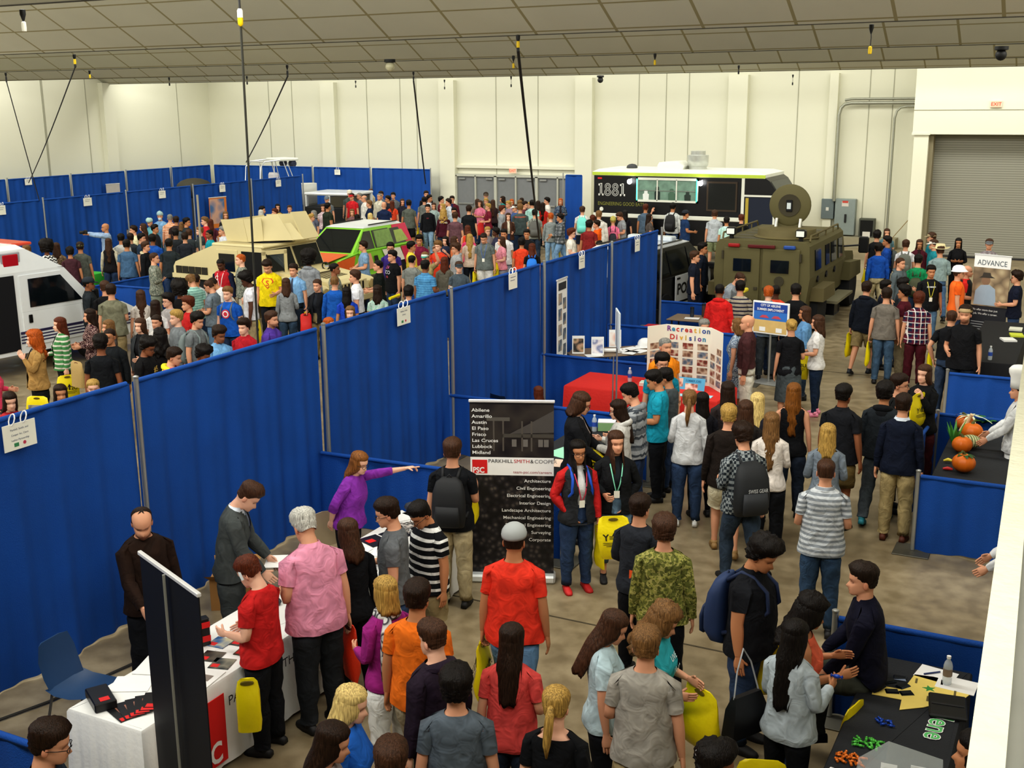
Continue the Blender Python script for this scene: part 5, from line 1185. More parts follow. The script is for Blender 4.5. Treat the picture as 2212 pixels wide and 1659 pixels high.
for sg in (-1,1):
    mb=MB(); mb.box((-2.64,sg*.44-.41,.75),(-2.6,sg*.44+.41,1.92),bev=.01); d=mb.build('rear_door',OL,t)
    mb=MB(); mb.box((-2.66,sg*.42-.2,1.40),(-2.64,sg*.42+.2,1.68)); mb.build('window',DARKG,d); mb=MB(); mb.lathe([(.11,-2.66),(.11,-2.64)],16,ax=0,c=(0,sg*.42,1.22)); mb.build('gun_port',ODK,d)
    mb=MB(); mb.box((-2.67,sg*.10-.04,1.0),(-2.64,sg*.10+.04,1.06)); mb.build('door_handle',ODK,d)
    for z in (.95,1.75): mb=MB(); mb.tube([(-2.64,sg*.87,z-.09),(-2.64,sg*.87,z+.09)],.025,6); mb.build('hinge',ODK,d)
    mb=MB(); mb.tube([(-2.3,sg*.98,2.08),(-2.25,sg*.98,2.2),(.6,sg*.98,2.2),(.7,sg*.98,2.08)],.022,6); [mb.tube([(x,sg*.98,2.06),(x,sg*.98,2.2)],.018,6) for x in (-1.5,-.7,.1)]; mb.build('roof_rail',OL2,t)
    mb=MB(); mb.lathe([(.05,2.08),(.05,2.16)],8,c=(-2.3,sg*.78,0)); mb.box((-2.4,sg*.78-.11,2.16),(-2.22,sg*.78+.11,2.34),bev=.03); b=mb.build('spotlight',BLK2,t); mb=MB(); mb.box((-2.415,sg*.78-.085,2.19),(-2.4,sg*.78+.085,2.31)); mb.build('lens',pm('d8dcd4',.1,emis=.2,name='lamp_glass'),b)
    for xa,xb in ((-2.1,-1.55),(-1.05,-.65),(-.45,.1),(.35,.8)):
        plate(t,'window',[(xa,sg*1.085,1.42),(xb,sg*1.085,1.42),(xb,sg*1.055,1.88),(xa,sg*1.055,1.88)],.03,DARKG)
    for xx in (-1.8,-.9,.0): mb=MB(); mb.lathe([(.075,sg*1.07),(.075,sg*1.1)],12,ax=1,c=(xx,0,1.2)); mb.build('gun_port',BLK2,t)
    mb=MB(); mb.prism([(-2.2,.75),(-2.2,1.05),(-1.05,1.05),(-1.0,.75)],sg*1.0,sg*1.32); mb.build('fender',OL2,t); mb=MB(); mb.prism([(1.3,.75),(1.35,1.2),(2.7,1.1),(2.8,.75)],sg*.9,sg*1.2); mb.build('fender',OL,t)
    mb=MB(); mb.box((-.85,sg*1.0,.5),(1.0,sg*1.36,.56)); mb.build('running_board',pm('8c8870',.5,.3,name='tread_plate'),t)
    mb=MB(); mb.box((-.7,sg*1.0,.2),(-.1,sg*1.25,.5),bev=.02); mb.build('step_box',BLK2,t)
    mb=MB(); mb.tube([(1.2,sg*1.0,1.6),(1.3,sg*1.5,1.65)],.025,6); mb.box((1.25,sg*1.5-.12,1.45),(1.35,sg*1.5+.12,1.85),bev=.03); mb.build('mirror',BLK2,t)
    wheel(t,-1.6,sg*1.0,.52,.34,'5c5338'); wheel(t,2.0,sg*1.0,.52,.34,'5c5338')
for y,c_ in ((-.62,'2a4a8c'),(.62,'8c1c1c')): mb=MB(); mb.box((-2.68,y-.13,1.93),(-2.6,y+.13,2.01),bev=.02); mb.build('signal_light',pm(c_,.3,emis=.1,name='lens'),t)
mb=MB(); mb.box((-2.67,-.3,1.93),(-2.6,.3,2.0),bev=.01); mb.build('brake_light',pm('5a1c1c',.3,name='lens'),t); mb=MB(); mb.box((-2.7,-1.0,.45),(-2.55,1.0,.66),bev=.03); mb.build('bumper',ODK,t)
mb=MB(); [mb.box((-2.2+i*.55,-.8,2.081),(-1.9+i*.55,.8,2.087)) for i in range(5)]; mb.build('grip_strip',pm('5c5848',.9,name='grip'),t)
mb=MB(); mb.lathe([(.72,2.08),(.74,2.1),(.66,2.13),(.64,2.28),(.5,2.3)],28,c=(-1.55,-.28,0)); mb.build('hatch_ring',OL2,t,smooth=35)
mb=MB(); 
mb.lathe([(.05,-.06),(.42,-.06),(.47,-.03),(.47,.03),(.42,.05),(.05,.05)],32,ax=0,c=(-1.35,-.28,2.78)); h=mb.build('hatch_lid',OL,t,smooth=35)
mb=MB(); mb.lathe([(.20,-.075),(.25,-.08),(.25,-.06)],24,ax=0,c=(-1.35,-.28,2.78)); mb.build('hatch_rib',ODK,h,smooth=35); mb=MB(); mb.box((-1.45,-.35,2.64),(-1.41,-.21,2.9),bev=.01); mb.build('periscope',BLK2,h); mb=MB(); mb.box((-1.46,-.32,2.7),(-1.45,-.23,2.84)); mb.build('glass',pm('c8d0d0',.1,name='lens'),h)
for sg in (-1,1): mb=MB(); mb.tube([(-1.5,sg*.27-.28,2.28),(-1.42,sg*.27-.28,2.48)],.035,8); mb.build('hinge',pm('c0c0b8',.3,.7,name='steel'),h)
mb=MB(); mb.prism([(-.52,2.28),(-.04,2.28),(.02,2.5),(-.58,2.5)],-1.38,-1.32,ax=0); mb.build('hatch_arm',OL,h)
# --- black food truck ---
LIME=pm('c4dc4a',.45,name='lime_trim'); WH=pm('e6e8dc',.5,var=.03,name='white_paint')
t=empty('food_truck',(-12.1,37.75,0),0,label='black food truck with large 1881 lettering and a lit serving window',cat='food truck')
X0,X1_,YF=-3.3,1.85,-1.2
mb=MB(); mb.box((X0,YF,.45),(X1_,1.2,2.72),bev=.03); mb.build('body',BLK2,t)
mb=MB(); mb.prism([(X1_,.45),(X1_,2.72),(2.6,2.72),(2.75,2.62),(3.25,1.9),(3.3,1.3),(3.3,.45)],YF,1.2); mb.build('cab',BLK2,t)
mb=MB(); mb.loft([[(X0-.03,YF-.03,2.70),(2.6,YF-.03,2.70),(2.6,1.23,2.70),(X0-.03,1.23,2.70)],[(X0-.03,YF-.03,2.82),(2.6,YF-.03,2.82),(2.6,1.23,2.82),(X0-.03,1.23,2.82)],[(X0+.1,YF+.2,2.90),(2.3,YF+.2,2.90),(2.3,1.0,2.90),(X0+.1,1.0,2.90)]]); r=mb.build('roof',WH,t); mb=MB(); mb.box((X0-.035,YF-.045,2.71),(2.62,YF-.028,2.81)); mb.build('lime_trim',LIME,r)
mb=MB(); mb.box((X0,YF-.05,1.30),(X1_,YF,1.44),bev=.02); mb.build('rub_rail',WH,t)
mb=MB(); mb.box((X1_-.0,YF-.02,.6),(X1_+.1,YF+.0,2.7)); mb.box((X1_+.1,YF-.02,2.12),(2.95,YF,2.18)); mb.box((2.9,YF-.02,.9),(2.97,YF,2.15)); mb.build('cab_frame',WH,t)
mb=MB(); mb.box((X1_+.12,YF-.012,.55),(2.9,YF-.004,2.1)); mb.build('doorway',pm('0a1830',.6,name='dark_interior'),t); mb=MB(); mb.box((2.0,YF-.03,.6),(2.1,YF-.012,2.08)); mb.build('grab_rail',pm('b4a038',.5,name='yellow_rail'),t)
plate(t,'slanted_front',[(2.77,-1.1,2.6),(2.77,1.1,2.6),(3.26,1.1,1.9),(3.26,-1.1,1.9)],.03,pm('5a5c56',.5,name='grey_panel')); mb=MB(); put_text(mb,'1881',.34,(3.03,-.7,2.22),(0,1,0),(-.56,0,.8),bold=.02); mb.build('lettering',WH,t)
WX0,WX1=-1.68,.35
INT=pm('6c8878',.5,emis=.16,var=.75,vs=4,name='lit_kitchen')
mb=MB(); mb.box((WX0,YF-.008,1.92),(WX1,YF+.0,2.60)); mb.build('serving_opening',INT,t)
mb=MB(); 
for a,b in (((WX0-.06,1.86),(WX1+.06,1.93)),((WX0-.06,2.58),(WX1+.06,2.66)),((WX0-.06,1.86),(WX0,2.66)),((WX1,1.86),(WX1+.06,2.66)),((WX0+.66,1.9),(WX0+.70,2.6)),((WX0+1.33,1.9),(WX0+1.37,2.6))): mb.box((a[0],YF-.05,a[1]),(b[0],YF,b[1]))
mb.build('window_frame',WH,t)
for xa in (WX0-.05,WX1): mb=MB(); mb.box((xa,YF-.06,1.9),(xa+.035,YF-.045,2.62)); mb.build('green_light_strip',pm('40e0b0',.5,emis=1.6,var=0,name='led'),t)
mb=MB(); mb.box((WX0,YF-.03,2.22),(WX1,YF-.01,2.245)); mb.build('shelf',pm('7c847c',.4,name='steel'),t)
for i,(x,w__,h_,c_) in enumerate(((-1.4,.2,.3,'e4e8e4'),(-1.0,.18,.42,'1c2c28'),(-.5,.22,.36,'50705c'),(.05,.2,.3,'283830'))): mb=MB(); mb.lathe([(w__*.5,1.93),(w__*.55,1.93+h_*.6),(w__*.3,1.93+h_*.7),(w__*.3,1.93+h_),(.02,1.93+h_+.02)],10,c=(x,YF-.022,0),sy=.08); mb.build('kitchen_shape',pm(c_,.7,name='kitchen'),t,smooth=60)
for x in (WX0-.25,WX1+.18):
    mb=MB(); mb.tube([(x,YF,2.6),(x,YF-.14,2.58)],.015,6); mb.ball((x,YF-.18,2.52),.085,12,8); mb.build('flood_light',pm('ffffff',.3,emis=9,var=0,name='lamp'),t,smooth=180)
mb=MB(); mb.box((.7,YF-.03,1.62),(1.72,YF,2.58)); m_=mb.build('menu_board',pm('3a2c1c',.6,name='wood'),t); mb=MB(); mb.box((.76,YF-.036,1.68),(1.66,YF-.028,2.52)); mb.build('blackboard',pm('101310',.8,var=.3,vs=3,name='blackboard'),m_)
def ring2(mb,cx,cz,ro,ri,y,sx=1.0,n=24):
    P=[[(cx+r_*sx*math.cos(2*PI*q/n),y,cz+r_*math.sin(2*PI*q/n)) for q in range(n)] for r_ in (ro,ri)]; mb.loft(P,cap=False)
for nm,e,y,c_ in (('lettering',0,YF-.012,'e0e0da'),('lettering_inline',.022,YF-.016,'5c5e5e')):
    mb=MB(); x=X0+.16; z0=2.02; H_=.42
    for ch in '1881':
        if ch=='1':
            mb.box((x+.075+e,y-.001,z0+e),(x+.155-e,y,z0+H_-e))
            if not e: mb.box((x+.02,y-.001,z0),(x+.21,y,z0+.07)); mb.box((x+.02,y-.001,z0+H_-.085),(x+.10,y,z0+H_-.02))
            x+=.235
        else:
            ring2(mb,x+.125,z0+.115,.122-e*.6,.05+e*.6,y,1.02); ring2(mb,x+.125,z0+.315,.108-e*.6,.04+e*.6,y-.0006,1.02); x+=.275
    mb.build(nm,pm(c_,.5,var=0,name='letter'),t,fix=False)
mb=MB(); put_text(mb,'ENGINEERING GOOD EATS',.17,(X0+.16,YF-.012,1.70),(1,0,0),(0,0,1),sx=.80); mb.build('tagline',pm('8a8a3c',.6,var=0,name='olive_letter'),t)
mb=MB(); mb.lathe([(.07,YF-.02),(.07,YF-.005)],14,ax=1,c=(X0+.3,0,1.57)); mb.build('fuel_cap',WH,t,smooth=40); mb=MB(); mb.box((X0+.15,YF-.012,2.58),(X0+.3,YF,2.63)); mb.build('marker_light',pm('c02020',.4,emis=.5,name='lens'),t)
mb=MB(); mb.lathe([(.30,2.9),(.30,2.98),(.34,3.02),(.36,3.2),(.36,3.36),(.31,3.37),(.25,3.38),(.25,3.5),(.02,3.51)],24,c=(-.12+.1,0,0)); mb.build('exhaust_fan',pm('c8cac4',.3,.5,var=.15,name='spun_aluminium'),t,smooth=40)
mb=MB(); mb.loft([[(-1.3,-.45,2.9),(-.4,-.45,2.9),(-.4,.45,2.9),(-1.3,.45,2.9)],[(-1.3,-.45,3.0),(-.36,-.45,3.0),(-.36,.45,3.0),(-1.3,.45,3.0)],[(-1.25,-.4,3.12),(-.6,-.4,3.16),(-.6,.4,3.16),(-1.25,.4,3.12)]]); mb.build('air_conditioner',WH,t,smooth=30)
mb=MB(); mb.ball((-2.3,-.2,2.93),(.2,.2,.12),10,6); mb.build('roof_vent',pm('3a3c40',.5,name='plastic'),t,smooth=60)
for sg in (-1,1): wheel(t,2.2,sg*1.0,.42,.26); wheel(t,-2.0,sg*1.0,.42,.3)
for y in (-1.32,): mb=MB(); mb.box((3.0,y,1.5),(3.12,y+.1,1.85),bev=.03); mb.build('mirror',BLK2,t)
# --- boats and a roofed vehicle behind the far drapes ---
ALW=pm('d8dadc',.3,.4,name='white_tube')
t=empty('wake_boat',(-29.4,36.9,0),R(70),label='boat with a white tube tower standing behind the far left drapes',cat='boat')
mb=MB(); mb.loft([[(x,y*w__,z) for y,z in ((-1.1,2.0),(-1.0,1.2),(0,.7),(1.0,1.2),(1.1,2.0))] for x,w__ in ((-3,.95),(0,1.0),(2,.8),(3.2,.2))],closed=True); mb.build('hull',pm('d4d4cc',.3,name='gelcoat'),t,smooth=40)
mb=MB(); 
for y in (-.9,.9): mb.tube([(-1.5,y,1.95),(-1.35,y,2.75),(-1.0,y*.9,2.95),(.2,y*.9,3.0)],.03,6); mb.tube([(-.4,y,1.95),(-.35,y*.95,2.95)],.025,6); mb.tube([(.9,y,1.95),(.4,y*.8,2.95)],.03,6); mb.tube([(1.2,y,1.95),(.7,y*.8,2.9)],.025,6)
mb.tube([(-1.1,-.8,2.95),(-1.1,.8,2.95)],.03,6); mb.build('tower',ALW,t,smooth=60)
mb=MB(); mb.box((.1,-.85,2.95),(1.5,.85,3.06),bev=.04); mb.build('canopy',pm('e4e6dc',.5,name='canopy'),t); mb=MB(); mb.box((1.0,-.8,2.72),(1.4,-.3,2.95),bev=.08); mb.box((1.0,.3,2.72),(1.4,.8,2.95),bev=.08); mb.build('speaker_pod',pm('2a3048',.4,name='pod'),t)
mb=MB(); mb.box((-.1,-.4,1.9),(.25,.4,2.5),bev=.08); mb.build('console',pm('c8c4c8',.4,name='gelcoat'),t); t.scale=(.62,.62,1)
mb=MB(); mb.ball((0,0,0),(.75,.55,.36),14,8); o=mb.build('covered_motor',pm('3b382c',.8,name='dark_cover'),smooth=180,label='dark rounded boat motor cover peeking over the far left drape',cat='motor cover'); o.location=(-29.2,32.2,2.2)
mb=MB(); mb.box((-29.5,31.9,0),(-28.9,32.5,1.86)); o2=mb.build('stand',pm('2c2c2a',.8,name='stand'),None); o2.parent=o; o2.location=(29.2,-32.2,-2.2)
t=empty('utility_vehicle',(-27.6,38.4,0),R(4),label='white-roofed open vehicle behind the teal panel beside the far drapes',cat='vehicle')
mb=MB(); mb.box((-1.3,-.9,1.72),(2.3,.9,1.84),bev=.04); mb.build('roof',VW,t); 
for x in (-1.2,.6,2.2):
    for y in (-.8,.8): mb=MB(); mb.box((x-.06,y-.06,.4),(x+.06,y+.06,1.75)); mb.build('post',VW,t)
mb=MB(); mb.box((-1.3,-.9,.35),(2.3,.9,1.25),bev=.05); mb.build('body',pm('1c1e20',.5,name='dark_body'),t); mb=MB(); mb.box((.75,-.88,1.25),(2.15,.88,1.7)); mb.build('window',pm('4a4638',.4,name='tinted_glass'),t)
for sg in (-1,1): wheel(t,-.8,sg*.8,.35,.22); wheel(t,1.7,sg*.8,.35,.22)
t.scale=(.6,1,.93)
t=empty('display_screen',at(664,474,.5).to_2d().to_3d(),R(3),label='teal display panel standing in front of the white-roofed vehicle',cat='display panel')
mb=MB(); mb.box((-.6,-.04,.5),(.6,.04,1.05),bev=.02); mb.build('board',pm('4a8c9a',.6,name='teal_board'),t); mb=MB(); [mb.box((x-.03,-.2,0),(x+.03,.2,.55)) for x in (-.5,.5)]; mb.build('leg',ROD,t)

# ---------- booth furniture ----------
def ptex(c1,c2,c3,s=6.0):
    """printed picture: soft coloured blotches"""
    k=('pt',c1,c2,c3,s)
    if k in MC: return MC[k]
    m,nt,b=newmat('printed_picture'); tc=N(nt,'ShaderNodeTexCoord'); n=N(nt,'ShaderNodeTexVoronoi'); n.inputs['Scale'].default_value=s; L(nt,tc.outputs['Object'],n.inputs[0])
    rp=ramp(nt,[(0,hx(c1)),(.4,hx(c2)),(.75,hx(c3))]); L(nt,n.outputs['Distance'],rp.inputs[0]); L(nt,rp.outputs[0],b.inputs['Base Color']); b.inputs['Roughness'].default_value=.45; MC[k]=m; return m
WHITE=pm('f0f0ee',.7,var=.03,name='white'); RED=pm('d42020',.6,var=.04,name='red_print'); INK=pm('1a1a1e',.7,var=0,name='ink'); BCL=pm('23262b',.85,var=.15,bump=.2,name='black_cloth')
def cloth_table(lab,x0,y0,x1,y1,mat,clothlab=None,rz=0,h=.74,drop=.70,group=None,loc=None):
    """folding table plus the cloth that lies over it"""
    cx,cy=(x0+x1)/2,(y0+y1)/2; hx_,hy=(x1-x0)/2,(y1-y0)/2
    if loc: cx,cy=loc
    t=empty('folding_table',(cx,cy,0),rz,label=lab,cat='table',group=group)
    mb=MB(); mb.box((-hx_+.02,-hy+.02,h-.035),(hx_-.02,hy-.02,h-.006),bev=.01); mb.build('tabletop',pm('8a7660',.6,name='laminate'),t)
    for sx in (-1,1):
        for sy in (-1,1): mb=MB(); mb.tube([(sx*(hx_-.1),sy*(hy-.15),0),(sx*(hx_-.1),sy*(hy-.15),h-.03)],.018,6); mb.build('leg',pm('4a4c4e',.5,.5,name='steel'),t,smooth=60)
    if mat is not None:
        mb=MB(); n=28; top=[];rings=[]
        def per(k,off,z,wob):
            P=[]
            L_=[(-hx_,-hy),(hx_,-hy),(hx_,hy),(-hx_,hy)]
            for i in range(4):
                a,b_=Vector(L_[i]),Vector(L_[(i+1)%4])
                for j in range(n):
                    p=a+(b_-a)*(j/n); d=p.normalized(); nx=Vector((0,-1)) if i==0 else Vector((1,0)) if i==1 else Vector((0,1)) if i==2 else Vector((-1,0))
                    if j==0: nx=(nx+[Vector((-1,0)),Vector((0,-1)),Vector((1,0)),Vector((0,1))][i]).normalized()*1.35
                    w_=off+wob*math.sin(j*1.31+i*2.1+k)*math.sin(j*.47+i); p=p+nx*w_; P.append((p.x,p.y,z))
            return P
        rings=[per(0,-.03,h+.002,0),per(0,-.004,h,0),per(0,.008,h-.02,0),per(0,.022,h-drop*.5,.014),per(0,.04,h-drop,.024)]
        mb.loft(rings,cap=False); k=len(mb.v); mb.f.append(tuple(range(4*n))); mb.m.append(0)
        o=mb.build('tablecloth',mat,smooth=35,label=clothlab,cat='tablecloth'); o.location=(cx,cy,0); o.rotation_euler=(0,0,rz)
    return t
def slab(nm,lab,cat,loc,sx,sy,mat,rz=0,th=.004,group=None,parts=(),tilt=0):
    t=empty(nm,loc,rz,label=lab,cat=cat,group=group)
    if tilt: t.rotation_euler=(tilt,0,rz)
    mb=MB(); mb.box((-sx/2,-sy/2,0),(sx/2,sy/2,th)); mb.build('sheet',mat,t)
    for nm2,(x0,y0,x1,y1),m in parts: mb=MB(); mb.box((x0*sx,y0*sy,th),(x1*sx,y1*sy,th+.0015)); mb.build(nm2,m,t)
    return t
WT=pm('e9e9e6',.8,var=.05,vs=2,bump=.15,bs=30,name='white_cloth')
cloth_table('long folding table under the nearer white cloth with the red logo',-6.38,5.3,-5.66,7.72,WT,'white tablecloth with a red logo square on the near booth table')
cloth_table('folding table under the second white cloth beside the pointing woman',-6.38,7.8,-5.66,10.1,WT,'plain white tablecloth on the far half of the booth table')
# logo banner on the cloth
t=empty('logo_banner',(-5.612,6.22,0),0,label='red logo square and company lettering on the front of the white tablecloth',cat='banner')
mb=MB(); mb.box((0,-.52,.10),(.006,-.12,.66)); mb.build('red_square',RED,t)
mb=MB(); put_text(mb,'PSC',.24,(.009,-.50,.13),(0,1,0),(0,0,1),bold=.03,sx=.80); mb.build('initials',WHITE,t)
mb=MB(); put_text(mb,'PARKHILLSMITH&COOPER',.115,(.009,-.08,.53),(0,1,0),(0,0,1)); mb.build('lettering',INK,t)
# things on the white table
for i,(x,y) in enumerate([(-5.98,5.42),(-5.955,5.47),(-5.93,5.52),(-5.905,5.57),(-5.88,5.62),(-5.86,5.67)]):
    slab('brochure',f'slim black brochure with a red corner, {ORD[i]} from the left in the fan','brochure',(x,y,.745+.004*i),.12,.27,pm('17171a',.35,name='glossy_black'),R(70-9*i),group='fanned black brochures',parts=[('red_corner',(-.4,-.48,.4,-.3),RED),('title_line',(-.05,-.2,.05,.3),pm('9a6a5a',.5,name='print'))])
t=empty('brochure_stack',(-6.22,5.47,.745),R(60),label='stack of black boxes with a red mark at the table corner',cat='box'); mb=MB(); mb.box((-.08,-.15,0),(.08,.15,.07),bev=.008); mb.build('box',pm('131316',.35,name='glossy_black'),t); mb=MB(); mb.box((-.03,-.12,.0705),(.04,-.06,.072)); mb.build('red_mark',RED,t)
slab('paper_sheet','blank white paper sheet beside the black boxes','paper',(-6.22,5.78,.745),.30,.24,WHITE,R(28)); slab('paper_sheet','white paper sheet half hidden behind the tall black banner','paper',(-6.28,6.08,.745),.24,.3,WHITE,R(20))
for i,(x,y,c) in enumerate([(-6.08,6.62,('20406c','3a6aa0','c8c0a0')),(-5.92,6.72,('1c1c20','2c3034','70685c')),(-5.78,6.60,('18181c','3a2c20','88603c')),(-5.98,6.40,('101014','30302c','60584c')),(-5.82,6.34,('1c2024','283034','8c8878')),(-5.93,6.93,('24406c','508058','d0c8a0'))]):
    slab('flyer',f'glossy picture flyer with a red square, {ORD[i]} of six from the tall black holder','flyer',(x,y,.745),.17,.17,ptex(*c,s=9),R(4+3*i),group='picture flyers',parts=[('red_square',(-.42,-.4,-.05,-.1),RED)])
slab('name_sheet','white sheet with a row of drawn figures beside the flyers','paper',(-5.80,6.08,.745),.24,.3,WHITE,R(8),parts=[('figure_row',(-.3,-.1,.3,.2),pm('8a7f78',.7,name='print'))])
t=empty('brochure_holder',(-6.2,6.5,.745),R(60),label='upright black brochure holder with red marks beside the tall black banner',cat='holder'); mb=MB(); mb.box((-.11,-.04,0),(.09,.04,.24),bev=.008); mb.build('case',pm('111114',.35,name='glossy_black'),t)
for z in (.04,.16): mb=MB(); mb.box((.01,-.044,z),(.09,-.04,z+.05)); mb.build('red_mark',RED,t)
o=MB().ball((0,0,.03),(.07,.05,.035),10,6).build('computer_mouse',pm('3c4048',.5,name='plastic'),smooth=180,label='dark grey computer mouse on the white table by the red-shirted visitor',cat='mouse'); o.location=(-6.15,7.42,.743)
for i,(x,y) in enumerate([(-6.15,8.25),(-6.2,9.08),(-6.1,9.32)]):
    slab('booklet',f'black booklet with a red square on the far white table, {ORD[i]} from the near end','booklet',(x,y,.745),.22,.28,pm('1d1d24',.4,name='glossy_black'),R(60+8*i),group='black booklets',parts=[('red_square',(-.35,-.1,.05,.2),RED)])
for i,(x,y,c) in enumerate([(-6.2,8.75,WHITE),(-5.95,8.9,WHITE),(-5.9,8.5,ptex('e8e8e8','505050','c0c0c0',14)),(-6.1,9.55,ptex('f0f0e8','303030','d0c8c0',22)),(-6.35,9.8,WHITE),(-6.2,9.95,pm('e8d0c0',.6,name='paper'))]):
    slab('paper_sheet',f'loose printed sheet on the far white table, {ORD[i]} of six from the near end','paper',(x,y,.745),.22,.3,c,R(15*i),group='loose printed sheets')
t=empty('display_box',(-6.33,8.02,.745),R(75),label='small upright black display box with a red mark beside the man in pink',cat='box'); mb=MB(); mb.box((-.12,-.05,0),(.12,.05,.2),bev=.008); mb.build('case',pm('131316',.35,name='glossy_black'),t); mb=MB(); mb.box((-.03,-.054,.08),(.06,-.05,.15)); mb.build('red_mark',RED,t)
o=MB().ball((0,0,.05),(.11,.08,.055),12,6).build('dark_pouch',pm('3a3c44',.6,name='pouch'),smooth=180,label='small dark pouch at the far end of the white table',cat='pouch'); o.location=(-6.3,10.0,.745)
def bottle(x,y,z,lab,lc='3858b0'):
    t=empty('water_bottle',(x,y,z),label=lab,cat='bottle'); mb=MB(); mb.lathe([(.030,0),(.034,.01),(.034,.06),(.031,.08),(.034,.10),(.034,.15),(.026,.18),(.013,.20),(.013,.215)],14); mb.build('body',glass('dfe8ee',.05,.45),t,smooth=50)
    mb=MB(); mb.lathe([(.0345,.07),(.0345,.13)],14,cap=False); mb.build('label_band',pm(lc,.5,name='label'),t,smooth=60); mb=MB(); mb.lathe([(.016,.21),(.016,.23),(.005,.232)],10); mb.build('bottle_cap',WHITE,t,smooth=40); return t
# --- roll-up banners ---
def banner(p0,p1,h,name,lab,mat,base='b8babc',railc='e4e4e4'):
    a,b_=Vector((*p0,0)),Vector((*p1,0)); w_=(b_-a).length; rz=math.atan2(b_.y-a.y,b_.x-a.x); t=empty(name,(a+b_)/2,rz,label=lab,cat='banner')
    mb=MB(); mb.box((-w_/2,-.004,.09),(w_/2,.004,h-.02)); mb.build('sheet',mat,t)
    mb=MB(); mb.box((-w_/2-.01,-.015,h-.03),(w_/2+.01,.015,h),bev=.005); mb.build('top_rail',pm(railc,.35,.3,name='aluminium'),t)
    mb=MB(); mb.box((-w_/2-.02,-.10,0),(w_/2+.02,.10,.09),bev=.02); mb.build('base',pm(base,.4,.3,name='aluminium'),t)
    mb=MB(); mb.tube([(0,.03,.08),(0,.03,h-.02)],.011,6); mb.build('support_pole',pm('9a9c98',.4,.5,name='aluminium'),t,smooth=60); return t,w_
t,w_=banner((-4.74,5.0),(-5.58,5.36),2.1,'banner_stand','tall black back of a banner stand at the near end of the white table',pm('0b0c12',.55,var=.1,name='black_fabric'))
t,w_=banner((-5.68,10.18),(-4.86,10.52),2.03,'banner_stand','tall dark company banner with city names and a white band behind the red-shirted man',pm('17151a',.5,name='dark_print'),base='e8ecec')
def fr(t,nm,x0,x1,z0,z1,mat,y=-.006): mb=MB(); mb.box((x0,y-.002,z0),(x1,y,z1)); return mb.build(nm,mat,t)
hw=w_/2
pic=fr(t,'building_picture',-hw,hw,1.40,1.98,ptex('141218','231f22','37322f',5)); 
for x0,x1,z0,z1,c in [(-.1,hw,1.62,1.66,'4a4640'),(-hw*.6,-.02,1.80,1.84,'5a5650')]+[(x,x+.018,1.47,1.8,'56504a') for x in (-.3,-.2,-.1,.1,.2)]+[(x,x+.05,1.52,1.6,'6e6a66') for x in (.0,.12,.28,.34)]: fr(t,'picture_shape',x0,min(x1,hw),z0,z1,pm(c,.6,name='print'),-.0085)
plate(t,'picture_shape',[(-.02,-.009,1.66),(hw,-.009,1.68),(hw,-.009,1.92),(.2,-.009,1.78)],.002,pm('4e4a48',.6,name='print'))
fr(t,'white_band',-hw,hw,1.20,1.40,WHITE); fr(t,'red_square',-hw+.02,-hw+.18,1.22,1.37,RED,-.009)
for q,c in enumerate('Abilene|Amarillo|Austin|El Paso|Frisco|Las Cruces|Lubbock|Midland'.split('|')):
    mb=MB(); put_text(mb,c,.052,(-hw+.02,-.011,1.90-q*.0665),(1,0,0),(0,0,1),bold=.01,sx=1.2); mb.build('city_name',WHITE,t)
mb=MB(); put_text(mb,'PSC',.085,(-hw+.024,-.012,1.228),(1,0,0),(0,0,1),bold=.03,sx=.88); mb.build('initials',WHITE,t)
x=-hw+.19
for s_,c in (('PARKHILL','26262a'),('SMITH','c03038'),('&','26262a'),('COOPER','6c6c70')):
    v,f=text2d(s_,.056,sx=1.08); mb=MB(); mb.add([(x+a,-.011,1.34+b_) for a,b_ in v],f); mb.build('lettering',pm(c,.6,var=0,name='ink'),t); x+=max(a for a,b_ in v)+.008
mb=MB(); put_text(mb,'team-psc.com/careers',.042,(hw-.02,-.011,1.225),(1,0,0),(0,0,1),align='RIGHT',sx=1.1); mb.build('web_address',pm('a03040',.6,var=0,name='ink'),t)
fr(t,'crowd_picture',-hw,hw,.10,1.20,ptex('5c544e','262326','100f12',16))
for q,c in enumerate('Architecture|Civil Engineering|Electrical Engineering|Interior Design|Landscape Architecture|Mechanical Engineering|Structural Engineering|Surveying|Corporate'.split('|')):
    mb=MB(); put_text(mb,c,.05,(hw-.03,-.011,1.125-q*.083),(1,0,0),(0,0,1),align='RIGHT',bold=.008,sx=1.1); mb.build('discipline',WHITE,t)
# advance banner
t,w_=banner((-2.10,24.9),(-1.40,24.66),2.05,'banner_stand','tall banner headed ADVANCE beside the smiling man in black',pm('20222a',.5,name='dark_print')); hw=w_/2
fr(t,'white_header',-hw,hw,1.78,2.02,WHITE); mb=MB(); put_text(mb,'ADVANCE',.15,(0,-.011,1.83),(1,0,0),(0,0,1),align='CENTER',bold=.004,sx=.86); mb.build('lettering',pm('5a646c',.6,var=0,name='ink'),t)
fr(t,'ranch_picture',-hw,hw,1.0,1.78,ptex('c8b896','a08c70','746450',5)); 
mb=MB(); mb.ball((-.1,-.008,1.52),(.09,.002,.10),10,8); mb.build('pictured_face',pm('8a6c54',.6,name='print'),t); plate(t,'pictured_shirt',[(-.32,-.009,1.02),(.14,-.009,1.02),(.10,-.009,1.36),(-.02,-.009,1.44),(-.2,-.009,1.42),(-.3,-.009,1.3)],.002,pm('9cacbc',.6,name='print')); plate(t,'pictured_hat',[(-.24,-.01,1.57),(.08,-.01,1.58),(.0,-.01,1.62),(-.02,-.01,1.68),(-.16,-.01,1.68),(-.18,-.01,1.61)],.002,pm('3a342c',.6,name='print'))
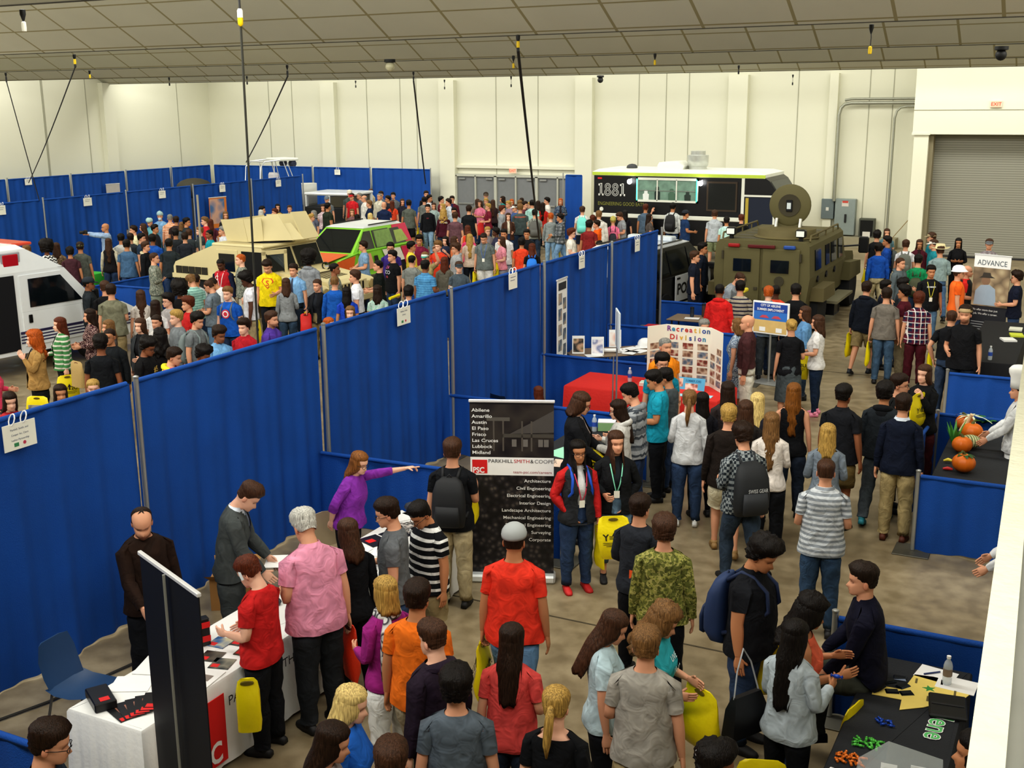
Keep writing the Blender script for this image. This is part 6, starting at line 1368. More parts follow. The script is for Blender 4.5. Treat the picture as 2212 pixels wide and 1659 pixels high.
for q,c in enumerate(('We offer more than just','a job. We offer a career.')): mb=MB(); put_text(mb,c,.058,(-hw+.03,-.011,.90-q*.08),(1,0,0),(0,0,1),sx=.92); mb.build('slogan',WHITE,t)
for q in range(4): fr(t,'small_print',-hw+.03,.1,.66-q*.05,.675-q*.05,pm('9a9ca0',.6,name='ink'),-.008)
fr(t,'sky_picture',-.02,hw,.30,.62,ptex('b8ccdc','88a0b4','d8dcd8',4),-.009)
t,w_=banner((-27.3,30.75),(-27.18,31.5),2.02,'banner_stand','orange and blue picture banner at the far left drape row',pm('d07a34',.5,name='orange_print')); hw=w_/2
fr(t,'blue_picture',-hw+.02,hw-.1,1.1,1.95,ptex('2c4c88','54749c','c8a08c',3)); fr(t,'blue_lines',-hw+.05,hw-.12,.85,.95,pm('3c5aa0',.6,name='print'))
t,w_=banner((-36.5,35.0),(-36.45,35.7),2.0,'banner_stand','pale poster banner with a ship-like shape against the left wall drape',pm('b8b4b0',.5,name='print')); fr(t,'picture_shape',-.12,.12,.9,1.5,ptex('6c6470','908898','c8c0c0',4))
t,w_=banner((-8.03,17.5),(-8.06,17.98),2.15,'banner_stand','tall white banner with small photos seen edge-on along the central drape',WHITE); hw=w_/2
for q in range(6):
    fr(t,'photo',-hw+.06,-.02,1.7-q*.27,1.9-q*.27,ptex('3a4658','6a7c90','b0a090',7)); fr(t,'photo',.04,hw-.06,1.6-q*.27,1.8-q*.27,ptex('28303c','586c84','a89c8c',7))
mb=MB(); mb.box((-hw+.06,-.009,1.95),(hw-.06,-.006,2.08)); mb.build('heading_bar',pm('30343c',.6,name='ink'),t)
# edge-on sign on a silver stand
t=empty('sign_stand',(-6.3,16.0,0),R(118),label='silver pole stand with a white sign seen edge-on beside the red table',cat='sign stand')
mb=MB(); mb.tube([(0,0,.02),(0,0,2.0)],.014,8); mb.build('pole',ROD,t,smooth=60); mb=MB(); mb.tube([(.12,.05,.02),(.1,.04,1.3)],.011,8); mb.build('brace',ROD,t,smooth=60); mb=MB(); mb.box((-.25,-.02,1.45),(.25,.005,2.02),bev=.005); mb.build('board',pm('d8e0e4',.4,name='white_board'),t); mb=MB(); mb.box((-.2,-.1,0),(.2,.1,.02),bev=.004); mb.build('base',pm('8a8c8c',.4,.5,name='steel'),t)
t.location=(-6.27,15.85,0)
# --- chairs ---
def chair(x,y,rz,lab,c='2c4a70'):
    t=empty('plastic_chair',(x,y,0),rz,label=lab,cat='chair'); m=pm(c,.4,var=.06,name='moulded_plastic')
    mb=MB(); rings=[]
    for yy,z,hw_ in ((-.20,.46,.19),(-.05,.44,.22),(.1,.44,.22),(.2,.47,.21)): rings.append([(-hw_,yy,z+.03),(-hw_*.6,yy,z),(hw_*.6,yy,z),(hw_,yy,z+.03),(hw_*.6,yy,z+.012),(-hw_*.6,yy,z+.012)])
    mb.loft(rings); mb.build('seat',m,t,smooth=50)
    mb=MB(); rings=[]
    for yy,z,hw_ in ((.19,.46,.19),(.24,.58,.2),(.28,.72,.2),(.30,.84,.16)): rings.append([(-hw_,yy-.03,z),(-hw_*.6,yy,z),(hw_*.6,yy,z),(hw_,yy-.03,z),(hw_*.6,yy+.012,z),(-hw_*.6,yy+.012,z)])
    mb.loft(rings); mb.build('backrest',m,t,smooth=50)
    for sx in (-1,1):
        for yy,y2 in ((-.17,-.22),(.17,.26)): mb=MB(); mb.tube([(sx*.17,yy,.45),(sx*.21,y2,0)],.012,6); mb.build('leg',pm('6a6c70',.3,.7,name='chrome'),t,smooth=60)
chair(-6.95,5.95,R(95),'blue moulded chair behind the near end of the white table'); chair(-7.55,7.55,R(215),'dark navy chair seat beside the man in the brown sweater','1c2c44'); chair(-7.6,14.9,R(160),'dark navy chair back against the central drape behind the dark banner','16243c')
chair(-7.0,19.7,R(10),'grey chair behind the table with the white hard hat','5a6068'); chair(-6.75,9.2,R(80),'tan chair back beside the far white table','a8987c')
t=empty('cardboard_box',(-7.6,8.55,0),R(30),label='open brown cardboard box on the floor behind the man in the grey suit',cat='box')
CB=pm('a87c48',.8,name='cardboard'); mb=MB(); mb.box((-.22,-.17,0),(.22,.17,.34)); mb.build('carton',CB,t); mb=MB(); mb.quad((-.22,-.17,.34),(.22,-.17,.34),(.25,-.28,.42),(-.25,-.28,.42)); mb.quad((-.22,.17,.34),(.22,.17,.34),(.25,.28,.43),(-.25,.28,.43)); mb.build('flap',CB,t); mb=MB(); mb.box((-.08,-.173,.12),(.06,-.17,.19)); mb.build('shipping_label',WHITE,t)
mb=MB(); mb.tube([(-8.0,5.3,.02),(-7.7,6.2,.02),(-7.55,7.1,.02),(-7.7,7.6,.02),(-7.3,8.2,.02),(-7.2,8.9,.02)],.012,5); tag(mb.build('floor_cable',pm('2c2a28',.7,name='rubber'),smooth=60),'thin dark cable along the foot of the nearest drapes','cable')
# --- red table ---
RT=pm('d02a22',.8,var=.08,vs=2,bump=.2,bs=25,name='red_cloth')
cloth_table('folding table under the red cloth',-7.2,15.98,-4.72,17.0,RT,'bright red tablecloth reaching the floor')
t=empty('trifold_board',(-5.42,16.8,.745),0,label='white three-panel board reading Recreation Division with rows of photos',cat='display board')
for q,(p0,p1) in enumerate((((-.62,-.25),(-.42,.06)),((-.42,.06),(.30,.06)),((.30,.06),(.60,-.30)))):
    a,b_=Vector((*p0,0)),Vector((*p1,0)); u=(b_-a).normalized(); ln=(b_-a).length; n_=Vector((u.y,-u.x,0)); T=Matrix(((u.x,-n_.x,0,a.x),(u.y,-n_.y,0,a.y),(0,0,1,0),(0,0,0,1)))
    mb=MB(); mb.box((0,-.004,0),(ln,.004,.93),mat=T); pn=mb.build('panel',pm('eceada',.7,var=.02,name='foam_board'),t)
    cols=(1,3,2)[q]
    for r_ in range(5):
        for c_ in range(cols):
            x0=ln*(c_+.14)/cols; x1=ln*(c_+.84)/cols; z=.56-r_*.125
            if r_==0 and q==2 and c_==0: continue
            mb=MB(); mb.box((x0,-.008,z),(x1,-.0045,z+.095),mat=T); mb.build('photo',ptex(*[('4a2c28','8c6a54','c8b49c'),('28384c','6c7c8c','c0a890'),('3c4a34','8c3c34','d0c0a8')][(r_+c_+q)%3],s=14),pn)
    if q==1:
        CO=['7a3c8c','c8b048','c43c34','3c8cb0','2c4c9c','c0405c','c83030','3c5c8c','e0b040','2c4ca0']
        for row,(tx,z,x0,dx) in enumerate((('Recreation',.83,.045,.071),('Division',.70,.10,.074))):
            for i,ch in enumerate(tx): mb=MB(); put_text(mb,ch,.115,(x0+i*dx,-.010,z),(1,0,0),(0,0,1),align='CENTER',bold=.03); mb.v=[tuple(T@Vector(v)) for v in mb.v]; mb.build('letter',pm(CO[(i*3+row*2)%10],.6,var=0,name='cut_letter'),pn)
t=slab('job_poster','blue SUMMER JOBS poster leaning on the three-panel board','poster',(-5.40,16.52,.76),.62,.34,pm('5cb4dc',.5,var=.15,vs=4,name='blue_print'),tilt=R(75))
for nm2,x0,y0,x1,y1,c in (('picture',-.28,.02,-.04,.15,('803c3c','d8a088','e8d8c8')),('picture',.0,-.02,.2,.08,('503030','c08070','f0e0d0')),('heading',.0,.1,.28,.15,None)):
    if c: mb=MB(); mb.box((x0,y0,.004),(x1,y1,.006)); mb.build(nm2,ptex(*c,s=16),t)
mb=MB(); put_text(mb,'SUMMER JOBS',.05,(.0,.105,.007),(1,0,0),(0,1,0),bold=.02,sx=.8); mb.build('lettering',pm('2c7ca8',.6,var=0,name='ink'),t); mb=MB(); mb.box((-.3,-.17,.004),(.3,-.145,.006)); mb.build('grass_strip',pm('5ca050',.6,name='print'),t)
bottle(-6.35,16.62,.745,'clear water bottle with a blue label on the red table')
for i in range(3): slab('booklet',f'small pale booklet in the pile on the red table, {("lowest","middle","topmost")[i]}','booklet',(-6.0,16.5,.745+i*.02),.24,.17,ptex('c8d8c0','e8ece0','7cb08c',10),R(4*i),th=.018,group='pale booklets on the red table')
for i,(x,y) in enumerate(((-5.28,16.14),(-4.98,16.2))): slab('info_card',('pale blue card at the front edge of the red table, nearer the teal shirts','pale blue card at the front right corner of the red table')[i],'card',(x,y,.745),.22,.15,pm('a8dcec',.5,var=.2,vs=20,name='print'),R(3))
# --- table with the white hard hat ---
cloth_table('brown folding table with the white hard hat and papers',0,0,1.8,.76,None,rz=R(40),loc=(-7.45,18.75))
T=Matrix.Translation((-7.45,18.75,.742))@Matrix.Rotation(R(40),4,'Z')
def on(x,y): p=T@Vector((x,y,0)); return (p.x,p.y,p.z)
t=empty('hard_hat',on(.62,.18),R(-20),label='white hard hat on the brown table',cat='hard hat'); mb=MB(); mb.lathe([(.155,.0),(.155,.012),(.125,.02),(.122,.07),(.10,.12),(.06,.15),(.01,.16)],20,sy=1.15); mb.build('shell',WHITE,t,smooth=40); mb=MB(); mb.loft([[(x,-.13-.02*abs(x)*-4,z) for x in np.linspace(-.11,.11,7)]+[(x,-.13-.075*(1-(x/.12)**2),z) for x in np.linspace(.11,-.11,7)] for z in (.0,.012)]); mb.build('peak',WHITE,t)
for i,(x,y,c,lab) in enumerate(((-.72,-.1,ptex('4c5c3c','c8a080','282828',9),'standing card showing a group photo on the brown table'),(-.42,-.28,ptex('e8e8f0','8088b0','f0e8e8',9),'standing card with a pale logo on the brown table'),(.08,.26,ptex('f0e4dc','e0a898','f4ece4',6),'standing card with a pink picture on the brown table'))):
    p=on(x,y); t=empty('standing_card',p,R(25),label=lab,cat='card'); mb=MB(); mb.box((-.11,-.004,0),(.11,.004,.32),mat=Matrix.Rotation(R(-8),4,'X')); mb.build('board',WHITE,t); mb=MB(); mb.box((-.09,-.007,.03),(.09,-.0045,.27),mat=Matrix.Rotation(R(-8),4,'X')); mb.build('picture',c,t)
for i,(x,y) in enumerate(((-.5,-.32),(.1,-.1),(.32,.08),(.4,-.18),(.2,-.25))): slab('paper_sheet',f'white paper on the brown hard-hat table, {ORD[i]} from the bottle end','paper',on(x,y),.3,.22,WHITE,R(40+12*i),group='papers by the hard hat')
mb=MB(); a,b_=Vector(on(-.25,-.12)),Vector(on(.05,-.2)); up=Vector((0,0,.04)); mb.tube([a+up,b_+up],.036,12); mb.build('paper_roll',WHITE,smooth=40,label='rolled white paper lying on the brown hard-hat table',cat='paper roll')
bottle(*on(-.84,.18),'water bottle at the end of the brown hard-hat table')
# --- table behind, with cups ---
cloth_table('brown folding table with dark cups beyond the red hooded man',-7.7,22.1,-6.4,22.85,None)
for i,(x,y,h_,c) in enumerate(((-7.25,22.5,.2,'2a3440'),(-7.05,22.65,.26,'5a4038'))):
    t=empty('travel_mug',(x,y,.742),label=('short dark travel mug on the brown table','taller brown travel mug on the brown table')[i],cat='mug'); mb=MB(); mb.lathe([(.034,0),(.042,.02),(.042,h_-.03),(.036,h_)],12); mb.build('mug_body',pm(c,.35,name='mug'),t,smooth=40); mb=MB(); mb.lathe([(.043,h_-.03),(.04,h_+.01),(.01,h_+.015)],12); mb.build('lid',BLK,t,smooth=40)
slab('paper_sheet','white napkin under the mugs on the brown table','paper',(-7.2,22.35,.742),.3,.2,WHITE,R(10))
cloth_table('low table stacked with folded red shirts behind the recreation board',-7.9,20.6,-6.6,21.3,pm('5c6068',.8,name='grey_cloth'),'grey tablecloth under the folded red shirts')
for i in range(3): slab('folded_shirt',f'folded red shirt on the grey table, {("near the drape","in the middle","nearest the aisle")[i]}','shirt',(-7.55+i*.36,20.95,.745),.3,.34,pm('c02834',.8,name='fabric'),R(5*i),th=.06,group='folded red shirts')
t=empty('gear_vest',(-6.9,24.1,0),label='tan gear vest with a yellow sign beside the police officers',cat='gear'); mb=MB(); mb.ball((0,0,1.0),(.26,.16,.2),10,8,jit=.3); mb.build('vest',pm('b09868',.85,name='fabric'),t,smooth=60); mb=MB(); mb.tube([(0,0,0),(0,0,.9)],.03,6); mb.build('stand',BLK,t); mb=MB(); mb.box((.0,-.2,1.08),(.36,.1,1.16),bev=.02); mb.build('yellow_sign',pm('e0d040',.6,name='sign'),t)
# --- easel sign ---
t=empty('easel_sign',(-5.1,20.5,0),R(-12),label='framed CITY OF ABILENE employment sign on a pole stand',cat='sign')
mb=MB(); mb.tube([(0,0,.02),(0,0,1.0)],.022,8); mb.build('pole',ROD,t,smooth=60); mb=MB(); mb.box((-.25,-.2,0),(.25,.2,.025),bev=.005); mb.build('base',pm('a4a6a4',.5,.3,name='steel'),t)
mb=MB(); mb.box((-.36,-.04,.92),(.36,.0,1.52),bev=.008); mb.build('frame',WHITE,t); fr(t,'sky',-.33,.33,1.17,1.49,pm('3a78c8',.5,var=.1,name='print'),-.042); fr(t,'heading_band',-.33,.33,1.34,1.49,pm('24489c',.5,name='print'),-.0445); fr(t,'sand',-.33,.33,.95,1.18,pm('d8b878',.5,var=.15,name='print'),-.0425)
for q,c in enumerate(('CITY OF ABILENE','SUMMER EMPLOYMENT')): mb=MB(); put_text(mb,c,.062,(0,-.049,1.43-q*.075),(1,0,0),(0,0,1),align='CENTER',bold=.02,sx=.82); mb.build('lettering',WHITE,t)
for x in (-.12,.12): mb=MB(); mb.prism([(x-.1,1.22),(x+.1,1.22),(x+.04,1.27),(x-.04,1.27)],-.047,-.044); mb.build('parasol_picture',pm('c85060',.5,name='print'),t)
for x in (-.15,.18): fr(t,'note',x-.06,x+.06,.97,1.05,WHITE,-.046)
# --- table with green paper ---
cloth_table('folding table under the black cloth by the two girls',-6.05,12.1,-5.4,13.95,BCL,'black tablecloth with green paper beside the girl in the red and black jacket')
slab('paper_sheet','mint green paper on the black table by the two girls','paper',(-5.68,12.72,.745),.36,.5,pm('a8ecc8',.7,name='green_paper'),R(-15)); slab('paper_sheet','pale pink paper at the near end of the black table','paper',(-5.55,12.25,.745),.24,.3,pm('f0d4c0',.7,name='pink_paper'),R(10))
t=slab('mobile_phone','white-edged mobile phone lying beside the dark banner','phone',(-5.85,12.25,.745),.075,.15,WHITE,R(-25),th=.01,parts=[('screen',(-.42,-.42,.42,.42),pm('14161c',.1,name='screen'))])
bottle(-5.75,13.75,.745,'water bottle in front of the woman in the black cardigan'); t=empty('paper_box',(-5.62,13.88,.745),R(20),label='small green and white box behind the water bottle',cat='box'); mb=MB(); mb.box((-.12,-.09,0),(.12,.09,.12),bev=.006); mb.build('box',pm('8cb07c',.6,name='card'),t); mb=MB(); mb.box((-.12,-.09,.121),(.12,.09,.13)); mb.build('lid',WHITE,t)
# --- black table with sweets ---
cloth_table('folding table under the black cloth in the right corner booth',-1.24,6.35,-.50,8.78,BCL,'black tablecloth with a yellow map and sweets')
t=empty('yellow_map',(-.87,8.2,.746),R(93),label='yellow state map cut-out with a green star on the black table',cat='map')
TX=[(-.10,.30),(.08,.30),(.08,.08),(.16,.05),(.30,.02),(.40,.0),(.42,-.16),(.40,-.26),(.30,-.32),(.22,-.46),(.12,-.42),(.02,-.22),(-.08,-.2),(-.16,-.12),(-.28,.06),(-.10,.06)]
mb=MB(); mb.prism([(a*.88,b_*.88) for a,b_ in TX],0,.004,ax=2); mb.build('sheet',pm('f0d878',.6,name='yellow_card'),t)
mb=MB(); mb.prism([( .16+.05*(1 if i%2==0 else .42)*math.cos(i*PI/5+.3),-.12+.05*(1 if i%2==0 else .42)*math.sin(i*PI/5+.3)) for i in range(10)],.004,.006,ax=2); mb.build('star',pm('3c9448',.6,name='green_card'),t)
for a,b_ in ((.25,-.02),(.3,-.2),(.0,-.12),(.16,-.3)): mb=MB(); mb.box((a-.04,b_-.01,.004),(a+.04,b_+.006,.005)); mb.build('place_mark',pm('70643c',.6,name='ink'),t)
t=empty('cutout_lettering',(-.68,8.28,.746),R(-92),label='green and white cut-out word Abilene on the black table',cat='lettering')
mb=MB(); put_text(mb,'Abilene',.22,(0,0,.002),(1,0,0),(0,1,0),bold=.035,sx=.95); mb.build('white_edge',WHITE,t); mb=MB(); put_text(mb,'Abilene',.22,(0,0,.004),(1,0,0),(0,1,0),bold=.004,sx=.95); mb.build('green_letters',pm('5cbc6c',.6,var=0,name='green_card'),t)
slab('paper_sheet','white paper under the pen on the black table','paper',(-.74,8.62,.746),.22,.28,WHITE,R(80)); slab('paper_sheet','second white paper beneath the water bottle','paper',(-.58,8.52,.747),.22,.28,WHITE,R(86)); mb=MB(); mb.tube([(0,-.07,0),(0,.07,0)],.006,6); o=mb.build('pen',pm('2c3c70',.4,name='plastic'),label='dark blue pen on the white paper',cat='pen'); o.location=(-.77,8.62,.758); o.rotation_euler=(0,0,R(-50))
bottle(-.65,8.5,.752,'clear water bottle on the black sweets table','8c7c70')
t=empty('portfolio',(-.60,8.12,.749),R(8),label='black zip portfolio on the black table',cat='portfolio'); mb=MB(); mb.box((-.13,-.17,0),(.13,.17,.03),bev=.01); mb.build('cover',pm('17191c',.45,name='leather'),t); mb=MB(); mb.box((-.11,-.01,.0305),(.11,.01,.034)); mb.build('strap',pm('2a2c30',.5,name='leather'),t)
k=0
for i,(x,y,r_) in enumerate([(-1.12,8.42,15),(-1.05,8.36,40),(-.98,8.44,5),(-1.1,8.22,70),(-1.0,8.2,20),(-.94,8.32,55),(-1.16,8.3,80),(-.9,8.22,30)]):
    t=empty('foil_packet',(x,y,.747),R(r_),label=f'shiny black foil packet by the yellow map, {ORD[i]} of eight from the seated man',cat='packet',group='black foil packets'); mb=MB(); mb.loft([[(-.05,-.035,.002),(.05,-.035,.002),(.05,.035,.002),(-.05,.035,.002)],[(-.04,-.025,.014),(.04,-.025,.016),(.04,.025,.014),(-.04,.025,.012)]]); mb.build('foil',pm('1c2430',.2,.6,var=.4,vs=40,name='foil'),t)
def candies(n,cx,cy,sp,col,nm,seed):
    rs=random.Random(seed); first=None; pts=[]
    for i in range(n):
        for _ in range(40):
            x,y=cx+rs.uniform(-sp,sp),cy+rs.uniform(-sp*.7,sp*.7)
            if all((x-a)**2+(y-b_)**2>.0007 for a,b_ in pts): break
        pts.append((x,y)); lab=f'{nm} wrapped sweet from the {nm} heap on the black table'
        if first is None:
            first=empty('wrapped_sweet',(0,0,0),label=lab,cat='sweet',group=f'{nm} sweets heap'); mb=MB(); mb.lathe([(.002,-.026),(.010,-.022),(.003,-.015),(.009,-.010),(.010,0),(.009,.010),(.003,.015),(.010,.022),(.002,.026)],8,ax=0); mb.build('wrapper',pm(col,.25,.2,name='foil_wrapper'),first,smooth=50); o=first
        else: o=copy_tree(first)
        o.location=(x,y,.757); o.rotation_euler=(0,0,rs.uniform(0,PI))
candies(7,-.97,7.72,.055,'2450b4','blue',1); candies(18,-1.03,7.38,.085,'5cc050','green',2); candies(20,-1.10,7.13,.085,'e07c2c','orange',3)
t=empty('plastic_tray',(-.75,6.95,.747),R(5),label='clear plastic display tray with white cards at the bottom of the black table',cat='tray'); 
mb=MB(); mb.prism([(-.28,0),(.26,0),(.24,.16),(-.1,.22),(-.28,.06)],-.16,.16,ax=1); mb.build('tray_shell',glass('dce4e4',.08,.28),t)
for i,(x,y) in enumerate(((-.08,-.04),(.1,.05))): mb=MB(); mb.box((x-.05,y-.01,.01),(x+.05,y,.14),mat=Matrix.Rotation(R(-20+10*i),4,'X')); mb.build('card',WHITE,t)
for i in range(3): slab('leaflet',f'white and green leaflet at the bottom corner of the black table, {("lowest","middle","topmost")[i]}','leaflet',(-1.02+.01*i,6.80-.01*i,.747+.006*i),.3,.42,WHITE,R(80+4*i),group='green-lined leaflets',parts=[('green_line',(-.4,-.3+.2*q,.3,-.27+.2*q),pm('5cb09c',.6,name='ink')) for q in range(4)])
# --- pumpkins ---
cloth_table('folding table under the black cloth with the pumpkins',-1.42,13.6,-.62,15.85,BCL,'black tablecloth under the pumpkins')
def pumpkin(x,y,r_,lab,stem=True):
    t=empty('pumpkin',(x,y,.745),rnd.random()*6,label=lab,cat='pumpkin'); mb=MB(); n=40; rings=[]
    for i in range(13):
        a=-PI/2+PI*i/12; rr=max(.02,math.cos(a)); rings.append([(r_*rr*(1+.055*abs(math.cos(5*q*2*PI/n))-.05)*math.cos(2*PI*q/n),r_*rr*(1+.055*abs(math.cos(5*q*2*PI/n))-.05)*math.sin(2*PI*q/n),r_*.88+r_*.86*math.sin(a)-(.10*r_*(1-rr)**2 if a>0 else 0)) for q in range(n)])
    mb.loft(rings); mb.build('flesh',pm('e0741a',.45,var=.14,vs=5,name='pumpkin_skin'),t,smooth=180)
    mb=MB(); mb.tube([(0,0,r_*1.55),(.01,0,r_*1.8),(.04,.01,r_*1.95)],[.03,.018,.016],7); mb.build('stalk',pm('5c6030',.7,name='stalk'),t,smooth=50); return t
PK=[at(2080,1020,.745),at(2077,978,.745),at(2098,952,.745),at(2083,930,.745)]
for p_,r_,lab in zip(PK,(.135,.125,.14,.125),('big round pumpkin with green leaves nearest on the black table','pumpkin directly behind the nearest pumpkin','pumpkin with a striped squash beside it, third along the table','farthest pumpkin under the white scallions')): pumpkin(p_.x,p_.y,r_,lab)
GL=pm('3c7a30',.6,var=.3,vs=12,name='leaf'); 
def leaves(nm,lab,x,y,z,n,ln,w_,mat,spread,part='leaf',up=1.0,seed=0,cat='vegetable'):
    t=empty(nm,(x,y,z),label=lab,cat=cat); rs=random.Random(seed)
    for i in range(n):
        a=2*PI*i/n+rs.random()*.5; d=Vector((math.cos(a)*spread,math.sin(a)*spread,up)).normalized(); s_=d.cross(Vector((0,0,1))).normalized(); L_=ln*(.7+.5*rs.random()); mb=MB()
        vs=[]; m=6
        for q in range(m+1):
            f=q/m; p=d*L_*f+Vector((0,0,-.5*spread*L_*f*f)); ww=w_*math.sin(PI*(.12+.86*f))+.002
            vs+=[p-s_*ww,p+s_*ww+Vector((0,0,.006*math.sin(q*2)))]
        mb.add(vs,[(2*q,2*q+1,2*q+3,2*q+2) for q in range(m)]); mb.build(part,mat,t,smooth=180)
    return t
leaves('leafy_greens','dark leafy greens on top of the nearest pumpkin',PK[0].x,PK[0].y,.955,9,.12,.03,pm('2c5a28',.6,var=.3,name='leaf'),1.0,seed=1,up=.5)
leaves('leek_tops','tall green leek leaves standing among the pumpkins',PK[1].x-.12,PK[1].y+.18,.745,11,.40,.018,pm('4c9a40',.5,var=.3,name='leaf'),.32,seed=2); leaves('kale','dark curly kale at the far end of the pumpkins',PK[3].x+.22,PK[3].y+.1,.85,10,.22,.055,pm('2c6a2c',.6,var=.3,name='leaf'),.8,seed=3,up=.7)
leaves('scallions','bunch of white scallions lying over the farthest pumpkin',PK[3].x+.08,PK[3].y-.06,.97,9,.26,.012,pm('dfe8c8',.5,name='stem'),.9,part='stem',seed=4,up=.25)
o=MB().ball((0,0,0),(.13,.10,.085),16,10).build('striped_squash',cloth('v','cfd0a0','3c5a30',.7),smooth=180,label='pale striped squash between the pumpkins',cat='squash'); o.location=(PK[1].x+.08,PK[1].y+.24,.84)
for nm,lab,pts,c in (('yellow_pepper','curved yellow pepper at the aisle edge of the pumpkin table',[(-1.36,14.30,.77),(-1.31,14.32,.785),(-1.25,14.30,.78)],'e4d040'),('red_chilli','thin red chilli beside the nearest pumpkin',[(-1.33,13.98,.765),(-1.28,14.0,.77),(-1.22,14.0,.765)],'d03030')):
    mb=MB(); mb.tube(pts,[.012,.024,.014],8); tag(mb.build(nm,pm(c,.35,name='pepper'),smooth=60),lab,'pepper')
mb=MB(); mb.tube([(-1.28,15.55,.82),(-1.25,15.57,.92),(-1.2,15.59,1.02),(-1.18,15.58,1.06)],[.05,.035,.022,.026],10); tag(mb.build('gourd',pm('e0c8a0',.5,name='gourd'),smooth=60),'pale crook-necked gourd rising over the farthest pumpkin','gourd')
cloth_table('tall black-draped counter below the ADVANCE banner',-1.7,19.5,-.9,23.4,pm('0e0f14',.85,name='black_cloth'),'black floor-length cloth on the counter below the ADVANCE banner',h=.95,drop=.92)
for i,(x,y,c) in enumerate(((-1.1,22.6,'d8d8c8'),(-1.05,22.0,'c8d040'),(-1.15,21.5,'e4e4e0'))): slab('leaflet',f'small pile of leaflets on the black counter, {ORD[i]} from the banner','leaflet',(x,y,.955),.22,.28,pm(c,.6,name='paper'),R(10*i),th=.03)
bottle(-1.3,19.7,.955,'clear bottle at the near end of the black counter'); 
cloth_table('table under the bright green cloth beyond the ambulance',-24.9,20.3,-23.6,22.4,pm('3cb03c',.8,var=.1,name='green_cloth'),'bright green tablecloth beyond the ambulance roof')
slab('paper_sheet','white papers on the bright green table','paper',(-24.1,21.6,.745),.5,.4,WHITE,R(20))
cloth_table('table behind the orange banner crowd',-26.6,28.2,-25.9,30.3,WT,'white cloth table near the surgical caps')
# --- things carried by people ---
YB=pm('f0dc10',.45,var=.06,vs=6,bump=.3,bs=14,name='yellow_plastic_bag')
BAGN=[0]
def arrow(mb,x,z,s_,y,mi=0): mb.add([(x+a*s_,y,z+b_*s_) for a,b_ in ((-.12,0),(.12,0),(.12,.55),(.34,.5),(0,1.1),(-.34,.5),(-.12,.55))],[tuple(range(7))],mi)
def tote(p,rz,lab,mat=None,w_=.34,h_=.42,print_=True,nm='tote_bag',grp=None,th=.05,tilt=0.0,cat='bag'):
    """flat die-cut carrier bag hanging from the point p"""
    t=empty(nm,p,rz,label=lab,cat=cat,group=grp); mat=mat or YB; BAGN[0]+=1; s_=random.Random(BAGN[0])
    if tilt: t.rotation_euler=(0,tilt,rz)
    rings=[]; n=12
    for z,ww,tt in ((.045,w_*.30,.006),(.02,w_*.44,.010),(-.05,w_*.49,.022),(-.16,w_*.52,th*.8),(-.30,w_*.52,th),(-.38,w_*.50,th*.8),(-h_,w_*.47,.010)):
        rings.append([(ww*math.copysign(abs(math.cos(a))**.5,math.cos(a))+s_.uniform(-.006,.006),tt*math.sin(a)+s_.uniform(-.004,.004)+.01*math.sin(z*17+BAGN[0]),z) for a in [2*PI*q/n for q in range(n)]])
    mb=MB(); mb.loft(rings); mb.build('bag_body',mat,t,smooth=50)
    mb=MB(); mb.loft([[(.05*math.cos(a),yy,.012+.016*math.sin(a)) for a in [2*PI*q/10 for q in range(10)]] for yy in (-.016,.016)]); mb.build('hand_hole',pm('6a5c10' if mat==YB else '5c1810',.8,name='shadow'),t)
    if print_:
        for yy,sg in ((-th*.95-.006,1),(th*.95+.006,-1)):
            mb=MB(); put_text(mb,'Y',.10,(-sg*.115,yy,-.20),(sg,0,0),(0,0,1),bold=.02); put_text(mb,'2U',.085,(sg*.035,yy,-.20),(sg,0,0),(0,0,1),bold=.02); arrow(mb,sg*.01,-.20,.095,yy)
            for q in range(3): mb.add([(sg*(-.05),yy,-.15-q*.014),(sg*(-.012),yy,-.15-q*.014),(sg*(-.012),yy,-.157-q*.014),(sg*(-.05),yy,-.157-q*.014)],[(0,1,2,3)])
            for q,hw_ in enumerate((.12,.12,.09)): mb.add([(-hw_,yy,-.222-q*.018),(hw_,yy,-.222-q*.018),(hw_,yy,-.228-q*.018),(-hw_,yy,-.228-q*.018)],[(0,1,2,3)])
            mb.build('print',INK,t)
    return t
def hold_bag(i,side,lab,**k):
    p=i['hand'+side]; tw=k.pop('tw',90); return tote(p+Vector((0,0,-.055)),i['yaw']+R(tw),lab,**k)
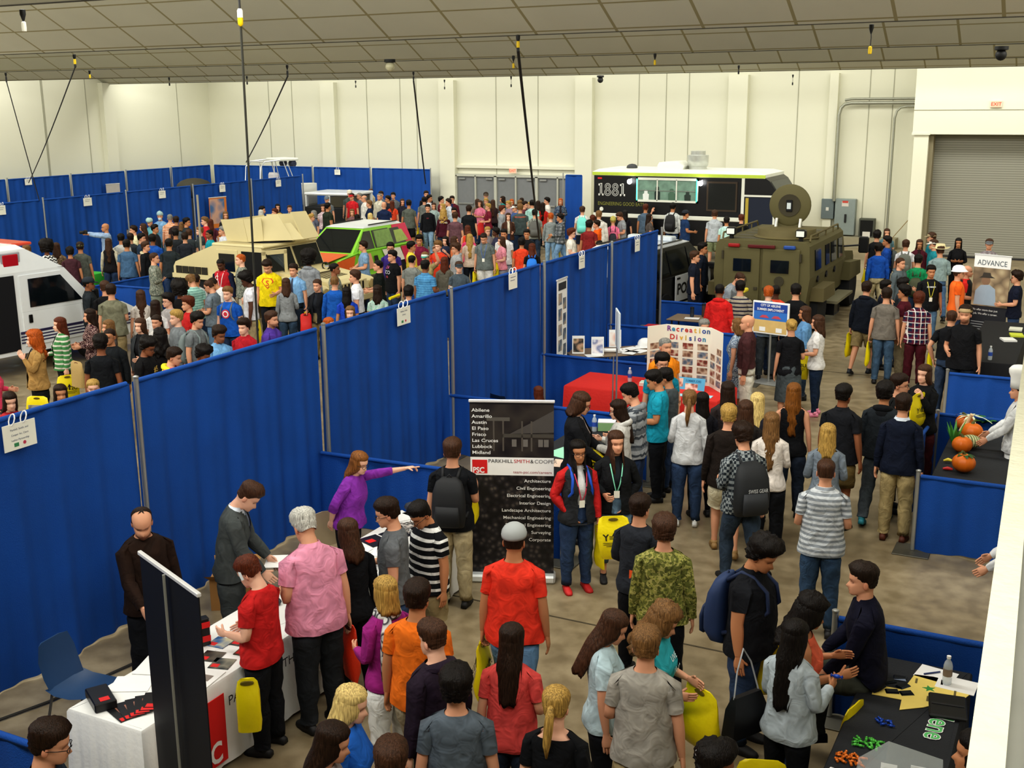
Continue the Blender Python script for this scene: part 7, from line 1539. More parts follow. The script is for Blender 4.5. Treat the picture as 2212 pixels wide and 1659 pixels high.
def backpack(i,lab,c='15171c',c2=None,sc=1.0,low=0.0,text=None,straps=True):
    k=i['k']; rm=i['rm']; M=i['M']; dz=i['dz']; t=empty('backpack',i['root'].location,i['yaw'],label=lab,cat='backpack')
    def X(vs): return (xf(M['chest'],np.array([tuple(v) for v in vs]))+dz)*k
    m=pm(c,.7,var=.12,name='nylon'); m2=pm(c2 or c,.7,name='nylon'); yb=.150+.03*(i['fat']-1)
    rg=i['rgx']; yb=float(np.interp(1.2,TZ,rg.c)+np.interp(1.2,TZ,rg.b))+.012
    mb=MB(); rings=[]; n=20
    for z,hw_,d in ((.90,.10,.05),(.925,.148,.12),(1.0,.165,.17),(1.14,.168,.17),(1.28,.160,.145),(1.38,.13,.10),(1.42,.07,.04)):
        z=1.16+(z-1.16)*sc-low; rings.append([(hw_*sc*math.copysign(abs(math.cos(a))**.6,math.cos(a)),yb+d*sc*(.5+.5*math.copysign(abs(math.sin(a))**.7,math.sin(a))),z) for a in [2*PI*q/n for q in range(n)]])
    mb.loft(rings); npmesh('pack_body',X(mb.v),mb.f,m,t)
    mb=MB(); rings=[]
    for z,hw_,d in ((.95,.10,.02),(.97,.125,.05),(1.08,.125,.055),(1.16,.115,.03)):
        z=1.16+(z-1.16)*sc-low; rings.append([(hw_*sc*math.copysign(abs(math.cos(a))**.6,math.cos(a)),yb+.155*sc+d*sc*(.5+.5*math.sin(a)),z) for a in [2*PI*q/14 for q in range(14)]])
    mb.loft(rings); npmesh('front_pocket',X(mb.v),mb.f,m2,t)
    if straps:
        for sg in (-1,1):
            pts=[(sg*.075,yb+.01,1.40-low),(sg*.085,.06,1.475),(sg*.092,-.03,1.455),(sg*.098,float(np.interp(1.36,TZ,rg.c)-np.interp(1.36,TZ,rg.b))-.004,1.36),(sg*.115,float(np.interp(1.22,TZ,rg.c)-np.interp(1.22,TZ,rg.b))+.0,1.22),(sg*.165,-.01,1.06),(sg*.15,yb,1.0-low)]
            mb=MB(); mb.tube(pts,.017,6); npmesh('strap',X(mb.v),mb.f,m2,t)
    mb=MB(); mb.tube([(-.03,yb+.03,1.41-low),(0,yb+.03,1.45-low),(.03,yb+.03,1.41-low)],.008,5); npmesh('grab_handle',X(mb.v),mb.f,m2,t)
    if text:
        v,f=text2d(text,.05*sc,'CENTER',.01); npmesh('print',X([(-a*.7,yb+.222*sc,1.19-low+b_) for a,b_ in v]),f,pm('c8ccd0',.6,var=0,name='print'),t,smooth=False)
    return t

# ---------- the visitors ----------
HCOL=dict(B='17110e',d='2c1c12',n='4a3122',l='7d5c38',y='b2904e',w='dcc07e',r='93401c',R='b5591f',g='8b8983',h='c9c7bf',a='5e2c18')
CN=dict(bk='14161b',dg='3c4145',gy='7b8086',lg='a9adb0',wh='e6e7e4',nv='1a2440',bl='2353a8',lb='8fb3d8',rb='1d4fc0',rd='c62828',mr='5c1a2a',og='e8641c',co='e8705c',pk='e48ca8',te='1c9aac',tq='3cb4c0',gn='2f7a4c',mt='a5d6c2',ye='e8d018',tn='b59c74',kh='9a8a66',ol='5c6038',br='4c3424',cr='ddd5b8',pu='7d2f9e',vi='4a3a9a',jn='2a3d5c',jd='1c2838',jl='5d7d9c',lv='b8b0d0',mv='6d4a52')
G=[0,0,1.0]
def grp(x,y,s): G[:]=[x,y,s]
def col(c): return CN.get(c,c)
TAKEN=[]
OBST=[(-20.35,-15.5,21.25,23.5),(-15.45,-8.75,36.4,38.9),(-20.4,-18.0,12.2,17.9),(-20.05,-18.1,25.1,29.5),(-10.7,-8.4,24.2,29.5),(-7.65,-5.35,24.8,30.7),(-28.7,-25.0,37.6,39.6),(-27.3,-25.3,36.4,36.8),(-6.4,-5.62,5.25,10.15),(-6.1,-5.36,12.0,14.0),(-7.25,-4.68,15.9,17.1),(-1.28,-.45,6.3,8.85),(-1.46,-.58,13.55,15.8),(-1.75,-.85,19.4,23.5),(-25,-23.5,20.2,22.5),(-26.7,-25.8,28.1,30.4),(-8.32,-8.08,-1,23.1),(-27.62,-27.38,17.6,36.3),(-21.2,-21.0,17.3,23.6)]
def q(x,y,h,a,spec,label,bag=None,pack=None,z0=0,move=None,**kw):
    px,py=G[0]+x/G[2],G[1]+y/G[2]; tk=spec.split(); s0=tk[0]; sex=s0[0]; skin=s0[1]; fat=float(s0[2:] or 1.0)
    hs,hc=tk[1].split('/') if '/' in tk[1] else (tk[1],'d'); hc=HCOL.get(hc,hc)
    tp=tk[2].split(':'); tp+=['p','gy','wh',''][len(tp)-1:]; top=(tp[0],tp[1],col(tp[2]),col(tp[3]),tp[4])
    if '.' in tp[1]: pt,c3=tp[1].split('.'); top=(tp[0],pt+c3,col(tp[2]),col(tp[3]),tp[4])
    bt=tk[3].split(':'); bot=tuple([bt[0]]+[col(c) if i==0 else c for i,c in enumerate(bt[1:])])
    ps=dict(kw.pop('pose',{}))
    shoe='1b1b1e'
    for t in tk[4:]:
        if '/' in t:
            ar,lg=t.split('/'); ps['aL'],ps['aR']=ar[0],ar[1]; ps['legs']=lg or 'ss'
        elif t[:2]=='hp': ps['hp']=float(t[2:])
        elif t[:2]=='hy': ps['hy']=float(t[2:])
        elif t[:2]=='ln': ps['lean']=float(t[2:])
        else: shoe=col(t)
    lean=ps.get('lean',0)
    hk=kw.pop('handk',None)
    if bag and hk is None: hk=''.join('f' if c in bag else 'r' for c in 'LR')
    top_h=h+(.03 if hs in 'cy' else .06 if hs=='a' else .015) + (.02 if kw.get('cap') else 0)+(.18 if kw.get('cap',('',))[0]=='t' else 0)
    drop_=h*.42*(1-math.cos(R(lean)))+.055*math.sin(R(max(0,ps.get('hp',0))))
    p=at(px,py,top_h-drop_+z0)
    u=Vector((-p.x,-p.y)).normalized(); v=-u; r=Vector((v.y,-v.x)); f=u*math.cos(R(a))+r*math.sin(R(a))
    yaw=math.atan2(f.y,f.x)+PI/2
    # a leaning person's head is ahead of the feet
    d=h*.42*math.sin(R(lean))+.03; pos=Vector((p.x-f.x*d,p.y-f.y*d,0))
    if move: pos.x+=move[0]; pos.y+=move[1]
    w_=Vector((p.x,p.y)).normalized(); p0=pos.copy()
    for (bx0,bx1,by0,by1) in OBST:
        m_=.26; c0=(bx0-m_<pos.x<bx1+m_ and by0-m_<pos.y<by1+m_)
        if c0 and move is None:
            s_=0
            while s_<3 and (bx0-m_<pos.x-w_.x*s_<bx1+m_ and by0-m_<pos.y-w_.y*s_<by1+m_): s_+=.05
            b_=0
            while b_<3 and (bx0-m_<pos.x+w_.x*b_<bx1+m_ and by0-m_<pos.y+w_.y*b_<by1+m_): b_+=.05
            k_=-s_ if s_<=b_*1.6 else b_
            pos.x+=w_.x*k_; pos.y+=w_.y*k_
    for _ in range(3):
        for (ox,oy,orr) in TAKEN:
            dx,dy=pos.x-ox,pos.y-oy; dd=math.hypot(dx,dy)
            if dd<.43:
                # slide along the line of sight so the picture keeps its place
                w_=Vector((p.x,p.y)).normalized(); sgn=1 if dx*w_.x+dy*w_.y>=0 else -1; pos.x+=w_.x*sgn*(.45-dd)*.9; pos.y+=w_.y*sgn*(.45-dd)*.9
    TAKEN.append((pos.x,pos.y,0))
    d0=math.hypot(p0.x,p0.y); d1=math.hypot(pos.x,pos.y); h=min(h*1.06,max(h*.94,CH-(CH-h)*d1/d0))
    i=person((pos.x,pos.y),yaw,h,sex,fat,skin,hs,hc,top,bot,shoe,ps,'person '+label,handk=hk or 'rr',**kw)
    if bag:
        for c in bag: hold_bag(i,c,'yellow bag '+('' if len(bag)<2 else 'in the left hand of ' if c=='L' else 'in the right hand of ')+('of ' if len(bag)<2 else '')+label.replace('in ','the one in ',1) if label.startswith('in ') else 'yellow bag '+('' if len(bag)<2 else 'in the left hand of ' if c=='L' else 'in the right hand of ')+('held by ' if len(bag)<2 else '')+'person '+label)
    if pack: backpack(i,pack[0]+' backpack worn by person '+label,*pack[1:])
    return i
# near left booth
grp(0,0,1)
q(308,1093,1.80,20,'m2 o/d L:p:2a1a12:wh:s t:bk ht/ hp22 hy-20','in a dark brown sweater, balding and bearded, behind the banner back',beard=1.0,move=(0,.0))
SUIT=q(556,1060,1.80,82,'m1 q/n S:p:4a4f4f:wh:wo t:4a4f4f tt/ hp30 ln12','in a grey suit leaning over the white table',extra=[('tie','18243e')],move=(-.28,.2))
q(545,1203,1.66,235,'m1 s/a t:p:rd:wh:b t:bk fs/ hp30','in a red t-shirt with a pale headband at the white table',extra=[('headband','d8dcdc')],move=(.0,.0))
tote(at(534,1478,.90),R(35),'yellow bag hanging between the red t-shirt and the white tablecloth',w_=.17,h_=.32,print_=False)
PINK=q(655,1098,1.82,205,'m21.22 s/h t:p:e59ab4:wh:bl t:25282c fd/ hp18 ln8','with white hair in a pink shirt and dark trousers')
q(750,1120,1.66,205,'f2 j/n L:p:bk:wh:n g:bk fd/ hp10','in a black top with straight shoulder-length brown hair')
q(838,1077,1.76,262,'m2 s/d t:p:6c7074:wh: j:jn df/ hp15','in a grey printed t-shirt and glasses by the flyers',glasses=True,extra=[('print',[('1UP',.10,.0,1.17,'e8e8e8')]),('poly',[([(-.06,1.28),(.07,1.28),(.06,1.36),(-.03,1.38)],'c03038',0.004)],True)])
q(915,1080,1.74,305,'m31.18 s/B P:h:bk:wh:b s:kh dd/ hp32','in a black and white striped polo looking down',glasses=True)
q(790,977,1.70,62,'f11.12 L/85562c t:p:8a38a8:wh:qb g:bk ob/ ln16 hy-10','in a purple top pointing across the divider',glasses=True,handk='or')
BKG=q(978,945,1.78,168,'m2 s/n t:p:bk:wh: t:b0a383 dg/','in a black t-shirt with khaki trousers by the dark company banner',move=(0,0)); backpack(BKG,'black backpack worn by the person beside the dark company banner','14161a')
tote(BKG['handR']+Vector((-.05,0,-.03)),BKG['yaw']+R(90),'big yellow bag held up beside the dark company banner',w_=.3,h_=.46,print_=False)
q(826,1241,1.64,215,'f2 k/y L:p:a02c84:wh: t:wh fd/','in a magenta top with a white patterned scarf',extra=[('scarf','dcdcd8')])
q(903,1243,1.78,160,'m3 s/d t:p:f07c24:wh:b t:a89c84 dd/wv','in a bright orange t-shirt walking away')
q(932,1341,1.72,222,'m1 q/n H:p:2c2030:wh: t:bk dd/ hp8','in a dark plum hooded top with brown hair')
q(985,1438,1.72,175,'m2 m/B t:p:5c6670:wh: j:jn dd/','in a slate grey t-shirt with thick black hair, lower centre')
q(757,1481,1.64,75,'f1 L/w t:p:2a6cc8:wh: j:jn dd/ hp12','with long platinum hair in a bright blue top',bag='L')
q(713,1561,1.62,82,'f2 l/d t:p:9c9494:wh: j:jn dd/ hp15','with long dark hair at the bottom edge by the platinum-haired girl')
q(845,1590,1.74,170,'m2 s/n t:p:3c4c44:wh: j:jn dd/','with short brown hair cut off by the bottom edge')
q(130,1567,1.76,80,'m2 s/d L:p:2c3c50:wh: j:jn dg/ hp12','with glasses in the bottom left corner',glasses=True,move=(-.1,0))
q(1112,1117,1.84,168,'m31.15 z/d t:p:e6402c:wh:b j:jl dd/wv','in a red-orange t-shirt and grey cap walking away',cap=('c','a4a8a8'),bag='L')
q(1105,1347,1.66,168,'f2 l/d t:p:d8524e:wh:b j:jd df/ hp10','in a coral t-shirt with long brown hair')
q(1203,1480,1.64,165,'f1 p/y t:p:bk:wh:n j:jn df/ hp5','with a blond ponytail and wide black neckline')
q(1316,1318,1.66,95,'f2 l/n t:p:c4dce4:wh: g:bk fd/ hp25','in a pale blue-white t-shirt with long brown hair looking down')
q(1398,1350,1.76,172,'m2 s/l t:p:a6a29a:wh:b s:kh fd/','in a heather grey t-shirt with sandy hair')
TEAL=q(1428,1304,1.66,70,'f2 W/l t:p:tq:wh: c:3c4434 ff/ hp25','in a teal t-shirt with curly highlighted hair',extra=[('print',[('LIVE',.06,.02,1.3,'e8f4f4'),('OUT',.07,.02,1.2,'e8f4f4')])])
tote(Vector(TEAL['handL'])+Vector((.02,-.03,-.06)),TEAL['yaw']+R(60),'big yellow bag held by the person in teal, lower centre',w_=.36,h_=.44,print_=False,th=.09)
q(1436,1113,1.72,178,'m2 m/n J:c.98984e:74783c:b0aa66 t:bk dd/','in a green camouflage jacket seen from behind')
q(1387,1066,1.70,150,'m2 s/d L:p:2c3038:wh:q t:bk fd/','in a charcoal top with an orange patch by the camouflage',bag='L',extra=[('poly',[([(-.10,1.0),(.02,1.0),(.02,1.08),(-.10,1.08)],'f0642c',.003)],False)])
GIRL=q(1250,951,1.66,20,'f3 f/B J:p:2c2e32:wh:o/dcdcdc@c02828 j:jn hj/ss rd','in a black jacket with red sleeves and red canvas shoes',glasses=True,extra=[('lanyard','c03050')])
q(1331,931,1.68,8,'f2 f/n J:p:191b1e:wh:o/20262c c:6c88a0 jf/ hy10','in a black leather jacket with a mint lanyard',extra=[('lanyard','8ce0c0')],handk='rf')
tote(GIRL['handL']+Vector((0,0,-.05)),GIRL['yaw']+R(100),'folded yellow bag held by the girl in red canvas shoes',w_=.2,h_=.42,print_=False,th=.02)
p_=at(1325,1118,.95); tote(Vector((p_.x,p_.y,.92)),R(16),'yellow printed bag hanging in front of the girl in black leather',tilt=R(-6))
backpack(GIRL,'bright blue sling bag on the back of the girl with red sleeves','1c54c0','1c54c0',.85,.12)
HEAVY=q(1640,1157,1.80,70,'m31.38 y/B P:p:14161c:wh:b j:2b3d5a dd/ hp25','heavyset in a black shirt with curly dark hair and blue backpack'); backpack(HEAVY,'big navy blue backpack with pale zips on the heavyset person','23375e','1c2c4e',1.05,.02)
p_=HEAVY['handR']; tote(p_+Vector((.16,.35,.05)),R(30),'yellow bag showing beyond the heavyset person',print_=False,w_=.22)
DEN=q(1722,1338,1.64,148,'f3 L/B J:p:b4bfc6:wh: g:bk gg/ hp8','in a pale denim jacket with very long black hair')
q(1772,1321,1.66,98,'f3 W/B K:p:f0785c:wh: j:jn gg/ hp18','in a coral sleeveless top with wavy black hair',move=(-.12,.22))
tote(DEN['handR']+Vector((.08,.3,-.35)),R(75),'yellow bag hanging beside the black sweets table',print_=False,h_=.46); tote(Vector((DEN['root'].location.x-.12,DEN['root'].location.y-.22,.62)),R(20),'yellow printed bag low beside the denim jacket',w_=.36,h_=.46)
t=empty('handbag',(DEN['root'].location.x-.30,DEN['root'].location.y-.02,.72),R(60),label='black shoulder bag with a pale strap hanging behind the denim jacket',cat='bag'); mb=MB(); mb.loft([[(-.17,-.06,0),(.17,-.06,0),(.17,.06,0),(-.17,.06,0)],[(-.15,-.05,.2),(.15,-.05,.2),(.15,.05,.2),(-.15,.05,.2)],[(-.12,-.02,.3),(.12,-.02,.3),(.12,.02,.3),(-.12,.02,.3)]]); mb.build('bag_body',pm('17171a',.4,name='leather'),t,smooth=30); mb=MB(); mb.tube([(-.12,0,.28),(-.08,.02,.48),(.0,.05,.62),(.08,.05,.5),(.12,0,.28)],.006,6); mb.build('strap',pm('a8acb0',.5,name='strap'),t,smooth=60)
SIT=person((-1.21,8.30),math.atan2(-.25,-1)+PI/2,1.78,'m',1.05,'2','q','2c2018',('L','p','16172c','ffffff','l'),('t','4c5048'),'1a1a1c',dict(aL='t',aR='t',legs='qq',lean=8,hp=-6),'person in a dark navy shirt seated on the edge of the black table',seat=.72,extra=[])
q(1786,987,1.78,180,'m2 z/n P:H:c9ced2:8c939a:b j:2a4058 ff/','in a grey and white striped polo with jeans',bag='R')
q(1790,912,1.64,180,'f2 j/y L:p:7d8894:wh:n g:3c4450 ff/','in a blue-grey top with straight blond hair')
q(1826,829,1.78,155,'m4 s/B P:p:1a1c22:wh:b s:6c5c38 dd/','in a black polo with brown shorts walking away')
PLD=q(1606,912,1.78,205,'m2 m/d L:q:2c343c:8f9698:lb j:2c3a4a fd/wv hp12','in a dark checked shirt wearing a black backpack'); backpack(PLD,'black and grey backpack with white lettering on the checked shirt','1d2024','2a2d32',1.12,.04,text='SWISS GEAR')
q(1575,868,1.76,182,'m2 s/y L:p:241c18:wh:sb s:d8d0b4 dd/wv 9a7a4c','in a dark sweater and cream shorts with short blond hair',)
q(1668,888,1.68,178,'f1 L/l L:p:e8e0d8:wh: t:bk fg/ rd','in a white blouse with long light brown hair')
q(1716,825,1.70,178,'f2 L/80501f K:p:bk:wh: j:1c2636 fd/','in a black top with very long auburn hair')
q(1490,840,1.70,180,'f1 p/l L:p:d2d4d6:wh:sb j:2c405e fd/ wh','in a pale grey sweatshirt with a long low ponytail and rolled jeans')
q(1638,846,1.64,172,'f2 L/w t:p:2c2c38:wh: j:jn dd/','with pale blond hair amid the dark-haired girls by the red table')
q(1572,822,1.66,190,'f2 L/d t:p:3c3434:wh: j:jn dd/','with very dark long hair at the corner of the red table')
q(1517,845,1.64,190,'f2 l/B L:p:1c1c24:wh: g:bk dd/ 24242a','in dark clothes with straight black hair at the red table front')
q(1612,862,1.68,180,'f2 j/n t:p:2a2624:wh: j:jn dd/','with brown hair beside the blond boy in the dark sweater')
q(1252,805,1.72,82,'f2 k/n C:p:17181c:wh:o/b8a8a4 t:bk tt/ hp18','in a black cardigan over a floral blouse behind the black table',glasses=True)
q(1335,863,1.66,262,'f1 l/d H:p:c9c7c2:wh: c:7a8898 gg/ hp10','in a cream hooded top reaching towards the black cardigan',glasses=True,bag='L')
q(1366,829,1.74,255,'m2 s/B H:n:a4a8ac:4a5058:#8c9094 j:2a3a58 fd/ hp22','in a grey patterned knit hooded top')
q(1418,800,1.74,262,'m3 s/B t:p:1e9fb8:wh: t:bk ff/ hp22','in a turquoise t-shirt looking down, profile to the left')
q(1440,796,1.74,250,'m3 s/B t:p:50585c:wh: j:jn dd/ hp15','in a charcoal t-shirt with a lanyard behind the turquoise shirt',extra=[('lanyard','c0485c')])
q(1432,765,1.72,15,'m2 m/B t:p:1a8fa8:wh: j:jn dd/','in a turquoise t-shirt and glasses facing out',glasses=True)
q(1440,729,1.76,35,'m2 z/g P:p:f09020:wh: t:kh df/','in an orange polo with grey cropped hair behind the red table',move=(0,.0))
q(1612,678,1.82,265,'m2 n L:p:4a2a2c:wh:il t:dcd8cc dd/','bald in a maroon shirt and tie with cream trousers',extra=[('tie','2a1c2c')],move=(0,0))
q(1590,686,1.66,250,'f2 k/l D:f.5c6c80:b8c4d0:6c7c94:d k:b8c4d0 dd/','in a blue and white floral dress behind the maroon shirt')
q(1710,688,1.70,188,'f2 u/y t:p:14151a:wh:b k:4c5458 df/','in a black top and grey ruffled skirt with a blond bun')
q(1764,679,1.68,262,'f2 j/n t:p:e0dedc:wh: g:1c2c44 ff/ pk','in a white top by the olive truck steps',bag='R')
q(1736,660,1.64,270,'f3 l/n C:p:6a98c4:wh: g:2c3c50 df/','in a light blue cardigan facing the blond bun')
q(1523,690,1.62,20,'m2 s/g L:p:4c5460:wh: t:dg dd/','with grey hair mostly hidden behind the recreation board')
q(1914,822,1.76,170,'m3 m/B H:p:2a3036:wh:#181a1e t:4a5258 dd/vw 2c8494','in a dark grey hooded jacket and blue trainers')
q(1950,808,1.76,85,'m2 s/d t:p:1c1e20:wh: t:bk dd/','in black with glasses beside the dark hooded girl',glasses=True)
q(1954,850,1.76,172,'m2 s/d L:p:141c30:wh:slw t:ab9a70 dd/ss 5c2c1c','in a navy sweater and khaki trousers with brown shoes')
q(1996,787,1.70,330,'f1 j/n H:p:16171a:wh: t:4c1c20 ud/','in a black hooded top with red letters',bag='L',extra=[('print',[('AHS',.11,.02,1.27,'d84430')])])
q(2193,785,1.70,268,'m2 s/d L:p:e2e4e4:wh:l t:e2e4e4 tt/','in white cook clothes with a tall white hat',cap=('t','ecece6'),move=(.05,0))
q(2230,1010,1.68,268,'m2 s/d L:p:dcdee0:wh:l t:e2e4e4 tt/','second cook in white reaching over the pumpkin table, mostly hidden',cap=('t','ecece6'))
q(2110,1492,1.66,275,'f3 l/B L:p:1c1c24:wh: g:bk dd/','seated-looking dark-haired at the far right end of the sweets table')
q(1562,1608,1.60,80,'f4 y/B t:p:8c5058:wh: j:jn dd/','with curly black hair and a white bow at the bottom edge',extra=[('bow','ecebf2')])
q(1160,832,1.24,215,'f2 j/a t:p:b04a40:wh: j:jn dd/','seated low behind the dark company banner with reddish hair')
# by the olive truck
q(1556,612,1.78,170,'m4 z/B H:p:d42a28:wh: t:kh dd/','in a bright red hooded top near the olive truck')
q(1608,590,1.80,60,'m2 z/n t:p:98a0a8:wh: j:jn tt/ ln30','bending over in a grey shirt behind the red hood')
q(1600,606,1.76,175,'m2 s/B L:h:b8b09c:2c2c44: j:jn dd/','in a striped sweater behind the olive truck')
q(1661,618,1.74,178,'m1 s/R t:p:7e90a4:wh:l t:dg ff/','with red hair in a grey-blue shirt')
q(1677,614,1.74,175,'m5 z/B t:p:f0583c:wh: j:jn dd/','in an orange shirt between the red-haired one and black shirt')
q(1720,613,1.80,180,'m2 s/B t:p:141519:wh:b j:jn dd/','large in a black t-shirt right behind the olive truck')
q(1504,542,1.80,85,'m2 s/n t:p:161c2c:wh:l t:141a2a dd/','police officer in dark navy with a round shoulder patch')
q(1521,524,1.80,80,'m3 s/B t:p:18202f:wh:l t:141a2a dd/','second police officer partly hidden beyond the first')
# right aisle, far end
grp(1762,400,4.88)
q(650,480,1.76,180,'m2 m/B t:p:17181b:wh: t:dg df/','in black by the low concrete ledge',bag='L')
q(755,455,1.64,5,'f2 L/n t:p:5c7c84:wh: j:jn dd/','with long wavy brown hair in front of the black open cabinet')
Q1=q(745,535,1.76,265,'m3 s/B L:p:2050a4:wh: j:jd dd/','in a royal blue top turned left near the conduit'); backpack(Q1,'grey backpack on the royal blue top near the conduit','4c504c')
q(665,600,1.78,190,'m3 s/B L:p:1f56b0:wh:i t:b8ac88 ed/wv','in a tucked blue dress shirt and khaki trousers')
Q1=q(955,575,1.70,178,'m2 s/n t:p:e6e6ea:wh: j:jd dd/','in a white t-shirt by the bay corner'); backpack(Q1,'grey backpack with straps over the white t-shirt by the bay corner','62665e')
q(1100,570,1.62,5,'f3 L/n C:p:581c2c:wh:o/3c2024 g:bk dd/','in a maroon cardigan facing out beneath the bay jamb')
q(1215,490,1.74,275,'m2 s/n t:p:1c8090:wh: j:jn dd/','in a tan cap and teal shirt under the roll-up door',cap=('c','a89878'))
q(1235,565,1.70,280,'m2 s/n t:p:248c98:wh: j:jn dd/','in a white cap and teal top in front of the tan cap',cap=('c','e8e4dc'))
q(1315,610,1.80,195,'m2 s/n L:p:98acae:wh:i j:4a6484 df/wv','in a straw cowboy hat with a pale shirt tucked in jeans',cap=('w','e0d4a8'))
q(1510,555,1.66,0,'f3 L/B L:p:141418:wh: g:bk cc/','in black with long black hair alone before the roll-up door')
q(1835,560,1.74,0,'m2 s/n L:x:a8a4a4:807078: j:jn dd/','in a grey cap behind the ADVANCE banner',cap=('c','707478'))
Q1=q(910,760,1.76,60,'m2 z/n H:p:5c666a:wh: j:jn fd/','in a grey jacket with a hand at the chin'); 
Q1=q(1090,730,1.74,172,'m2 s/B t:p:1f8f5c:wh: j:jn dd/','in a green t-shirt with a sling pack'); backpack(Q1,'olive sling pack on the green t-shirt','4c5038','4c5038',.8,.1)
q(1225,845,1.76,15,'m3 s/B t:p:15171a:wh: j:jl dd/','in a black printed t-shirt facing out',extra=[('print',[('ZOMBIES',.045,.0,1.32,'d8dcdc')]),('lanyard','d8d048')])
q(1530,850,1.76,100,'m2 s/n t:p:f06820:wh: j:jn dd/','in an orange safety vest and white hard hat',cap=('h','f2f2f4'),extra=[('vest','f07020')])
q(1620,840,1.80,85,'m2 n t:p:d8302c:wh: j:jn df/','bald in a red shirt under a black vest',extra=[('vest','17181b')])
q(2110,905,1.74,270,'m2 m/d t:p:161c30:wh: j:jn ff/','in a navy t-shirt right of the ADVANCE banner')
q(550,1000,1.78,160,'m2 s/d H:p:141a26:wh: s:8c7c58 dd/vw 20242c','in a navy hooded top and khaki shorts',bag='L')
q(760,1000,1.72,90,'m2 s/B L:p:161a28:wh: j:jn dd/','in dark clothes beyond the grey-brown t-shirt')
q(945,985,1.72,95,'m2 m/B t:p:3c4048:wh: j:jn dd/','with dark hair just behind the maroon t-shirt')
q(755,1080,1.76,178,'m2 s/d t:p:7c766e:wh:b j:3c546c dd/','in a grey-brown t-shirt and jeans walking away',bag='L')
q(922,1055,1.76,255,'m3 m/B t:p:5c1c2a:wh: t:a09478 dd/','in a maroon t-shirt glancing left')
q(1095,1130,1.72,178,'m2 m/a P:x.e8e4e0:1c2444:7a2430:b t:4c1420 dd/','in a maroon and navy plaid shirt and maroon trousers',bag='R')
q(1590,1175,1.80,350,'m2 s/d P:p:141519:wh: j:jd df/','smiling and bearded in a black polo, cap backwards',beard=.9,cap=('B','b8a078'))
q(1445,1310,1.80,170,'m2 z/n P:p:16181d:wh:i j:2c3c54 kd/','in a black polo tucked in jeans with a cropped head')
# left crowd near the ambulance and the drape
grp(0,560,4.61)
q(890,165,1.80,80,'m4 z/B L:p:2a3036:wh:l t:bk dd/','in a dark cap and charcoal shirt by the ambulance nose',cap=('c','1c2630'))
q(1040,215,1.76,178,'m2 s/n t:p:15161a:wh: t:bk dd/','in black beside the grey-green t-shirt')
q(1100,245,1.82,178,'m21.2 s/d t:p:7c7c68:wh:b t:kh df/','in a grey-green t-shirt right of the ambulance nose')
q(1395,300,1.66,180,'f2 L/n t:p:d0c8c0:wh: j:jn dd/','with very long wavy brown hair in front of the low divider')
q(870,490,1.66,275,'f2 L/d L:f.5c2c34:3c2428:b89c94: g:bk ff/','in a maroon floral top with long dark hair')
q(1055,600,1.62,285,'f2 j/l t:p:4c4440:wh: j:jn dd/','with light brown hair squeezed beside the maroon floral top')
q(570,575,1.66,280,'f1 L/a C:h:4c8c54:d8d4c8:o/e0e0d8 t:bk df/','in a green striped cardigan with auburn hair',bag='L')
q(310,715,1.70,280,'f1 W/R C:p:b08c54:wh:o/4c4c54 t:bk ud/','in a long tan cardigan with curly orange hair')
q(1075,688,1.74,330,'m3 z/d L:p:1c2024:wh: t:bk dd/','with glasses and a cropped head behind the black t-shirt',glasses=True)
q(1000,755,1.78,165,'m4 m/B t:p:15181d:wh: j:jd dd/','in a plain black t-shirt, broad back to the camera')
q(1380,585,1.66,320,'f1 L/n J:p:34383c:wh:o/1c1c20 j:jn fd/','smiling in a dark jacket with long brown hair')
q(1545,555,1.64,330,'f2 p/d t:p:dcd8d4:wh: j:jn dd/','in a white top with hair tied back, facing out')
q(1655,345,1.70,300,'m1 m/B t:p:b4b0b0:wh: j:jn dd/','smiling with shaggy black hair in a pale grey top',glasses=True)
q(1545,400,1.62,170,'f2 L/d t:p:e0e0e0:wh: j:jn dd/','with long dark hair in a white top near the shaggy-haired boy')
q(1735,505,1.72,290,'m1 s/y t:p:80868a:wh: j:jn dd/','blond in a plain grey t-shirt facing left')
q(1850,375,1.72,285,'m2 m/a t:p:c82c2c:wh: j:jn dd/','in a red t-shirt with reddish-brown hair')
q(1590,690,1.62,180,'f3 W/B t:p:1c1a1c:wh: g:bk dd/','in black with big curly dark hair')
q(1455,780,1.74,60,'m4 y/B t:p:141416:wh:b j:jd dd/ hp18','in a black t-shirt with gold prints and glasses',glasses=True,extra=[('print',[('#S',.12,.02,1.25,'c8a850')])])
q(1720,880,1.74,75,'m2 s/d H:p:e0606c:wh:#e8e838 j:jn dd/ hp15','in a coral hooded top with a yellow hood')
q(1785,228,1.66,178,'f4 a/B t:p:1c1a1c:wh: g:bk dd/','with a large dark curly hairstyle by the tan truck rear')
q(595,1245,1.62,5,'f3 j/d t:p:20242c:wh: j:jn dd/','smiling woman peeking over the nearest drape, dark bob')
q(920,1195,1.60,0,'f1 u/y t:p:c8c4c8:wh: j:jn dd/','blond with pinned-up hair peeking over the nearest drape')
q(90,1320,1.62,10,'f1 L/d t:p:b02c34:wh: j:jn pd/ hp8','in red with long brown hair and a raised hand, by the large card')
q(10,925,1.60,90,'f2 j/d L:p:e04c6c:wh: j:jn fd/','in bright pink at the left picture edge, arm forward',move=(-.2,0))
grp(300,520,4.88)
q(555,360,1.74,215,'m2 s/l P:H:a8d4c8:84b4a8:b j:jn ff/ hp25','in a mint striped polo looking down',)
q(605,345,1.70,160,'m3 z/d t:p:c8c8c8:wh: j:jn dd/','hidden behind the mint polo with cropped dark hair')
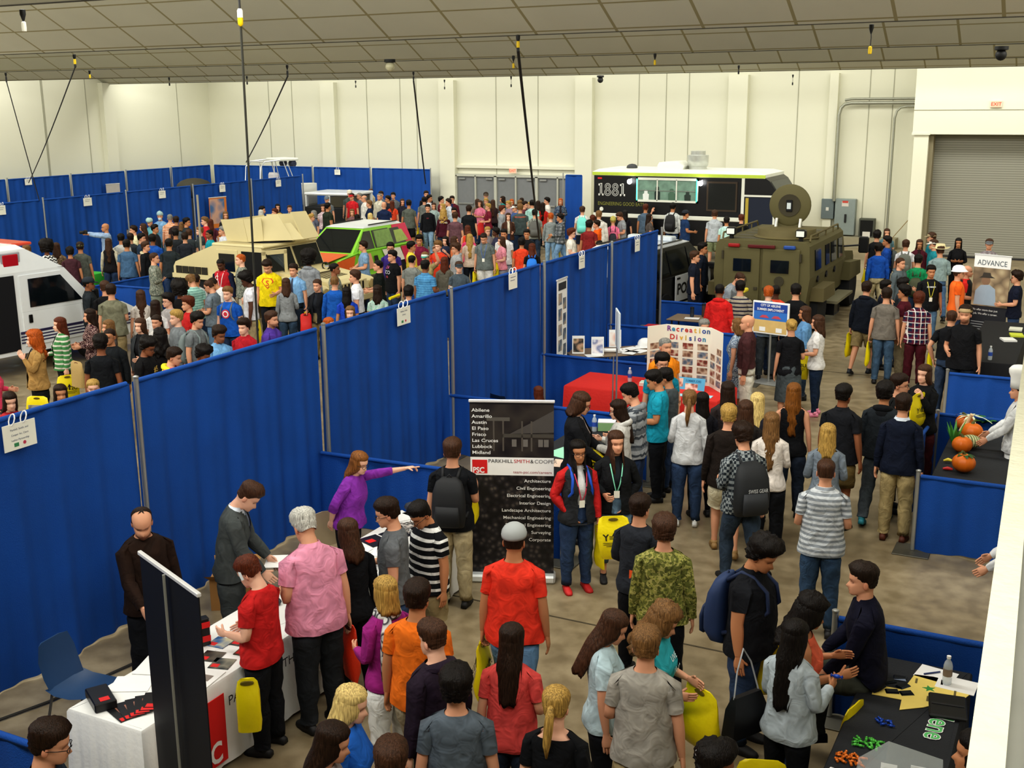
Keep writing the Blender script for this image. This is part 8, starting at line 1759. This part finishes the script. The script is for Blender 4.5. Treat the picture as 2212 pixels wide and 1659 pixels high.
q(745,410,1.74,245,'m2 z/n t:p:74808a:wh: j:jl ff/ hp20','in a blue-grey t-shirt with a cropped head looking down')
q(715,395,1.74,262,'m3 z/d t:p:e4e4e6:wh: j:jn tt/ ln35','in white bent over beside the tan truck')
Q1=q(925,485,1.76,330,'m1 s/l t:p:1c5cb8:wh: j:jn dd/','in a blue t-shirt with a ringed shield emblem',extra=[('poly',[([(.085*math.cos(a_)+.0,1.27+.085*math.sin(a_)) for a_ in np.linspace(0,6.0,14)],'c83040',.003),([(.062*math.cos(a_),1.27+.062*math.sin(a_)) for a_ in np.linspace(0,6.0,14)],'e8e8ec',.006),([(.04*math.cos(a_),1.27+.04*math.sin(a_)) for a_ in np.linspace(0,6.0,14)],'c83040',.009)],True)]); backpack(Q1,'grey backpack worn over the blue shield t-shirt','5c6470')
q(1140,340,1.78,265,'m5 c/B t:p:e2e2e8:wh:b t:b0a07c dd/ hp20','in a white t-shirt with dark skin under the hanging cable',bag='R')
q(1550,388,1.66,175,'f2 j/n L:p:8c9092:wh: j:2c4054 df/','in a grey sweater with a shoulder strap near the tan truck door')
Q2=q(1870,405,1.66,330,'f2 u/n J:p:17191f:wh:o/20242c t:kh df/','smiling in a black zip jacket near the tan truck hood')
tote(Q2['handR']+Vector((0,0,-.05)),R(40),'red bag held by the person in the black zip jacket',pm('d02c28',.5,bump=.2,name='red_bag'),.22,.36,False)
q(1410,742,1.78,60,'m2 s/n P:p:5a3f9c:wh:b t:kh dd/','bearded in a purple polo behind the central drape',beard=.8)
q(1090,830,1.70,325,'m1 m/d P:p:b82430:wh: j:jn dd/','in a red polo with a white collar behind the drape',bag='R')
q(840,905,1.74,40,'m41.25 m/d P:p:7cb0dc:wh: j:jn dd/ hp12','in a light blue shirt with dark hair, laughing by the drape')
Q1=q(610,760,1.74,55,'m2 m/B t:p:767c7e:wh: j:jn dd/ hp12','in a grey t-shirt near the coral hood'); backpack(Q1,'pale grey backpack on the grey t-shirt near the coral hood','7c8888')
q(660,1105,1.70,60,'m4 y/B t:p:8c98a4:wh: j:jn dd/ hp20','with short curly black hair right at the central drape')
q(170,120,1.82,80,'m2 z/n L:c.8c9088:7c8478:a8a898: t:7c8478 cc/','soldier with crossed arms in grey camouflage')
q(865,185,1.76,330,'m5 z/B J:p:b82430:wh:@1c2440 j:jn dd/ hp20','in a red varsity jacket with navy sleeves by the tan truck',extra=[('print',[('C',.13,-.08,1.28,'e8dcd8')]),('lanyard','e0e0e0')])
q(1055,135,1.84,275,'m1 z/R L:c.8c9088:7c8478:a8a898: t:c4c0b0 dd/','red-haired soldier in grey camouflage facing left')
S_=[(0,-.10),(.105,.02),(.07,.075),(-.07,.075),(-.105,.02)]
q(1355,195,1.92,345,'m2 s/d t:p:f0d818:wh:b t:26282e fd/ hp25','tall in a bright yellow t-shirt with a red shield emblem',extra=[('poly',[([(a_*1.15,1.30+b_*1.15) for a_,b_ in S_],'d84020',.002),([(a_*.92,1.302+b_*.92) for a_,b_ in S_],'f0d818',.006)],True),('print',[('S',.15,0,1.245,'d84020')])])
q(1620,245,1.78,335,'m2 s/d t:p:86b4e0:wh:li t:jd dd/','in a light blue short-sleeved shirt and dark tie',bag='L',extra=[('tie','1c2440')])
q(1790,118,1.80,160,'m5 a/B H:p:94989e:wh: j:jn dd/','in a grey hooded top with a big black afro beside the tan truck')
grp(640,480,5.924)
q(505,515,1.80,85,'m4 z/B L:c.8c9088:7c8478:a8a898: t:7c8478 dd/','soldier with dark cropped hair by the tan truck grille')
q(490,680,1.76,172,'m2 z/l L:p:1c5cb0:wh: j:jn dd/','in a blue top with a light cropped head')
q(645,820,1.64,175,'f3 L/B t:p:2048b8:wh: j:jn dd/','in cobalt blue with long black hair')
q(1040,795,1.64,172,'f2 j/d t:f.c0d8cc:a0ccb8:c8d0cc: j:jn dd/','in a mint patterned top with brown wavy hair')
q(685,1070,1.62,350,'f1 l/l t:p:8c8890:wh: j:jn dd/','smiling girl with light brown hair peeking over the drape')
q(435,1215,1.58,60,'f1 k/R t:p:c0a060:wh: j:jn dd/','with orange hair just showing over the drape')
q(730,612,1.82,265,'m21.2 s/n P:p:e6e6ea:wh:bi t:1c2438 dd/','in a white polo with dark trousers facing left')
q(840,240,1.80,275,'m2 s/d t:p:84a4c4:wh:b j:jn ft/','in a light blue-grey t-shirt beside the wrapped car')
q(1030,480,1.76,268,'m2 z/B t:p:101814:wh: j:jn ff/','in a black-green t-shirt facing the light blue-grey one')
grp(740,360,5.924)
q(610,970,1.78,355,'m2 s/B P:p:3c2c7c:wh: j:jn dd/','in a deep purple shirt with glasses by the wrapped car',glasses=True)
q(620,1070,1.80,300,'m21.15 s/B t:p:101216:wh:b j:2c3c54 dd/','in a black t-shirt with a coloured print down the front',extra=[('print',[('CH',.09,-.03,1.36,'d060a0'),('2CO',.11,0,1.25,'c8ccd8'),('AB',.07,0,1.16,'b84c60')])],)
q(893,955,1.76,95,'m3 s/B P:p:e8d048:wh: j:jn ff/','in a pale yellow polo by the wrapped car tail')
q(980,880,1.76,0,'m3 m/B t:p:7c2040:wh: j:jn dd/','in a maroon t-shirt with a white chest band facing out',extra=[('poly',[([(-.15,1.30),(.15,1.30),(.15,1.36),(-.15,1.36)],'dcdce0',.003)],True)])
q(1215,955,1.70,335,'m1 m/l t:p:e0482c:wh:b j:jn dd/','in an orange-red t-shirt with a blue chest print',extra=[('poly',[([(-.12,1.2),(.12,1.2),(.12,1.28),(-.12,1.28)],'4c4c9c',.003)],True)])
q(1310,890,1.60,330,'f1 L/B t:p:2c344c:wh: j:jn pd/','with black hair and a pale face behind the orange-red t-shirt')
q(1435,980,1.72,285,'m2 m/n H:p:a0a2a4:wh: j:jn dd/','in a light grey hooded top with glasses',glasses=True)
q(1445,885,1.64,95,'f2 L/n K:p:f08c5c:wh: j:jn dd/','in a peach sleeveless top with long brown hair')
q(895,1125,1.74,150,'m2 z/B t:p:868a86:wh: j:jn dd/','in a mid grey t-shirt behind the blue striped polo',bag='R')
q(1050,1085,1.70,345,'m2 s/l t:p:b8a878:wh: j:jn rd/','in a green and white cap raising an arm',cap=('c','e4e8dc','2c9080'))
q(1065,1195,1.78,150,'m41.2 s/B P:H:4c88b8:5c9cc8:b j:jd df/','in a blue striped polo close to the central drape')
q(1305,1150,1.66,172,'f2 j/a C:p:6c685c:wh: g:bk dd/','in a grey-brown cardigan with reddish hair')
q(1490,1205,1.66,5,'m1 s/n t:p:56626a:wh: j:jn ff/','smiling in a dark cap and slate t-shirt at the drape',cap=('c','38444c'))
q(845,1530,1.66,175,'m2 m/B t:p:17181f:wh: j:jn dd/','with dark hair showing over the drape by the library card')
q(1625,855,1.68,180,'f1 L/y t:p:d0c0b0:wh: g:1c2430 dd/','in a beige lace top with long golden hair')
q(1812,840,1.86,345,'m2 z/d t:p:6c7472:wh:b s:e0e0dc dd/ hp28','tall in a grey t-shirt and white shorts with a badge',extra=[('lanyard','4c6cb0')],bag='R')
q(2020,890,1.66,285,'f1 L/n t:p:e898a8:wh: s:8c8c98 ff/','in a pink t-shirt with a strap',bag='LR')
q(2062,800,1.78,350,'m31.1 s/B t:p:e8e8e8:wh: s:98a0b0 dd/','in a white t-shirt with a grey print behind the pink one',extra=[('poly',[([(-.09,1.18),(.09,1.18),(.09,1.32),(-.09,1.32)],'98a0a4',.003)],True)])
q(1600,745,1.66,180,'f2 k/a K:p:e8502c:wh: j:jn dd/','in an orange top with red-brown hair beyond the golden hair')
q(1615,825,1.60,175,'f2 L/a t:p:e0487c:wh: j:jn dd/','in a hot pink top with dark red hair')
q(1860,770,1.62,20,'f1 s/y t:p:8c8488:wh: j:jn dd/','blond with glasses behind the tall grey t-shirt',glasses=True)
q(1950,785,1.60,270,'f5 m/B t:p:3c3c54:wh: j:jn dd/','with dark skin and a yellow hair flower',)
q(2120,590,1.64,5,'f1 j/n C:p:4c3024:wh:o/d8d0bc j:jn ff/','in a brown cardigan over a cream blouse')
q(2055,500,1.72,85,'m1 m/a H:p:9a9ea2:wh: j:jn dd/','in a pale grey hooded top and dark glasses',glasses=True)
q(2038,375,1.68,280,'f2 L/d t:p:1c8c8c:wh: j:jn dd/','in a teal top near the second pair of grey doors')
q(1925,420,1.64,178,'f2 L/n t:p:3c2c2c:wh: g:bk dd/','with very long dark hair before the grey doors')
Q1=q(1852,470,1.66,280,'f2 s/y t:p:7a2034:wh: j:jn ff/','in a burgundy top with short blond hair'); tote(Q1['handL']+Vector((0,0,-.05)),R(60),'red bag held by the person in the burgundy top',pm('d02c28',.5,bump=.2,name='red_bag'),.26,.40,False)
q(1755,430,1.66,330,'f2 L/n t:p:e0809c:wh: j:jn cc/','in a pink top with folded arms')
q(1832,405,1.64,340,'f2 s/y t:p:7c7468:wh: j:jn dd/','blond directly beneath the cap at the grey door')
q(1834,322,1.80,0,'m2 s/d t:p:4c4c48:wh: j:jn dd/','in a brown cap against the grey doors',cap=('c','5c4c3c'))
q(1720,410,1.66,200,'f2 j/n t:p:7c6c5c:wh: j:jn dd/','with brown hair left of the folded-arms pink top')
q(1620,495,1.84,165,'m21.3 s/d t:p:15191c:wh:b j:2c4880 dd/','large in a black shirt near the double doors')
q(1440,580,1.80,172,'m2 s/n t:p:6c4c54:wh:b j:jn dd/','in a mauve t-shirt beside the white-lettered sweatshirt')
q(1290,545,1.70,178,'f2 W/y H:p:481424:wh: j:jd dd/','in a maroon sweatshirt with white letters on the back',extra=[('back',[('Rebels',.10,0,1.30,'e8e4e0')])])
q(1270,470,1.66,285,'f1 l/y t:p:d0d4c8:wh: j:jn dd/','blond girl in profile before the white dress shirt')
q(1425,525,1.72,355,'m2 s/B t:p:a8b8c4:wh: j:jn dd/','with dark hair peering over the mauve t-shirt')
q(1345,408,1.80,275,'m2 s/d L:p:d4dce6:wh:l t:nv dd/','in a white dress shirt near the wall corner')
q(1400,375,1.76,350,'m2 s/d J:p:5c1c2c:wh:o/2c2c54 j:jn dd/','in a maroon jacket beside the first grey door')
q(1270,380,1.76,90,'m2 s/B t:p:6c2430:wh: j:jn dd/','in dark maroon behind the white dress shirt')
q(1165,460,1.64,350,'f2 l/n t:p:a8bcb8:wh: j:jn dd/','in a pale top with long brown hair facing out')
q(1088,472,1.76,355,'m2 s/B L:p:13151a:wh: j:7894ac dd/wv','in a black long-sleeved shirt and pale jeans walking out',bag='R',extra=[('print',[('xx',.08,0,1.28,'8c2430')])])
q(1045,385,1.78,178,'m2 s/B t:p:787c78:wh: j:jn dd/','in a grey t-shirt with black hair by the drape end',bag='L')
q(1120,360,1.78,70,'m3 s/B L:p:e0e0e4:wh: j:jn dd/','in white with black hair by the drape end')
q(1070,310,1.82,5,'m2 s/d J:p:1c2026:wh:o/303840 t:dg dd/','in a dark jacket at the end of the back wall drape')
q(847,425,1.84,178,'m3 s/B t:p:60665e:wh:b s:15161a dd/','tall in a grey t-shirt and black shorts',bag='LR')
q(765,410,1.64,10,'f2 L/n t:p:2c2c38:wh: j:jn dd/','with long brown hair right of the tall pole')
q(635,432,1.64,175,'f2 l/a t:p:e05030:wh: j:jn dd/','in red-orange with long dark hair left of the tall pole')
q(645,330,1.76,350,'m2 s/B J:p:6c7074:wh:o/50545c t:dg dd/','in a grey coat in front of the back drape')
q(570,370,1.74,280,'m3 s/B t:p:2c2c34:wh: t:dg dd/','in black between the cream shirt and the grey coat')
q(490,315,1.76,350,'m2 s/d t:p:606c7c:wh: t:dg dd/','with a dark head behind the cream shirt')
q(465,340,1.80,330,'m2 z/g L:p:dcd8c4:wh:l t:kh dd/','in a cream shirt with grey cropped hair')
q(530,443,1.80,172,'m21.3 n P:p:1c2a4c:wh:b t:nv dd/','bald and broad in a navy polo seen from behind')
q(350,275,1.82,300,'m5 n L:p:c4b898:wh:l t:kh dd/','bald in a tan shirt in front of the back drape')
q(330,430,1.74,260,'f2 s/l L:p:1c2c4c:wh: t:nv dd/','in a navy jacket with short light hair behind the wrapped car')
q(265,362,1.80,280,'m2 b/g L:p:e4e2d8:wh:l t:kh dd/','balding in a white shirt behind the wrapped car')
q(205,330,1.78,300,'m2 z/g t:p:6c747c:wh: t:dg dd/','grey-haired in a grey shirt near the red cap')
q(110,335,1.76,330,'m2 s/d t:p:d42c34:wh: j:jn dd/','in a red cap and red t-shirt near the teal panel',cap=('c','c82830'))
q(85,290,1.78,350,'m2 z/g t:p:54605c:wh: t:kh dd/','in a pale cap beside the teal panel',cap=('c','d8d0c0'))
q(120,540,1.62,355,'f2 j/l t:p:7c5c5c:wh: j:jn dd/','light brown haired facing out behind the wrapped car roof')
q(185,605,1.60,180,'f2 k/B t:p:2c3448:wh: j:jn dd/','with a black bob just above the wrapped car roof')
q(352,590,1.60,180,'f2 k/w t:p:7c8494:wh: j:jn dd/','with pale blond hair just above the wrapped car roof')
# middle far crowd in front of the doors, drape end and food truck
grp(960,400,6.9125)
q(1155,185,1.66,175,'f2 l/d t:p:3c4454:wh: j:jn dd/','dark-haired before the third pair of grey doors')
q(1125,222,1.74,180,'m2 s/l t:p:98a4a8:wh: j:jn dd/','light brown haired beyond the charcoal shirt with orange print')
q(1215,240,1.72,60,'m2 s/d t:p:6c3c44:wh: j:jn dd/','with a dark head near the thick black cable')
q(1042,280,1.70,300,'m2 s/n t:p:4c68a0:wh: j:jn dd/','in a white cap deep in the crowd before the doors',cap=('c','ecece6'))
q(1132,278,1.88,178,'m21.2 s/l t:p:4c5858:wh:b j:24344c dd/','tall in a charcoal t-shirt with an orange back print',extra=[('back',[('BIG COUNTRY',.05,0,1.36,'e8643c')])],)
q(1272,250,1.70,270,'m1 s/y t:p:20a0c4:wh: j:jn dd/','blond in turquoise beside the thick black cable')
q(1312,222,1.74,175,'m2 s/B t:p:b0dcd4:wh: j:jn dd/','in a mint shirt left of the long-haired girl in red')
q(1400,228,1.64,180,'f3 j/d t:p:4c4450:wh: j:jn dd/','brown-haired just left of the white polo by the doors')
q(1468,255,1.66,178,'f2 L/d t:p:d4342c:wh: g:1c2434 dd/','in red with long black hair by the last grey doors')
q(1520,180,1.78,275,'m2 s/B P:p:ece8e0:wh: j:jn dd/','in a white polo bending his head by the last grey doors')
q(1735,195,1.66,0,'f2 l/R J:f.4c6484:24344c:8c9cac:o/342c34 j:jn cc/','with strawberry hair and a patterned navy jacket, arms crossed')
Q1=q(2060,315,1.76,178,'m2 s/n t:p:e4e0dc:wh: s:1c2434 dd/','in a white t-shirt left of the food truck'); backpack(Q1,'aqua backpack left of the food truck','7cdcd0','7cdcd0')
Q1=q(1350,362,1.76,178,'m2 s/B t:p:90948c:wh: j:2c3c50 dd/','in a grey t-shirt under the thick black cable'); backpack(Q1,'grey mesh backpack under the thick black cable','5c5c58')
q(1590,415,1.70,178,'m1 s/R L:p:8c9494:wh:s j:7c9ab4 dd/','red-haired in a grey top and pale jeans',bag='R')
q(1715,412,1.72,265,'m3 s/B H:x.40484c:94989c:303840: j:6c8cac ft/wv','in a grey checked hooded top stretching an arm out')
q(1228,660,1.72,355,'m3 s/B t:p:1c1c20:wh: j:jn dd/','in black with a fringe facing out beyond the drape')
q(1155,790,1.66,175,'m3 m/B t:p:e44c2c:wh: j:jn dd/','in a bright orange-red t-shirt next to the blue drawstring pack')
Q1=q(1310,862,1.66,178,'f2 j/a t:p:16181c:wh: j:jn dd/','with auburn hair and a black top at the drape'); backpack(Q1,'bright blue drawstring pack with a white strip at the drape','1c78d8','1c78d8',.85)
q(1912,650,1.74,85,'m1 m/a t:p:ece8dc:wh:b j:jn df/','in a white t-shirt with a lime stripe and glasses',glasses=True,extra=[('poly',[([(-.1,1.1),(.12,1.1),(.12,1.2),(-.1,1.2)],'c8dc40',.003)],True)],bag=None)
q(2170,530,1.78,160,'m3 m/B t:p:8c2c2c:wh:b j:jn df/','in a brick red t-shirt near the drape')
q(945,235,1.70,300,'m2 s/y t:p:a08c9c:wh: j:jn dd/','fair-haired between the teal top and the white cap')
q(1003,205,1.66,350,'f2 j/R t:p:8c7078:wh: j:jn dd/','reddish-haired facing out before the middle doors')
grp(1110,320,5.924)
q(1010,855,1.66,175,'f2 s/a t:p:a04c44:wh: j:jn dd/','with a reddish head beside the white hooded top')
q(1090,800,1.80,172,'m21.25 s/l H:p:d8d4cc:wh: t:dg dd/','large in an off-white hooded top before the food truck')
q(1048,920,1.72,270,'m2 s/d H:p:ec6418:wh: j:jn ff/','in an orange hooded top before the food truck')
Q1=q(1270,872,1.62,180,'f2 s/y t:p:ec80a0:wh:b j:jn dd/','in a pink t-shirt with a patterned head cover',cap=('s','b0a858')); backpack(Q1,'black drawstring bag on the pink t-shirt','1c1c28','1c1c28',.75,.12)
q(1370,820,1.78,285,'m2 s/n P:p:94989c:wh:b j:jn ff/ hp25','in a grey polo looking down before the food truck')
q(1425,790,1.66,180,'f2 j/B t:p:1c1c24:wh: j:jn dd/','with black hair behind the grey polo')
q(1690,715,1.78,165,'m3 s/a t:p:5c7084:wh:b s:b0a468 dd/','with dark red hair under the serving window',bag='L')
q(1745,835,1.66,110,'f2 l/d t:p:5c5450:wh: j:jn rd/','brown-haired raising a hand under the food truck lettering')
Q1=q(2040,700,1.78,160,'m3 s/B L:p:d8dcdc:wh: j:jn dd/','in a white shirt under the serving window right end'); backpack(Q1,'black backpack under the right end of the serving window','15161a')
q(1050,1180,1.64,265,'m2 z/B t:p:8cb4e0:wh: j:jn ff/ ln30','in light blue bending down right at the drape')
grp(1400,300,4.88)
q(405,742,1.78,110,'m3 z/B t:p:223c64:wh:b s:a08c58 df/','in a dark cap and navy t-shirt with white letters',cap=('c','1c2430'),extra=[('print',[('ABU',.09,0,1.26,'dce4ec')])],bag='L')
q(705,750,1.82,175,'m2 s/n P:p:b8bec4:wh:b s:7c8464 dd/','in a pale grey polo before the truck blackboard')
q(828,822,1.70,185,'m3 s/B t:p:c0e4dc:wh: j:jn dd/','in a pale aqua shirt left of the food truck cab')
q(985,795,1.72,180,'m2 s/a t:p:16181c:wh: j:jn dd/','in black beside the food truck cab door')
# far left crowd
grp(0,320,5.924)
q(315,1235,1.64,280,'f1 l/l t:p:e87070:wh: j:jn dd/','in a coral top glimpsed over the ambulance roof')
q(585,1185,1.66,180,'f4 a/B t:z:16181a:e8e8e4: g:bk dd/','with a big dark afro and a black and white zigzag top')
q(715,1205,1.68,178,'f2 j/n L:c.6c5444:b09878:7c6450:b t:7c6450 dd/','in a beige and brown patterned top')
q(890,1270,1.66,178,'m3 m/B t:p:4c2c34:wh: j:jn dd/','with black hair between the patterned top and olive cap')
q(1020,1190,1.78,175,'m3 s/d t:p:5c6058:wh:b s:jn dd/','in an olive cap and grey-green t-shirt',cap=('c','7c7c50'))
PH=q(1330,955,1.80,280,'m3 n L:p:a4bcdc:wh:b t:dg yy/','bald photographer in a light blue shirt holding a camera')
q(1385,1150,1.68,170,'f2 L/n L:p:201c20:wh:@d8d0b8 j:jn dd/','in a black vest over cream sleeves with long brown hair',)
q(1545,1095,1.76,175,'m3 s/B t:p:c8c8c4:wh: j:jn dd/','in pale grey behind the slate blue t-shirt')
q(1618,1170,1.78,170,'m3 s/B t:p:4c6c8c:wh:b j:jn dd/','in a slate blue t-shirt with black hair')
q(1665,1090,1.74,178,'m2 s/d t:p:40464c:wh: j:jn dd/','in a charcoal t-shirt right of the slate blue one')
q(1690,990,1.74,275,'m2 s/d L:p:e8e0b8:wh: t:kh dd/','in a pale yellow shirt by the far drape pole')
q(1815,960,1.66,260,'f2 L/n t:p:5c3c34:wh: j:jn dd/','with long brown hair left of the surgical gowns')
q(1890,893,1.68,320,'f2 n L:p:7cc4cc:wh: t:7cc4cc tt/ ln20','in a teal scrub top and cap leaning forward',cap=('s','b4d4cc'))
q(2040,810,1.78,350,'m2 n L:p:8cb8e0:wh:b t:8cb8e0 dd/','in a pale blue surgical gown, cap and mask',cap=('s','a4c4c8'),extra=[('mask',)])
q(1990,975,1.74,70,'m3 s/B t:p:2c2c34:wh: j:jn dd/','in black just below the surgical gown')
q(2172,840,1.78,175,'m2 z/g P:H:f09050:f4dcc8:b t:kh dd/','grey-haired in an orange and white striped polo')
q(1820,1090,1.72,70,'m2 s/B t:p:2c3c50:wh: j:jn dd/','with a black head behind the cream-collared jacket')
q(1950,1100,1.80,165,'m41.25 s/B t:p:2058b0:wh:b j:jn df/','broad in a royal blue t-shirt behind the soldier')
q(1872,1195,1.72,70,'m2 s/n H:p:15171b:wh:#d8ccA8 t:bk dd/'.replace('A','a'),'in a black jacket with a cream hood')
q(2160,1160,1.78,170,'m3 s/B t:p:2c3438:wh:b j:jn dd/','in a dark t-shirt at the front of the far left group')
grp(370,320,5.924)
q(60,872,1.74,170,'m3 s/d t:p:3c3030:wh: t:dg dd/','with dark hair just right of the orange striped polo')
q(130,940,1.64,180,'f2 k/l t:p:5c6468:wh: j:jn dd/','with a light brown bob amid the far left group')
q(205,890,1.76,75,'m3 s/B t:p:2c3438:wh: j:jn dd/','in a dark shirt turned right amid the far left group')
q(412,878,1.78,280,'m1 s/l t:p:c82c34:wh:b j:jn dd/','in a red t-shirt left of the orange banner')
q(500,905,1.66,178,'f2 L/a t:p:5c2c3c:wh: j:jn dd/','with long dark red-brown hair before the orange banner')
q(692,808,1.66,5,'f2 L/l L:p:2c2c2c:wh: g:bk cc/','in black with long light brown hair behind the truck antenna')
q(640,1000,1.74,280,'m2 s/g L:p:d8dce4:wh: t:dg dd/','in white with dark grey hair behind the truck antenna')
q(472,1040,1.76,285,'m4 z/B t:p:1c9cac:wh: j:jn dd/','in a teal shirt with a cropped head left of the tan truck')
q(50,1032,1.76,178,'m3 s/B t:p:2c3034:wh:b j:jn dd/','in black with black hair, nearest the crossed-arms soldier')
q(225,1035,1.68,178,'f2 s/n t:p:3c4448:wh: j:jn dd/','brown-haired right of the nearest black-haired back')
q(348,1008,1.66,285,'m1 s/l t:p:3c4448:wh: j:jn dd/','a fair-haired boy left of the teal shirt')
q(170,1080,1.74,178,'m2 s/d t:p:2c3038:wh: j:jn dd/','in dark clothes in front of the brown-haired one')
q(1172,742,1.74,80,'m2 s/B L:p:6c7c94:wh: t:dg dd/','dark-haired behind the truck turret left end')
q(1145,785,1.66,180,'f2 k/h t:p:5c5474:wh: t:dg dd/','white-haired behind the truck turret')
q(1312,772,1.68,285,'f2 s/a t:h:c8303c:e8e0e0: j:jn dd/','in red and white stripes behind the truck turret')
q(1360,712,1.68,5,'f2 k/B t:p:2c3444:wh: j:jn dd/','with a black bob facing out behind the turret')
q(1380,825,1.64,200,'f2 k/y t:p:7c7468:wh: j:jn dd/','blond below the black bob behind the turret')
q(1512,730,1.70,0,'f2 u/n t:p:1ca0b8:wh: j:jn pd/','in turquoise facing out by the teal panel')
q(1812,795,1.66,300,'f2 k/g t:p:5c6070:wh: j:jn dd/','grey-haired below the teal panel')
q(1802,840,1.62,90,'f2 s/y t:p:8c909c:wh: j:jn dd/','fair-haired right behind the turret shield')
q(1938,720,1.64,350,'f2 j/n t:f.d8c0c8:dcd0d0:b08c98: j:jn dd/','in a pale floral top right of the teal panel')
q(1985,605,1.76,345,'m2 z/g t:p:6c7478:wh: t:dg dd/','in a grey cap by the white-roofed vehicle',cap=('c','707880'))
q(2010,700,1.82,120,'m31.3 s/B t:p:2c3428:wh:b t:dg dd/','broad in dark green before the white-roofed vehicle')
p_=at(166,786,1.0); tote(p_,R(-10),'tan handbag beside the green striped cardigan',pm('b89c64',.6,bump=.2,name='tan_leather'),.34,.34,False,nm='handbag',th=.06)
p_=at(80,862,.72); t=tote(p_,R(20),'yellow bag with a grey picture panel in front of the tan cardigan',w_=.36,h_=.36,print_=False); mb=MB(); mb.box((-.12,-.062,-.30),(.14,-.056,-.08)); mb.build('picture_panel',ptex('8c8c88','a8a8a4','70706c',9),t)
mb=MB(); mb.tube([at(842,645,.95),at(862,637,.97)],.035,8); tag(mb.build('rolled_bag',YB,smooth=50),'rolled yellow bag in front of the colourful printed black t-shirt','bag')
# small things in hands
t=empty('camera',PH['handL']+Vector((.0,-.0,.06)),PH['yaw'],label='black camera held up by the bald photographer',cat='camera'); mb=MB(); mb.box((-.08,-.04,-.05),(.08,.04,.06),bev=.015); mb.build('camera_body',BLK,t); mb=MB(); mb.lathe([(.035,-.04),(.045,-.06),(.045,-.16),(.04,-.17)],12,ax=1); mb.build('lens',BLK,t,smooth=40)
slab('paper_sheet','folded white paper held by the man in the grey suit','paper',SUIT['handL']+Vector((.03,.02,.01)),.22,.3,WHITE,R(30))
tote(PINK['handR']+Vector((0,0,-.05)),PINK['yaw']+R(90),'red-orange bag held by the white-haired man in pink',pm('e03c1c',.5,bump=.2,name='red_bag'),.24,.46,False)
for nm_,i_,c_,lb in (('wrapped_sweet',DEN,'2450b4','blue wrapped sweet held up by the black-haired girl'),): mb=MB(); mb.lathe([(.003,-.045),(.017,-.038),(.005,-.026),(.014,-.016),(.016,0),(.014,.016),(.005,.026),(.017,.038),(.003,.045)],8,ax=0); o=mb.build(nm_,pm(c_,.25,.2,name='foil_wrapper'),smooth=50,label=lb,cat='sweet'); o.location=i_['handR']+Vector((0,0,.04))
